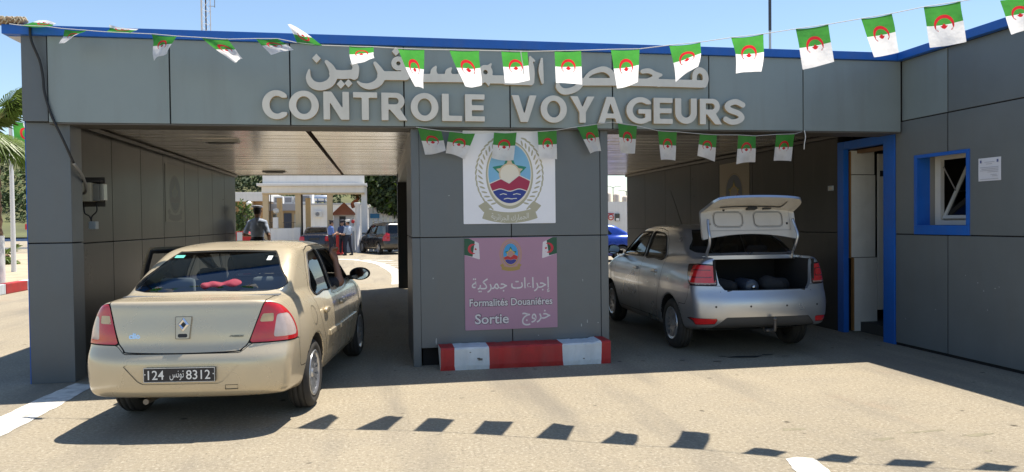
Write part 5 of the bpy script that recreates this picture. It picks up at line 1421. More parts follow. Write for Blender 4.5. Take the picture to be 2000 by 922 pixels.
    bmesh.ops.create_uvsphere(bm, u_segments=14, v_segments=8, radius=.025, matrix=Matrix.Translation((.04, -.965, .455)))
    box(bm, -.02, .10, -.88, -.80, .30, .325, bev=.005); obj('tow_hook', bm, mat('worn_steel', (.12, .11, .10), rough=.6, metal=.6), root, True)
    seat(root, -.37, 1.35, .36, .62); seat(root, .37, 1.35, .36, .62)
    obj('rear_bench', BX(-.62, .62, .15, .30, .5, 1.12, bev=.05), SEAT(), root, True)
    for xx in (-.4, .4): obj('headrest', BX(xx-.14, xx+.14, .14, .22, 1.12, 1.26, bev=.04), SEAT(), root, True)
    obj('dashboard', BX(-.64, .64, 2.1, 2.45, .80, 1.06, bev=.06), TRIM(), root, True)
    bm = TB([(0, 1.72, 1.50), (-.0, 1.95, 1.78), (0, 2.2, 2.06)], [.006, .005, .003], 6); obj('aerial', bm, BLACK(), root)
    return root, sh
LG_LOC = Vector((4.40, 8.72, 0)); LG_ROT = R(-1.5)
LOGAN, LOGAN_SHAPE = build_logan(LG_LOC, LG_ROT)
LGM = Matrix.Translation(LG_LOC) @ Matrix.Rotation(LG_ROT, 4, 'Z')
# luggage in the open boot
t = thing('gas_bottle', 'dark blue grey gas bottle lying in the open boot of the silver car', 'bottle', LGM @ Vector((-.08, -.66, .80)), LG_ROT)
bm = bmesh.new(); lathe(bm, [(0, -.01), (.045, -.012), (.08, .0), (.088, .03), (.088, .34), (.06, .40), (0, .41)], n=26, axis='Y'); obj('cylinder', bm, mat('bottle_blue', (.045, .055, .075), rough=.35, var=.2), t, True)
bm = bmesh.new(); lathe(bm, [(0, -.05), (.02, -.05), (.024, -.01), (0, -.01)], n=16, axis='Y'); obj('valve', bm, CHROME(), t)
for (x, y, sx, sy, sz, lab) in ((.24, -.52, .19, .14, .11, 'dark slumped holdall right of the bottle in the open boot'), (-.36, -.50, .15, .16, .10, 'black bag left of the bottle in the open boot')):
    o = sdf_obj('bag', lambda a, b, q: (np.sqrt((a/sx)**2+(b/sy)**2+(q/sz)**2)-1)*sz*.7+.012*np.sin(23*a+5*q)*np.cos(19*b), (-sx-.04, -sy-.04, -sz-.04), (sx+.04, sy+.04, sz+.04), .022, mat('bag_nylon', (.010, .0105, .012), rough=.8, var=.3, scale=14))
    tag(o, lab, 'bag'); o.location = LGM @ Vector((x, y, .71+sz*.85)); o.rotation_euler = (0, 0, LG_ROT)
# ------------------------------------------------------------------ bunting
FLAGS = [
 ([[-3.471,8.038,3.586],[-3.191,7.942,3.562],[-3.146,8.042,3.62],[-3.359,8.138,3.677]], 'crumpled green and white flag lying on the left roof corner'),
 ([[-3.015,7.881,3.527],[-2.79,7.802,3.505],[-2.872,7.742,3.416],[-3.034,7.821,3.375]], 'twisted flag blown sideways below the roof edge, second from the left'),
 ([[-2.591,7.732,3.478],[-2.344,7.644,3.459],[-2.29,7.704,3.512],[-2.577,7.792,3.564]], 'flag blown flat onto the blue roof edge, third from the left'),
 ([[-2.135,7.569,3.432],[-1.885,7.478,3.397],[-1.945,7.378,3.209],[-2.063,7.469,3.155]], 'flag with its corner folded under, left of the radio mast'),
 ([[-1.645,7.39,3.369],[-1.39,7.295,3.34],[-1.245,7.195,3.134],[-1.354,7.29,3.125]], 'flag swept to the right under the radio mast'),
 ([[-1.122,7.194,3.327],[-0.918,7.116,3.317],[-0.771,6.996,3.191],[-0.985,7.074,3.159]], 'flag curling to the right just left of the letter C'),
 ([[-0.737,7.043,3.266],[-0.505,6.949,3.226],[-0.711,6.999,3.384],[-0.833,7.093,3.451]], 'flag blown upright above the blue roof edge'),
 ([[-0.263,6.85,3.205],[-0.048,6.751,3.18],[-0.032,6.891,3.114],[-0.236,6.99,3.069]], 'flag with a pointed lower corner above the letter T'),
 ([[0.168,6.64,3.145],[0.395,6.55,3.124],[0.401,6.86,2.832],[0.316,6.95,2.876]], 'narrow tapering flag above the letter R'),
 ([[0.611,6.494,3.112],[0.863,6.419,3.1],[0.91,6.729,2.859],[0.767,6.804,2.856]], 'flag hanging in front of the Arabic word above the letter L'),
 ([[1.049,6.356,3.085],[1.264,6.274,3.068],[1.347,6.584,2.882],[1.13,6.666,2.87]], 'flag with a bright lime top above the gap between the two French words'),
 ([[1.482,6.179,3.057],[1.69,6.081,3.045],[1.783,6.391,2.819],[1.567,6.489,2.846]], 'square hanging flag above the letter O of the second French word'),
 ([[1.916,5.967,3.034],[2.128,5.857,3.019],[2.224,6.167,2.809],[2.069,6.277,2.768]], 'flag with a diagonal crease above the letter A'),
 ([[2.342,5.744,3.028],[2.567,5.64,3.035],[2.656,5.86,2.889],[2.498,5.964,2.777]], 'wrinkled flag with a rounded tip above the letter U'),
 ([[2.791,5.555,3.059],[3.014,5.45,3.069],[3.174,5.76,2.839],[3.001,5.865,2.843]], 'flag with a curved hem above the letter S'),
 ([[3.22,5.329,3.085],[3.425,5.212,3.097],[3.492,5.242,2.818],[3.299,5.359,2.777]], 'flag crossing the blue edge just left of the wing corner'),
 ([[3.628,5.102,3.118],[3.82,5.01,3.138],[3.911,5.05,2.861],[3.766,5.142,2.839]], 'flag with white scuffs directly over the wing corner'),
 ([[4.027,4.932,3.174],[4.263,4.843,3.2],[4.338,4.873,2.91],[4.108,4.962,2.882]], 'tall tilted flag over the light panel of the wing'),
 ([[4.514,4.752,3.19],[4.72,4.674,3.224],[4.804,4.704,2.974],[4.648,4.782,2.955]], 'flag cut off by the right border of the view, nearest the camera'),
 ([[0.405,8.08,2.631],[0.66,8.08,2.6],[0.71,8.1,2.39],[0.48,8.1,2.344]], 'flag at the left end of the lower string on the pier corner'),
 ([[0.75,8.08,2.595],[1.031,8.08,2.576],[0.917,8.1,2.29],[0.704,8.1,2.362]], 'slanted flag overlapping the top left corner of the white poster'),
 ([[1.242,8.08,2.589],[1.496,8.08,2.592],[1.461,8.1,2.286],[1.219,8.1,2.308]], 'flag hanging over the top of the oval crest'),
 ([[1.734,8.08,2.605],[1.952,8.08,2.619],[1.959,8.1,2.299],[1.753,8.1,2.293]], 'flag over the right edge of the white poster'),
 ([[2.189,8.08,2.662],[2.423,8.08,2.693],[2.475,8.1,2.394],[2.348,8.1,2.365]], 'pinched flag at the right edge of the pier under the letter Y'),
 ([[2.671,8.08,2.708],[2.897,8.08,2.681],[2.877,8.1,2.367],[2.706,8.1,2.378]], 'flag with a folded corner under the letter A at the passage edge'),
 ([[3.15,8.08,2.626],[3.38,8.08,2.616],[3.367,8.1,2.287],[3.192,8.1,2.298]], 'flag under the letter E above the silver car roof'),
 ([[3.663,8.08,2.595],[3.873,8.08,2.585],[3.855,8.1,2.276],[3.639,8.1,2.347]], 'flag with turned up corner under the letter R above the raised boot lid'),
 ([[4.143,8.08,2.588],[4.363,8.08,2.578],[4.366,8.1,2.272],[4.125,8.1,2.247]], 'flag in front of the passage wall poster under the letter S'),
 ([[4.625,8.08,2.598],[4.864,8.08,2.607],[4.828,8.1,2.286],[4.602,8.1,2.291]], 'last flag at the right end of the lower string'),
]
CORD_A = [[-3.577, 8.044, 3.605], [-3.477, 8.044, 3.594], [-3.209, 7.952, 3.569], [-3.05, 7.897, 3.54], [-2.787, 7.805, 3.506], [-2.578, 7.731, 3.479], [-2.116, 7.566, 3.433], [-1.888, 7.483, 3.4], [-1.633, 7.39, 3.371], [-1.391, 7.299, 3.342], [-1.123, 7.198, 3.331], [-0.92, 7.121, 3.318], [-0.739, 7.048, 3.269], [-0.504, 6.953, 3.23], [-0.263, 6.854, 3.205], [-0.048, 6.755, 3.183], [0.167, 6.644, 3.15], [0.396, 6.554, 3.127], [0.612, 6.498, 3.116], [0.865, 6.423, 3.102], [1.049, 6.36, 3.088], [1.265, 6.278, 3.071], [1.483, 6.183, 3.06], [1.691, 6.085, 3.048], [1.917, 5.971, 3.037], [2.129, 5.861, 3.022], [2.343, 5.748, 3.032], [2.569, 5.644, 3.039], [2.793, 5.559, 3.062], [3.016, 5.454, 3.072], [3.223, 5.333, 3.088], [3.428, 5.216, 3.1], [3.631, 5.106, 3.121], [3.823, 5.014, 3.142], [4.03, 4.936, 3.177], [4.267, 4.847, 3.203], [4.517, 4.756, 3.231], [4.805, 4.664, 3.271]]
CORD_B = [[0.384, 8.085, 2.639], [0.661, 8.085, 2.603], [1.032, 8.085, 2.579], [1.243, 8.085, 2.592], [1.497, 8.085, 2.595], [1.736, 8.085, 2.609], [1.953, 8.085, 2.623], [2.191, 8.085, 2.665], [2.425, 8.085, 2.697], [2.6, 8.085, 2.722], [2.673, 8.085, 2.712], [2.899, 8.085, 2.685], [3.152, 8.085, 2.629], [3.382, 8.085, 2.62], [3.666, 8.085, 2.599], [3.876, 8.085, 2.589], [4.145, 8.085, 2.591], [4.366, 8.085, 2.581], [4.628, 8.085, 2.602], [4.867, 8.085, 2.61], [4.96, 8.085, 2.636]]
FG = cloth_mat('flag_green', (.06, .30, .05), .5); FW = cloth_mat('flag_white', (.86, .85, .85), .5); FR = cloth_mat('flag_red', (.60, .02, .035), .45)
HEM = cloth_mat('flag_hem', (.03, .17, .05), .4)
def flag_mesh(P, label, grp, seed, calm, split=.47):
    g = np.random.default_rng(seed); A = [np.array(p) for p in P]; TL, TR, BR, BL = A
    nu, nv = 16, 18; V = []; ph = g.uniform(0, 6, 4); c = .5*(TL+TR)
    w = np.linalg.norm(TR-TL); amp = w*(.035 if calm else .075)
    for i in range(nu+1):
        for j in range(nv+1): V.append((i/nu, j/nv, 0))
    F = [(i*(nv+1)+j, i*(nv+1)+j+1, (i+1)*(nv+1)+j+1, (i+1)*(nv+1)+j) for i in range(nu) for j in range(nv)]
    s = Shell(V, [(0, 0, 1)]*len(V), F)
    asp = 1.32
    def ev(fn): X = s.arr(); return fn(X[:, 0], X[:, 1]*asp)
    cy = split*asp
    def crescent(u, v): return np.maximum(np.maximum(np.hypot(u-.5, (v-cy)*.85)-.275, -(np.hypot(u-.5, (v-cy)*.85-.035)-.215)), v-cy-.24)
    def star(u, v): return star5(u, -v, .5, -(cy+.075), .135)
    red, rest = s.split(s.F, ev(lambda u, v: np.minimum(crescent(u, v), star(u, v))))
    green, white = s.split(rest, ev(lambda u, v: v-cy))
    out = []
    for x, y, _ in s.V:
        p = (TL*(1-x)+TR*x)*(1-y) + (BL*(1-x)+BR*x)*y
        q = y**1.2
        d = amp*(math.sin(3.1*x+2.6*y+ph[0])*.9 + math.sin(5.7*x-3.9*y+ph[1])*.5 + .3*math.sin(11*x+6*y+ph[2]))*min(1, 2.2*y) + amp*.7*math.sin(math.pi*y)*math.sin(ph[3])
        e = .05*w*math.sin(math.pi*x)*math.sin(ph[2])*q
        sag = -.03*w*math.sin(math.pi*x)*(1-y)
        p = p + np.array([.3*d + .06*w*math.sin(3*y+ph[1])*y*(0 if calm else 1), d, e+sag])
        out.append(tuple(p-c))
    fc = list(green)+list(white)+list(red); mi = [0]*len(green)+[1]*len(white)+[2]*len(red)
    used = {}; VV = []; FF = []
    for f in fc:
        q = []
        for k in f:
            if k not in used: used[k] = len(VV); VV.append(out[k])
            q.append(used[k])
        FF.append(q)
    o = raw('bunting_flag', VV, FF, [FG, FW, FR], None, mi, smooth=True); o.location = tuple(c)
    return tag(o, label, 'flag', grp)
for i, (P, lab) in enumerate(FLAGS):
    flag_mesh(P, lab, 'small green and white flags on the upper string' if i < 19 else 'small green and white flags on the lower string', 100+i, 10 <= i < 13 or i >= 15 or i in (0, 2), .66 if i in (0, 2) else .47)
CM = mat('cord_white', (.62, .62, .60), rough=.8)
tag(obj('flag_string', TB([CORD_A[0]]+CORD_A, .0035, 5), CM, None, True), 'thin white cord of the upper flags, running from the left roof corner towards the camera', 'cord')
tag(obj('flag_string', TB(CORD_B, .003, 5), CM, None, True), 'thin white cord of the lower flags, strung across the top of the pier', 'cord')
tag(obj('loose_string', TB(spline([(5.02, 8.13, 2.66), (5.03, 8.12, 2.58), (5.015, 8.12, 2.50), (5.01, 8.12, 2.43)], 4), .006, 5), CM, None, True), 'frayed loose string hanging from the fascia right of the last lower flag', 'string')
tag(obj('loose_string', TB(spline([(1.19, 6.20, 3.055), (1.20, 6.20, 2.98), (1.21, 6.2, 2.92), (1.215, 6.2, 2.86)], 4), .004, 5), CM, None, True), 'short loose string hanging from the upper cord over the Arabic word', 'string')
# ------------------------------------------------------------------ beyond the checkpoint
BEIGE = mat('beige_render', (.56, .43, .26), rough=.85, var=.08, scale=1, dirt=.12)
OCHRE = mat('ochre_render', (.46, .27, .12), rough=.85, var=.1, scale=1, dirt=.1)
TERRA = mat('terracotta_tile', (.36, .12, .055), rough=.8, var=.2, scale=3)
GREYM = mat('grey_metal', (.28, .29, .30), rough=.5, metal=.5, var=.1)
DGL = mat('dark_window', (.03, .035, .04), rough=.12)
p = thing('portico', 'white flat roofed portico on square beige columns seen through the left passage', 'portico', (0, 0, 0))
obj('roof_slab', BX(-6.36, -.9, 42.1, 49, 3.84, 4.75, bev=.02), WHITE, p)
obj('cornice', BX(-6.62, -.75, 41.7, 49.3, 3.70, 3.835, bev=.02), WHITE, p); obj('beam', BX(-6.40, -.9, 42.0, 42.4, 3.33, 3.695, bev=.01), WHITE, p)
obj('soffit_trim', BX(-6.38, -.9, 41.98, 42.42, 3.24, 3.328), BEIGE, p)
for y in (42.05, 47.6):
    for x in (-6.37, -4.65, -2.95):
        if y > 45 and x > -3: continue
        obj('column', BX(x, x+.30, y, y+.30, 0, 3.238, bev=.01), BEIGE, p)
obj('drain_pipe', TB([(-4.30, 42.2, 0), (-4.30, 42.2, 3.3)], .045, 8), mat('pipe_brown', (.06, .04, .03), rough=.6), p)
obj('drain_pipe', TB([(-5.97, 42.2, 0), (-5.97, 42.2, 3.3)], .025, 8), mat('pipe_brown', (.06, .04, .03)), p)
w = thing('low_wall', 'low white wall between the portico columns', 'wall', (0, 0, 0))
obj('wall', BX(-5.94, -4.70, 41.75, 41.95, 0, 1.39, bev=.01), WHITE, w); obj('end_pier', BX(-4.70, -4.36, 41.6, 41.98, 0, 1.42, bev=.01), WHITE, w); obj('panel', BX(-5.80, -5.54, 41.7, 41.97, 1.392, 1.99, bev=.01), WHITE, w)
b = thing('side_building', 'low ochre building with a white roof parapet behind the standing grey shirted officer', 'building', (0, 0, 0))
obj('wall', BX(-22, -8.9, 60, 70, 0, 3.42), OCHRE, b); obj('parapet', BX(-22.3, -8.6, 59.6, 70, 3.42, 4.12, bev=.02), WHITE, b)
for x in (-11.4, -10.1): obj('pilaster', BX(x, x+.35, 59.7, 59.99, 0, 3.41), BEIGE, b)
obj('window', BX(-10.9, -10.2, 59.93, 59.99, 1.2, 2.4), DGL, b); obj('awning', BX(-10.0, -8.9, 59.2, 59.98, 2.9, 3.0), BEIGE, b)
b = thing('office_building', 'grey roofed office block with rooftop machines between two beige columns', 'building', (0, 0, 0))
obj('wall', BX(-8.85, -6.25, 62, 70, 0, 2.7), BEIGE, b); obj('roof_band', BX(-8.9, -6.2, 61.6, 70, 2.7, 3.28, bev=.02), mat('roof_grey', (.40, .40, .41), rough=.7, var=.08), b)
obj('door', BX(-7.75, -7.15, 61.92, 61.99, 0, 2.5), mat('door_navy', (.03, .045, .09), rough=.4), b); obj('window', BX(-8.6, -7.95, 61.92, 61.99, 1.0, 2.4), DGL, b); obj('window', BX(-6.95, -6.4, 61.92, 61.99, 1.0, 2.4), mat('pale_blind', (.5, .5, .44), rough=.7), b)
for x in (-8.62, -7.8, -7.05):
    u = thing('rooftop_unit', 'louvred rooftop machine %s on the office block' % ('at the left end', 'in the middle', 'at the right end')[int((x+8.7)/.8)], 'machine', (x, 62.6, 3.28), 0, 'rooftop machines')
    obj('casing', BX(0, .68, 0, .6, 0, .62, bev=.02), mat('unit_white', (.55, .55, .54), rough=.6, var=.08), u); obj('louvre', BX(.08, .60, -.012, -.002, .12, .50), mat('louvre_grey', (.20, .20, .21), rough=.6), u)
b = thing('plain_white_building', 'plain white building with an air conditioner, right of the office block', 'building', (0, 0, 0))
obj('wall', BX(-6.19, -1.0, 58, 66, 0, 3.06), WHITE, b); obj('parapet', BX(-6.25, -.9, 57.9, 66, 3.06, 3.18, bev=.01), mat('parapet_grey', (.42, .42, .43), rough=.8), b)
obj('roof_hut', BX(-6.15, -5.25, 59, 61, 3.18, 3.95), WHITE, b); obj('hut_window', BX(-6.05, -5.45, 58.94, 58.99, 3.35, 3.78), mat('louvre_grey', (.20, .20, .21)), b)
u = thing('air_conditioner', 'white air conditioner on the plain white wall above the dark saloon', 'air conditioner', (-4.95, 57.75, 2.13))
obj('casing', BX(0, .52, 0, .24, 0, .44, bev=.02), mat('unit_white', (.55, .55, .54)), u)
bm = bmesh.new(); lathe(bm, [(0, 0), (.13, 0), (.15, .01), (0, .012)], n=24, axis='Y', loc=(.19, -.013, .22)); obj('fan', bm, mat('louvre_grey', (.20, .20, .21)), u)
t = thing('water_tank', 'silver horizontal water tank on the roof of the plain white building', 'tank', (-5.05, 58.5, 3.55))
bm = bmesh.new(); lathe(bm, [(0, 0), (.18, .01), (.26, .06), (.27, .1), (.27, .95), (.26, 1.0), (0, 1.05)], n=24, axis='X'); obj('drum', bm, mat('tank_steel', (.6, .62, .65), rough=.25, metal=.7), t, True)
for x in (.25, .75): obj('band', BX(x, x+.06, -.275, .275, -.37, .02), mat('tank_band', (.06, .09, .14), rough=.6), t)
t = thing('small_red_sign', 'small red plate on top of the white roof hut', 'sign', (-5.72, 58.9, 3.95)); obj('plate', BX(-.12, .12, -.02, .02, 0, .18), mat('sign_red', (.5, .03, .03), rough=.5), t)
k = thing('gate_kiosk', 'small white kiosk with an orange tiled hip roof behind the three officers', 'kiosk', (0, 0, 0))
obj('wall', BX(-2.64, -1.50, 42.6, 44.2, 0, 2.10), WHITE, k)
bm = bmesh.new(); q = [bm.verts.new(v) for v in ((-2.78, 42.3, 2.1), (-1.38, 42.3, 2.1), (-1.38, 44.5, 2.1), (-2.78, 44.5, 2.1), (-2.08, 43.1, 2.82), (-2.08, 43.7, 2.82))]
for f in ((0, 1, 4), (1, 2, 5, 4), (2, 3, 5), (3, 0, 4, 5), (3, 2, 1, 0)): bm.faces.new([q[i] for i in f])
obj('roof', bm, TERRA, k); obj('door', BX(-2.32, -1.98, 42.54, 42.59, 0, 2.02), mat('door_dark', (.03, .028, .026), rough=.6), k)
g = thing('gate_pillar', 'short fluted white gate pillar beside the orange roofed kiosk', 'pillar', (-1.28, 41.6, 0))
bm = bmesh.new(); lathe(bm, [(.17, 0), (.17, .12)] + [(.13, .14), (.125, 2.55), (.17, 2.6), (.19, 2.7), (.19, 2.76), (0, 2.76)], n=18); obj('shaft', bm, WHITE, g)
g = thing('gate_pillar', 'tall square blue shaded white pillar left of the dark people carrier', 'pillar', (-.93, 42.4, 0))
obj('shaft', BX(-.16, .16, -.16, .16, .0, 3.66, bev=.01), WHITE, g); obj('cap', BX(-.2, .2, -.2, .2, 3.662, 3.76, bev=.01), WHITE, g)
t = thing('tiled_canopy', 'curved terracotta tiled canopy edge above the short gate pillar', 'canopy', (0, 0, 0))
obj('tile_edge', TB(spline([(-1.1, 43.2, 3.35), (-1.35, 43.2, 3.2), (-1.3, 43.2, 3.0), (-1.6, 43.2, 2.75), (-1.55, 43.2, 2.5)], 5), .10, 8), TERRA, t, True); obj('bracket', BX(-1.45, -1.0, 43.15, 43.4, 2.9, 3.6), WHITE, t)
w = thing('white_fence', 'white panelled gate wall behind the dark people carrier', 'fence', (0, 0, 0))
for i in range(14): obj('board', BX(-.72+i*.28, -.72+i*.28+.25, 43.0, 43.05, 0, 2.5, bev=.01), WHITE, w)
obj('rail', BX(-.72, 3.2, 43.06, 43.11, 2.1, 2.2), WHITE, w); obj('blue_plate', BX(-.62, -.1, 42.93, 42.99, 1.9, 2.15), mat('plate_blue', (.03, .18, .35), rough=.5), w)
t = thing('red_barrier', 'bright red plastic barrier standing between the two groups of officers', 'barrier', (-2.14, 38.9, 0))
obj('panel', BX(-.16, .16, -.03, .03, .12, 1.1, bev=.02), mat('barrier_red', (.55, .02, .02), rough=.4), t); obj('foot', BX(-.2, .2, -.2, .2, 0, .10, bev=.01), mat('barrier_red', (.55, .02, .02)), t)
t = thing('round_red_sign', 'small red round sign behind the white capped officer', 'sign', (-1.52, 41.2, 0))
obj('post', TB([(0, 0, 0), (0, 0, 1.9)], .025, 8), GREYM, t)
bm = bmesh.new(); lathe(bm, [(0, -.03), (.10, -.03), (.10, -.015), (0, -.015)], n=24, axis='Y', loc=(0, 0, 1.72)); obj('disc', bm, mat('sign_red', (.5, .03, .03)), t); obj('plate', BX(-.14, .14, -.03, -.01, 1.2, 1.45), WHITE, t)
# water barrier near the passage end
t = thing('water_barrier', 'red plastic road barrier with a white stripe at the end of the left passage', 'barrier', (-3.78, 21.2, 0))
bm = bmesh.new(); prism(bm, [(-.35, 0), (.35, 0), (.35, .25), (.30, 1.05), (.27, 1.36), (.18, 1.42), (-.24, 1.42), (-.30, 1.2), (-.35, .25)], -.15, .15); obj('body', bm, mat('barrier_red', (.55, .02, .02)), t)
obj('stripe', BX(-.09, .05, -.156, -.151, .1, 1.40), mat('barrier_white', (.7, .7, .7), rough=.5), t)
for (x, y, h, lab) in ((-5.74, 42.6, 2.36, 'white globe lamp on a post inside the portico'), (-7.32, 43.5, 2.78, 'white globe lamp on a post left of the portico')):
    t = thing('globe_lamp', lab, 'lamp', (x, y, 0), 0, 'globe lamps')
    obj('post', TB([(0, 0, 0), (0, 0, h-.12)], .03, 8), GREYM, t); bm = bmesh.new(); bmesh.ops.create_uvsphere(bm, u_segments=18, v_segments=12, radius=.16, matrix=Matrix.Translation((0, 0, h))); obj('globe', bm, mat('globe_white', (.8, .8, .78), rough=.3), t, True)
t = thing('railing', 'thin dark railing in front of the office block doors', 'railing', (0, 0, 0))
bm = bmesh.new()
for i in range(16): tube(bm, [(-8.7+i*.16, 58.6, 0), (-8.7+i*.16, 58.6, 1.75)], .014, 5)
tube(bm, [(-8.7, 58.6, 1.75), (-6.3, 58.6, 1.75)], .02, 6); obj('bars', bm, mat('iron_black', (.03, .03, .032), rough=.6), t)
def tree(name, label, loc, trunk_h, lobes, leaf, n, cat='tree', tr=.14, group=None, mats=None):
    t = thing(name, label, cat, loc, 0, group)
    bm = bmesh.new(); tube(bm, spline([(0, 0, 0), (.06, .03, trunk_h*.5), (-.03, .05, trunk_h)], 5), [tr*(1-.04*i) for i in range(11)], 10)
    for (c, r) in lobes: tube(bm, spline([(-.03, .05, trunk_h*.9), (c[0]*.5, c[1]*.5, (trunk_h+c[2])*.5+.1), c], 4), [tr*.5, tr*.45, tr*.4, tr*.35, tr*.3, tr*.25, tr*.2, tr*.15, tr*.1], 7)
    obj('trunk', bm, mat('bark', (.10, .075, .05), rough=.95, var=.3, scale=8, bump=.5, bscale=20), t, True)
    bm = bmesh.new(); tot = sum(r**2 for c, r in lobes)
    for (c, r) in lobes: leaf_cloud(bm, c, r, int(n*r*r/tot), leaf, int(rng.random() < .5))
    for f in bm.faces:
        if rng.random() < .3: f.material_index = int(rng.integers(0, 3))
    obj('crown', bm, mats or [LEAF_D, LEAF_M, LEAF_L], t)
    return t
tree('broadleaf_tree', 'dense broadleaf tree shading the dark people carrier behind the passage', (1.0, 43.6, 0), 2.0, [((-1.6, -.3, 3.9), 1.15), ((-2.3, 0, 4.7), .9), ((-.5, -.7, 3.3), 1.2), ((.5, -.4, 2.7), 1.15), ((1.3, -.5, 2.5), 1.0), ((0, -.8, 4.0), 1.2), ((.2, .1, 4.6), 1.5), ((1.6, 0, 3.6), 1.4), ((-.8, .2, 2.7), .7), ((1.4, .3, 5.0), 1.3), ((-1.4, .3, 5.2), 1.1)], .17, 17000, mats=[LEAF_D, LEAF_M, LEAF_L])
tree('leafy_shrub', 'bright green shrub by the water barrier at the passage end', (-5.9, 33, 0), .5, [((0, 0, 1.2), .55), ((.25, .1, 1.9), .45), ((-.3, 0, 1.7), .5), ((.1, 0, 2.4), .3)], .09, 900, 'shrub', .05, mats=[LEAF_M, LEAF_M, LEAF_L])
# right passage gap
b = thing('customs_shed', 'pale flat roofed building with a small window and road signs, seen through the right passage', 'building', (0, 0, 0))
obj('wall', BX(8.6, 14, 34.3, 42, 0, 2.52), WHITE, b); obj('window', BX(11.14, 11.36, 34.22, 34.29, 1.58, 1.94), DGL, b); obj('window_sill', BX(11.17, 11.33, 34.205, 34.219, 1.6, 1.72), WHITE, b)
t = thing('no_entry_sign', 'round white road sign with a red ring on the pale building', 'sign', (10.91, 34.2, 1.77))
bm = bmesh.new(); lathe(bm, [(0, 0), (.15, 0), (.15, .02), (0, .02)], n=28, axis='Y'); obj('disc', bm, mat('sign_white', (.7, .7, .7), rough=.5), t)
bm = bmesh.new(); lathe(bm, [(.105, -.004), (.15, -.004), (.152, .0), (.105, 0)], n=28, axis='Y'); obj('red_ring', bm, mat('sign_red', (.5, .03, .03)), t); obj('bar', BX(-.09, .09, -.004, -.001, -.02, .02), mat('sign_red', (.5, .03, .03)), t)
t = thing('red_strip', 'thin red strip on the pale wall above the round sign', 'strip', (0, 0, 0)); obj('strip', BX(10.4, 11.08, 34.25, 34.295, 1.92, 1.965), mat('sign_red', (.5, .03, .03)), t)
for i, (x, h, r) in enumerate(((18.9, 4.0, .28), (19.65, 3.9, .26), (20.4, 3.7, .25))):
    t = thing('storage_silo', ('leftmost', 'middle', 'rightmost')[i] + ' of three pale silos above the pale building roof', 'silo', (x, 60, 0), 0, 'pale silos')
    bm = bmesh.new(); lathe(bm, [(r, 0), (r, h-.15), (r*.6, h), (0, h+.03)], n=20); obj('drum', bm, mat('silo_pale', (.6, .52, .44), rough=.6, var=.1), t)
for i, (x, h) in enumerate(((20.0, 4.55), (21.2, 4.2))):
    t = thing('street_lamp', ('taller', 'shorter')[i] + ' thin street lamp with two curved arms above the pale silos', 'street lamp', (x, 62, 0), 0, 'curved arm street lamps')
    obj('pole', TB([(0, 0, 0), (0, 0, h)], .035, 8), GREYM, t)
    for s in (-1, 1): obj('arm', TB(spline([(0, 0, h-.1), (s*.3, 0, h+.06), (s*.75, 0, h)], 5), .025, 6), GREYM, t)
# left of the building
KR2 = mat('kerb_red', (.40, .022, .02)); KW2 = mat('kerb_white', (.62, .66, .68))
y = 10.7; i = 0
while y < 40:
    o = obj('road_kerb', BX(-9.12, -8.88, y+.004, y+1.096, 0, .25, bev=.02), (KR2, KW2)[i % 2])
    tag(o, ('red' if i % 2 == 0 else 'white') + ' painted kerb stone %s of the left road edge' % ('next to' if 17 < y < 22 else 'in the row along the far end' if y >= 22 else 'in the near stretch'), 'kerb stone', 'kerb stones along the left road')
    if 17 < y < 22: o['label'] = ('red' if i % 2 == 0 else 'white') + ' kerb stone of the left road, %s beside the grey column' % ('nearer one' if y < 19.4 else 'farther one')
    y += 1.1; i += 1
def palm_fan(bm, base, dirv, plen, blen, nbl, mi=0):
    d = Vector(dirv).normalized(); pts = []
    for k in range(7):
        q = k/6; pts.append(Vector(base) + d*plen*q + Vector((0, 0, -.22*plen*q*q)))
    tube(bm, pts, [.016-.0015*k for k in range(7)], 5, mi=1)
    tip = pts[-1]; t = (pts[-1]-pts[-2]).normalized(); side = t.cross(Vector((0, 0, 1)))
    if side.length < .05: side = Vector((1, 0, 0))
    side.normalize(); up = side.cross(t)
    for k in range(nbl):
        a = -2.1+4.2*k/(nbl-1); bd = (t*math.cos(a)+side*math.sin(a)).normalized(); L = blen*(.75+.25*math.cos(a))*rng.uniform(.9, 1.1)
        wv = bd.cross(up)*.020; m = tip+bd*L*.55+up*.03; e = tip+bd*L+Vector((0, 0, -.22*L*rng.uniform(.5, 1.5)))
        v = [bm.verts.new(x) for x in (tip-wv*.4, m-wv, e, m+wv, tip+wv*.4)]; f = bm.faces.new(v); f.material_index = mi
PALM = cloth_mat('palm_leaf', (.13, .19, .04), .3)
def palm(name, label, loc, h, r, nf, plen, blen, nbl, white=0.0):
    t = thing(name, label, 'palm', loc)
    bm = bmesh.new(); n = 26; prof = []
    for k in range(n+1): prof.append((r*(1-.25*k/n)+(.02 if k % 2 else -.012), h*k/n))
    lathe(bm, [(0, 0)]+prof+[(0, h+.05)], n=14); tk = obj('trunk', bm, mat('palm_trunk', (.16, .09, .05), rough=.95, var=.4, scale=12), t)
    if white: 
        bm = bmesh.new(); lathe(bm, [(r+.03, 0), (r+.025, white)], n=16); obj('whitewash', bm, mat('whitewash', (.66, .66, .64), rough=.8), tk)
    for k in range(nf):
        a = 2.399*k; el = -.55+1.75*((k*.618) % 1); bm = bmesh.new()
        palm_fan(bm, (0, 0, h), (math.cos(a)*math.cos(el), math.sin(a)*math.cos(el), math.sin(el)), plen*rng.uniform(.85, 1.1), blen, nbl)
        obj('frond', bm, [PALM, mat('palm_stem', (.16, .17, .05), rough=.7)], t)
    return t
palm('fan_palm', 'tall fan palm with a whitewashed trunk foot at the left border', (-9.42, 20.2, .05), 4.05, .17, 40, .78, .90, 28, 1.35)
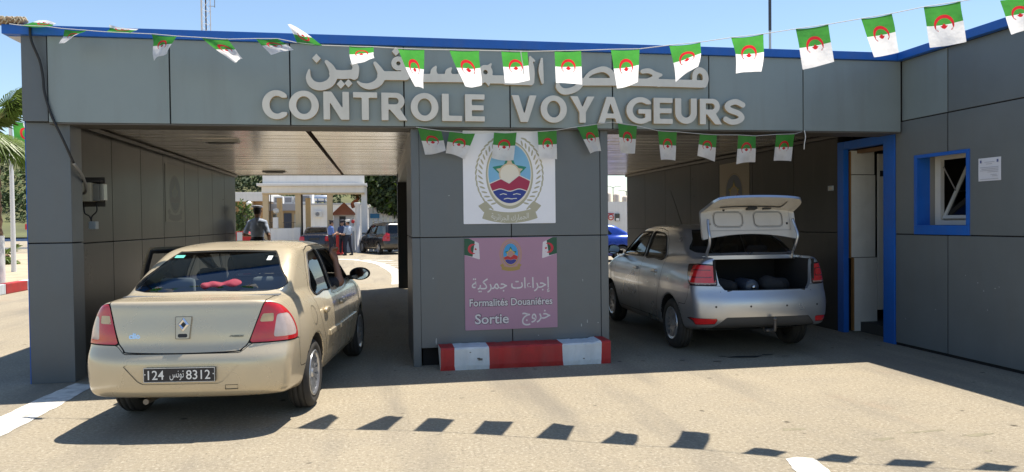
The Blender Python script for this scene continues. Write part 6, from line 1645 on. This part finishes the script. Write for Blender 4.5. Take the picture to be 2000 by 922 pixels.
palm('young_palm', 'knee high young palm on the sandy verge by the flagpole', (-14.3, 31.5, .08), .45, .13, 12, .35, .42, 12)
t = thing('flagpole', 'white flagpole rising beside the tall palm', 'flagpole', (-11.6, 26, 0)); obj('pole', TB([(0, 0, 0), (0, 0, 5.0)], [.075, .05], 10), mat('pole_white', (.7, .7, .7), rough=.4), t)
fl = flag_mesh([(-11.53, 26, 5.0), (-11.53, 26.1, 4.25), (-10.75, 25.8, 4.25), (-10.85, 25.8, 4.85)], 'large green and white flag flying from the white flagpole', None, 55, False); fl.name = 'large_flag'
t = thing('thin_pole', 'thin grey pole on the verge right of the flagpole', 'pole', (-14.6, 34, 0)); obj('pole', TB([(0, 0, 0), (0, 0, 3.2)], .035, 8), GREYM, t)
t = thing('roadside_fence', 'low blue and white fence beyond the sandy verge', 'fence', (-40, 47, 0))
for i in range(34): obj('post', BX(i*.9, i*.9+.08, -.04, .04, 0, 1.05), mat('fence_white', (.6, .6, .6), rough=.7), t)
obj('rail', BX(0, 30.5, -.06, -.041, .80, .95), mat('fence_blue', (.12, .2, .38), rough=.6), t); obj('rail', BX(0, 30.5, -.06, -.041, .35, .45), mat('fence_white', (.6, .6, .6)), t)
for i, x in enumerate((-15.4, -16.3)):
    t = thing('red_post', ('nearer', 'farther')[i] + ' red marker post by the roadside fence', 'post', (x+.6*i, 36+i*3, 0), 0, 'red posts'); obj('post', TB([(0, 0, 0), (0, 0, 1.5)], .07, 10), mat('sign_red', (.5, .03, .03)), t); obj('cap', BX(-.16, .16, -.05, .05, 1.5, 1.75, bev=.02), mat('sign_red', (.5, .03, .03)), t)
# radio mast, tall pole
t = thing('radio_mast', 'red and white lattice radio mast above the roof', 'mast', (-13.1, 60, 0)); RM = mat('mast_red', (.42, .05, .05), rough=.6); WM = mat('mast_white', (.62, .6, .6), rough=.6)
for z0 in range(0, 28, 4):
    m_ = (WM, RM)[(z0//4) % 2]; bm = bmesh.new()
    cs = [(.42*math.cos(a), .42*math.sin(a)) for a in (.3, .3+2.094, .3+4.188)]
    for c in cs: tube(bm, [(c[0], c[1], z0), (c[0], c[1], z0+4)], .035, 6)
    for k in range(4):
        for a, b_ in ((0, 1), (1, 2), (2, 0)):
            tube(bm, [(*cs[a], z0+k), (*cs[b_], z0+k+1)], .016, 4); tube(bm, [(*cs[a], z0+k), (*cs[b_], z0+k)], .014, 4)
    obj('mast_section', bm, m_, t)
obj('antenna', TB([(.75, 0, 18.3), (.75, 0, 22)], .03, 6), GREYM, t); obj('antenna_arm', TB([(.3, 0, 18.4), (.75, 0, 18.4)], .025, 6), GREYM, t); obj('cable_run', TB([(.12, -.1, 0), (.12, -.1, 27)], .05, 6), mat('cable_dark', (.07, .05, .05), rough=.7), t)
t = thing('tall_lamp_pole', 'tall dark pole behind the roof at the upper right', 'pole', (16.9, 30, 0))
obj('lower_pole', TB([(0, 0, 0), (0, 0, 9.85)], .055, 10), mat('pole_grey', (.45, .46, .47), rough=.4, metal=.5), t); obj('upper_pole', TB([(0, 0, 9.85), (0, 0, 13)], .065, 10), mat('pole_dark', (.04, .045, .06), rough=.5), t)

# ------------------------------------------------------------------ cars farther away
def far_car(label, loc, rotz, pm, kind, h=.045):
    d = dict(hw=.86, wb=2.6, rw=.31, Ra=.365, ends=(-.92, 3.42), top=1.68 if kind == 'mpv' else 1.5, bow_r=(.05, .15), bow_f=(.16, .25), taper_r=.04, taper_f=.1, gbow_r=.08, gbow_f=.2, k=.07, gk=.1, uk=.06)
    zb = 1.0
    d['side'] = spline([(-.6, .27), (-.85, .32), (-.92, .5), (-.90, .7), (-.86, .95), (-.80, 1.03), (-.4, 1.04), (1.2, 1.04), (2.2, 1.02), (2.8, .93), (3.25, .76), (3.42, .5), (3.35, .25), (3.0, .2)], 4) + [(-.2, .2)]
    d['front'] = [(.72, .2), (.83, .3), (.865, .6), (.85, .85), (.78, .98), (.65, 1.04), (.3, 1.07)]
    if kind == 'mpv':
        d['gside'] = spline([(-.86, .95), (-.80, 1.2), (-.62, 1.55), (-.3, 1.64), (.6, 1.68), (1.3, 1.64), (1.7, 1.55), (2.2, 1.25), (2.7, .95)], 4) + [(2.7, .8), (-.86, .8)]
        d['gfront'] = [(.79, .85), (.77, 1.05), (.72, 1.3), (.66, 1.52), (.55, 1.63), (.3, 1.69)]; rear = [(-.60, 1.08), (.60, 1.08), (.53, 1.50), (-.53, 1.50)]; zt = 1.50
    else:
        d['gside'] = spline([(-.45, .95), (-.38, 1.05), (0, 1.28), (.35, 1.44), (.9, 1.49), (1.4, 1.46), (1.8, 1.35), (2.5, .98)], 4) + [(2.5, .8), (-.45, .8)]
        d['gfront'] = [(.77, .85), (.75, 1.0), (.70, 1.18), (.62, 1.36), (.5, 1.46), (.3, 1.5)]; rear = [(-.6, 1.08), (.6, 1.08), (.48, 1.38), (-.48, 1.38)]; zt = 1.36
    sh = CarShape(d); s = sh.shell(h); root = thing('parked_car', label, 'car', loc, rotz); c = Cutter(s)
    c.cut('well', lambda x, y, z: np.minimum(np.hypot(y, z-.31), np.hypot(y-2.6, z-.31)) - .368, gap=0)
    c.cut('rear', lambda x, y, z: np.maximum(sd_poly(rear, x, z), y-.5), gap=.006); c.cut('front', lambda x, y, z: np.maximum(sd_poly([(-.6, 1.04), (.6, 1.04), (.48, zt-.02), (-.48, zt-.02)], x, z), 1.4-y), gap=.006)
    y0 = -.35 if kind == 'mpv' else .35
    c.cut('side1', lambda x, y, z: np.maximum(sd_poly([(y0, 1.06), (1.05, 1.06), (1.05, zt-.02), (y0+.25, zt-.03)], y, z), .3-np.abs(x)), gap=.006)
    c.cut('side2', lambda x, y, z: np.maximum(sd_poly([(1.15, 1.06), (2.2, 1.06), (1.72, zt-.04), (1.15, zt-.02)], y, z), .3-np.abs(x)), gap=.006)
    hi = 1.12 if kind == 'mpv' else .96
    c.cut('tail', lambda x, y, z: np.maximum(np.maximum(.52-np.abs(x), np.maximum(z-hi, .70-z)), y+.62), gap=.004)
    c.cut('head', lambda x, y, z: np.maximum(np.maximum(.40-np.abs(x), np.maximum(z-.82, .62-z)), 3.0-y), gap=.004)
    c.cut('door', lambda x, y, z: np.maximum(sd_poly([(1.10, .3), (2.2, .3), (2.3, .6), (2.25, 1.03), (1.10, 1.03)], y, z), .4-np.abs(x)), gap=.006)
    s.build('body', [(c.rest, 0), (c.seam, -.006), (c.parts['well'], 0)], [pm, SEAM(), BLACK()], root)
    half = lambda fs, sd: [f for f in fs if s.V[f[0]][0]*sd > 0]
    g = DARKGLASS(); s.build('cabin_lining', [(c.rest, -.04)], [TRIM()], root)
    s.build('rear_window', [(c.parts['rear'], -.005)], [g], root); s.build('windscreen', [(c.parts['front'], -.005)], [g], root)
    for sd in (1, -1):
        for k in ('side1', 'side2'): s.build('side_window', [(half(c.parts[k], sd), -.005)], [g], root)
        s.build('door', [(half(c.parts['door'], sd), 0)], [pm], root)
        s.build('tail_light', [(half(c.parts['tail'], sd), .004)], [lens('red_lens', (.5, .012, .014))], root); s.build('headlight', [(half(c.parts['head'], sd), .003)], [lens('clear_lens', (.62, .55, .5))], root)
        door_mirror(root, sd, 2.05, 1.06, .78, BLACK())
    for x, y, fl in ((.76, 0, False), (-.76, 0, True), (.76, 2.6, False), (-.76, 2.6, True)): make_wheel(root, .31, .19, .2, (x, y, .31), fl, ('double', 7))
    yb = ysurf_of(sh, 0, .82, -1.1, -.3); obj('number_plate', BX(-.26, .26, yb-.012, yb-.002, .77, .88), mat('plate_black', (.012, .014, .022)), root)
    if kind == 'mpv':
        for sd in (1, -1): obj('roof_rail', TB([(sd*.58, -.3, 1.66), (sd*.60, .3, 1.71), (sd*.60, 1.2, 1.71), (sd*.56, 1.6, 1.62)], .018, 6), mat('rail_grey', (.3, .3, .31), rough=.4, metal=.6), root)
    seat(root, -.36, 1.25, .3, .6); seat(root, .36, 1.25, .3, .6); obj('rear_bench', BX(-.6, .6, .0, .2, .3, 1.1, bev=.04), SEAT(), root)
    return root
far_car('dark navy saloon car waiting left of the officers', (-3.40, 40.6, 0), R(-3), paint('navy_paint', (.014, .017, .032), .3, .25), 'saloon')
far_car('dark grey people carrier parked under the tree right of the officers', (.62, 38.9, 0), R(20), paint('charcoal_paint', (.022, .021, .022), .3, .28), 'mpv')
far_car('bright blue car parked in front of the pale building', (9.35, 28.2, 0), R(78), paint('bright_blue_paint', (.02, .07, .42), .3, .25), 'saloon')
# ------------------------------------------------------------------ people
def cone_sd(x, y, z, a, b, ra, rb):
    a = np.array(a, float); b = np.array(b, float); d = b-a
    t = np.clip(((x-a[0])*d[0]+(y-a[1])*d[1]+(z-a[2])*d[2])/max(float(d@d), 1e-9), 0, 1)
    return np.sqrt((x-a[0]-d[0]*t)**2+(y-a[1]-d[1]*t)**2+(z-a[2]-d[2]*t)**2) - (ra+(rb-ra)*t)
def ell3(x, y, z, c, r): return (np.sqrt(((x-c[0])/r[0])**2+((y-c[1])/r[1])**2+((z-c[2])/r[2])**2)-1)*min(r)
def hand_prims(w, d, side, curl=.5):
    """palm and five separate, unequal, bent fingers; w wrist, d pointing direction, side = thumb direction"""
    w = np.array(w, float); d = np.array(d, float); d /= np.linalg.norm(d); s = np.array(side, float); s -= d*(s@d); s /= np.linalg.norm(s); n = np.cross(d, s)
    out = [(w, w+d*.085, .022, .024)]
    for i, (o, L) in enumerate(((.030, .068), (.011, .078), (-.009, .072), (-.028, .056))):
        k = w+d*.085+s*o; out.append((w+d*.03+s*o*.7, k, .016, .012))
        m = k+(d*math.cos(curl)+n*math.sin(curl))*L*.55; e = m+(d*math.cos(2*curl)+n*math.sin(2*curl))*L*.5
        out.append((k, m, .0105, .0095)); out.append((m, e, .0095, .008))
    b = w+d*.03+s*.03; out.append((w+d*.015+s*.01, b, .018, .014)); m = b+(d*.6+s*.6+n*.3)*.04; out.append((b, m, .013, .011)); out.append((m, m+(d*.8+s*.2+n*.4)*.032, .011, .009))
    return out
def person(label, loc, rotz, P, cols, h=.022, bbox=None, cap=None, seated=False):
    """P: pose points; returns one continuous body mesh with clothing regions, cap as a child"""
    hd = np.array(P['head'], float)
    prims = []                                   # (group, fn)
    def C(g, a, b, ra, rb): prims.append((g, lambda x, y, z: cone_sd(x, y, z, a, b, ra, rb)))
    def E(g, c, r): prims.append((g, lambda x, y, z: ell3(x, y, z, c, r)))
    E('skin', hd, (.077, .095, .115)); E('skin', hd+(0, .025, -.055), (.058, .07, .065)); E('skin', hd+(0, .098, -.012), (.014, .02, .026))
    E('skin', hd+(0, .085, -.062), (.026, .012, .010)); E('skin', hd+(0, .07, -.10), (.03, .025, .02))
    for s in (-1, 1): E('skin', hd+(s*.079, -.005, -.01), (.012, .022, .034)); E('brow', hd+(s*.03, .086, .022), (.02, .010, .006)); E('brow', hd+(s*.031, .088, .004), (.010, .008, .006))
    E('hair', hd+(0, -.022, .018), (.079, .082, .105))
    nk = np.array(P['neck'], float); ch = np.array(P['chest'], float); pv = np.array(P['pelvis'], float)
    C('skin', nk, hd+(0, -.01, -.06), .056, .052)
    sw = P.get('sw', .185)
    E('shirt', ch, (.175, .125, .20)); E('shirt', (ch+pv)/2+(0, .0, .02), (.165, .125, .22)); C('shirt', ch+(-.10, 0, .15), ch+(.10, 0, .15), .075, .075); C('shirt', ch+(0, -.01, .12), nk+(0, 0, -.015), .085, .060)
    E('trouser', pv, (.172, .13, .13))
    for s, n in ((-1, 'L'), (1, 'R')):
        sh = np.array(P.get('sho'+n, ch+(s*sw, 0, .125)), float); el = np.array(P['el'+n], float); wr = np.array(P['wr'+n], float)
        mid = sh+(el-sh)*.72
        C('shirt', ch+(s*.10, 0, .14), sh, .075, .066); C('shirt', sh, mid, .066, .060); C('skin', sh+(el-sh)*.6, el, .046, .041); C('skin', el, wr, .043, .029)
        for q in hand_prims(wr, wr-el + np.array(P.get('hb'+n, (0, 0, 0)), float), P.get('th'+n, (0, 1, .3)), P.get('curl', .5)): C('skin', *q)
        hp = pv+(s*.09, 0, -.03); kn = np.array(P['kn'+n], float); an = np.array(P['an'+n], float)
        C('trouser', hp, kn, .095, .066); C('trouser', kn, an, .066, .050)
        if not seated: C('shoe', an+(0, -.02, -.045), an+(0, .15, -.052), .042, .034)
    groups = ['shirt', 'trouser', 'skin', 'hair', 'brow', 'shoe']
    def fn(x, y, z):
        d = None
        for g, f in prims:
            v = f(x, y, z); k = .012 if g in ('brow',) else .028
            d = v if d is None else smin(d, v, k)
        wr_ = .004*np.sin(38*z+9*x)*np.sin(21*x+13*y)*sstep(pv[2]-.1, pv[2]+.15, z)*sstep(nk[2], nk[2]-.12, z)
        return d + wr_
    def gf(g): return lambda x, y, z: np.min([f(x, y, z) for k, f in prims if k == g], axis=0) - np.min([f(x, y, z) for k, f in prims if k != g], axis=0)
    lo, hi = bbox
    cuts = [(gf(g), cols[g]) for g in groups[1:] if g in [k for k, _ in prims] and g in cols]
    belt = lambda x, y, z: np.maximum(np.abs(z-pv[2]-.075)-.022, np.abs(x-pv[0])-.2)
    if 'belt' in cols: cuts.append((belt, cols['belt']))
    o = sdf_obj('person', fn, lo, hi, h, cols['shirt'], None, None, cuts)
    o.location = loc; o.rotation_euler = (0, 0, rotz); tag(o, label, 'person')
    if cap:
        top, band = cap; c = hd+(0, -.01, .075)
        bm = bmesh.new(); Mc = Matrix.Translation(c) @ Matrix.Rotation(R(-6), 4, 'X')
        lathe(bm, [(.088, -.025), (.09, .01), (.098, .03)], n=26, mi=1); lathe(bm, [(.098, .03), (.128, .058), (.126, .070), (.10, .082), (0, .088)], n=26, mi=0)
        for v in bm.verts: v.co.y *= 1.12
        pts = [(.092*math.cos(a), .103*math.sin(a), -.02) for a in np.linspace(.25, math.pi-.25, 14)]; out = [(1.06*.092*math.cos(a), .103*math.sin(a)+.065*math.sin(a), -.045) for a in np.linspace(.25, math.pi-.25, 14)]
        A = [bm.verts.new(p) for p in pts]; B = [bm.verts.new(p) for p in out]
        for i in range(13): f = bm.faces.new((A[i], A[i+1], B[i+1], B[i])); f.material_index = 1
        bm.transform(Mc); obj('peaked_cap', bm, [top, band], o)
    return o
SK = mat('skin', (.36, .20, .13), rough=.55, var=.08, scale=9); SKD = mat('skin_tan', (.24, .125, .08), rough=.55, var=.08, scale=9); HAIR = mat('hair_dark', (.018, .014, .012), rough=.8); BROW = mat('brow_dark', (.02, .015, .012), rough=.8)
NAVY = mat('navy_trousers', (.014, .018, .035), rough=.9, var=.15, scale=12); SHOE = mat('black_shoe', (.015, .014, .014), rough=.4); BELT = mat('belt_black', (.015, .015, .016), rough=.5)
GSH = mat('grey_blue_shirt', (.33, .39, .49), rough=.9, var=.10, scale=14); BSH = mat('blue_shirt', (.10, .17, .42), rough=.9, var=.10, scale=14); DSH = mat('dark_blue_shirt', (.045, .065, .13), rough=.9, var=.1, scale=14)
CAPN = mat('cap_navy', (.02, .022, .035), rough=.7); CAPW = mat('cap_white', (.75, .75, .74), rough=.7); CAPG = mat('cap_grey', (.34, .37, .44), rough=.8)
BB = ((-.55, -.45, -.03), (.55, .5, 1.95))
base = dict(head=(0, .02, 1.645), neck=(0, -.01, 1.50), chest=(0, 0, 1.26), pelvis=(0, 0, .95), knL=(-.11, .03, .50), knR=(.11, .03, .50), anL=(-.12, -.02, .085), anR=(.12, -.02, .085))
cols = lambda sh, sk=SK: dict(shirt=sh, trouser=NAVY, skin=sk, hair=HAIR, brow=BROW, shoe=SHOE, belt=BELT)
# officer seen from behind over the car roof, left arm bent forward
person('officer in a grey blue shirt and peaked cap, back turned, beyond the beige car roof', (-2.97, 18.75, .26), R(-18), dict(base, elL=(-.33, -.02, 1.10), wrL=(-.12, .20, 1.07), elR=(.31, -.05, 1.08), wrR=(.27, .10, .86), thL=(0, .2, 1), thR=(-.3, 1, .3)), cols(GSH, SKD), h=.017, bbox=BB, cap=(CAPG, CAPN))
tag(obj('kerb_island', BX(-3.4, -2.2, 18.3, 21.0, 0, .26, bev=.03), mat('island_concrete', (.40, .37, .32), rough=.9, var=.15, scale=3)), 'low concrete island under the back turned officer', 'kerb')
# three officers by the kiosk
person('officer in a bright blue shirt and dark cap reading papers, left of the group', (-2.52, 38.2, 0), R(-62), dict(base, head=(0, .05, 1.63), elL=(-.26, .02, 1.06), wrL=(-.10, .26, 1.10), elR=(.26, .03, 1.06), wrR=(.08, .26, 1.12), thL=(.3, 0, 1), thR=(-.3, 0, 1)), cols(BSH), bbox=BB, cap=(CAPN, CAPN))
pp = thing('paper_sheet', 'white papers held by the officer in the bright blue shirt', 'paper', (-2.52, 38.2, 0), R(-62)); obj('sheet', BX(-.10, .12, .30, .46, 1.125, 1.135), mat('paper', (.66, .67, .72)), pp)
person('officer in a dark blue shirt, middle of the group by the kiosk', (-1.97, 38.75, 0), R(150), dict(base, elL=(-.26, .0, 1.06), wrL=(-.10, .24, 1.06), elR=(.26, .03, 1.06), wrR=(.08, .25, 1.08), thL=(.3, 0, 1), thR=(-.3, 0, 1)), cols(DSH), bbox=BB, cap=(CAPN, CAPN))
person('officer in a white cap and grey blue shirt, right of the group by the kiosk', (-1.66, 38.15, 0), R(52), dict(base, knL=(-.15, .05, .5), anL=(-.2, 0, .085), knR=(.13, -.02, .5), anR=(.17, -.1, .085), elL=(-.26, .05, 1.06), wrL=(-.12, .28, 1.04), elR=(.26, .03, 1.06), wrR=(.06, .27, 1.06), thL=(.3, 0, 1), thR=(-.3, 0, 1)), cols(GSH), bbox=BB, cap=(CAPW, CAPW))
# passenger with a raised forearm resting on the open window of the beige car
pc = Matrix.Translation((-1.39, 6.77, 0)) @ Matrix.Rotation(R(-7.5), 4, 'Z')
PS = person('passenger in dark clothes resting a raised bare forearm on the open car window', pc @ Vector((.36, 1.16, 0)), R(-7.5), dict(head=(.02, .02, 1.17), neck=(0, -.03, 1.02), chest=(0, -.02, .80), pelvis=(0, 0, .50), shoR=(.20, .02, .93), elR=(.41, .22, .985), wrR=(.36, .26, 1.225), thR=(-.4, -.5, .3), hbR=(-.05, .03, 0), elL=(-.24, .12, .72), wrL=(-.16, .36, .66), thL=(.3, 0, 1),
            knL=(-.12, .48, .50), knR=(.12, .48, .50), anL=(-.12, .62, .30), anR=(.12, .62, .30), curl=.95), dict(shirt=mat('black_shirt', (.02, .02, .024), rough=.9), trouser=NAVY, skin=SKD, hair=HAIR, brow=BROW), h=.0125, bbox=((-.40, -.30, .25), (.56, .80, 1.42)), seated=True)
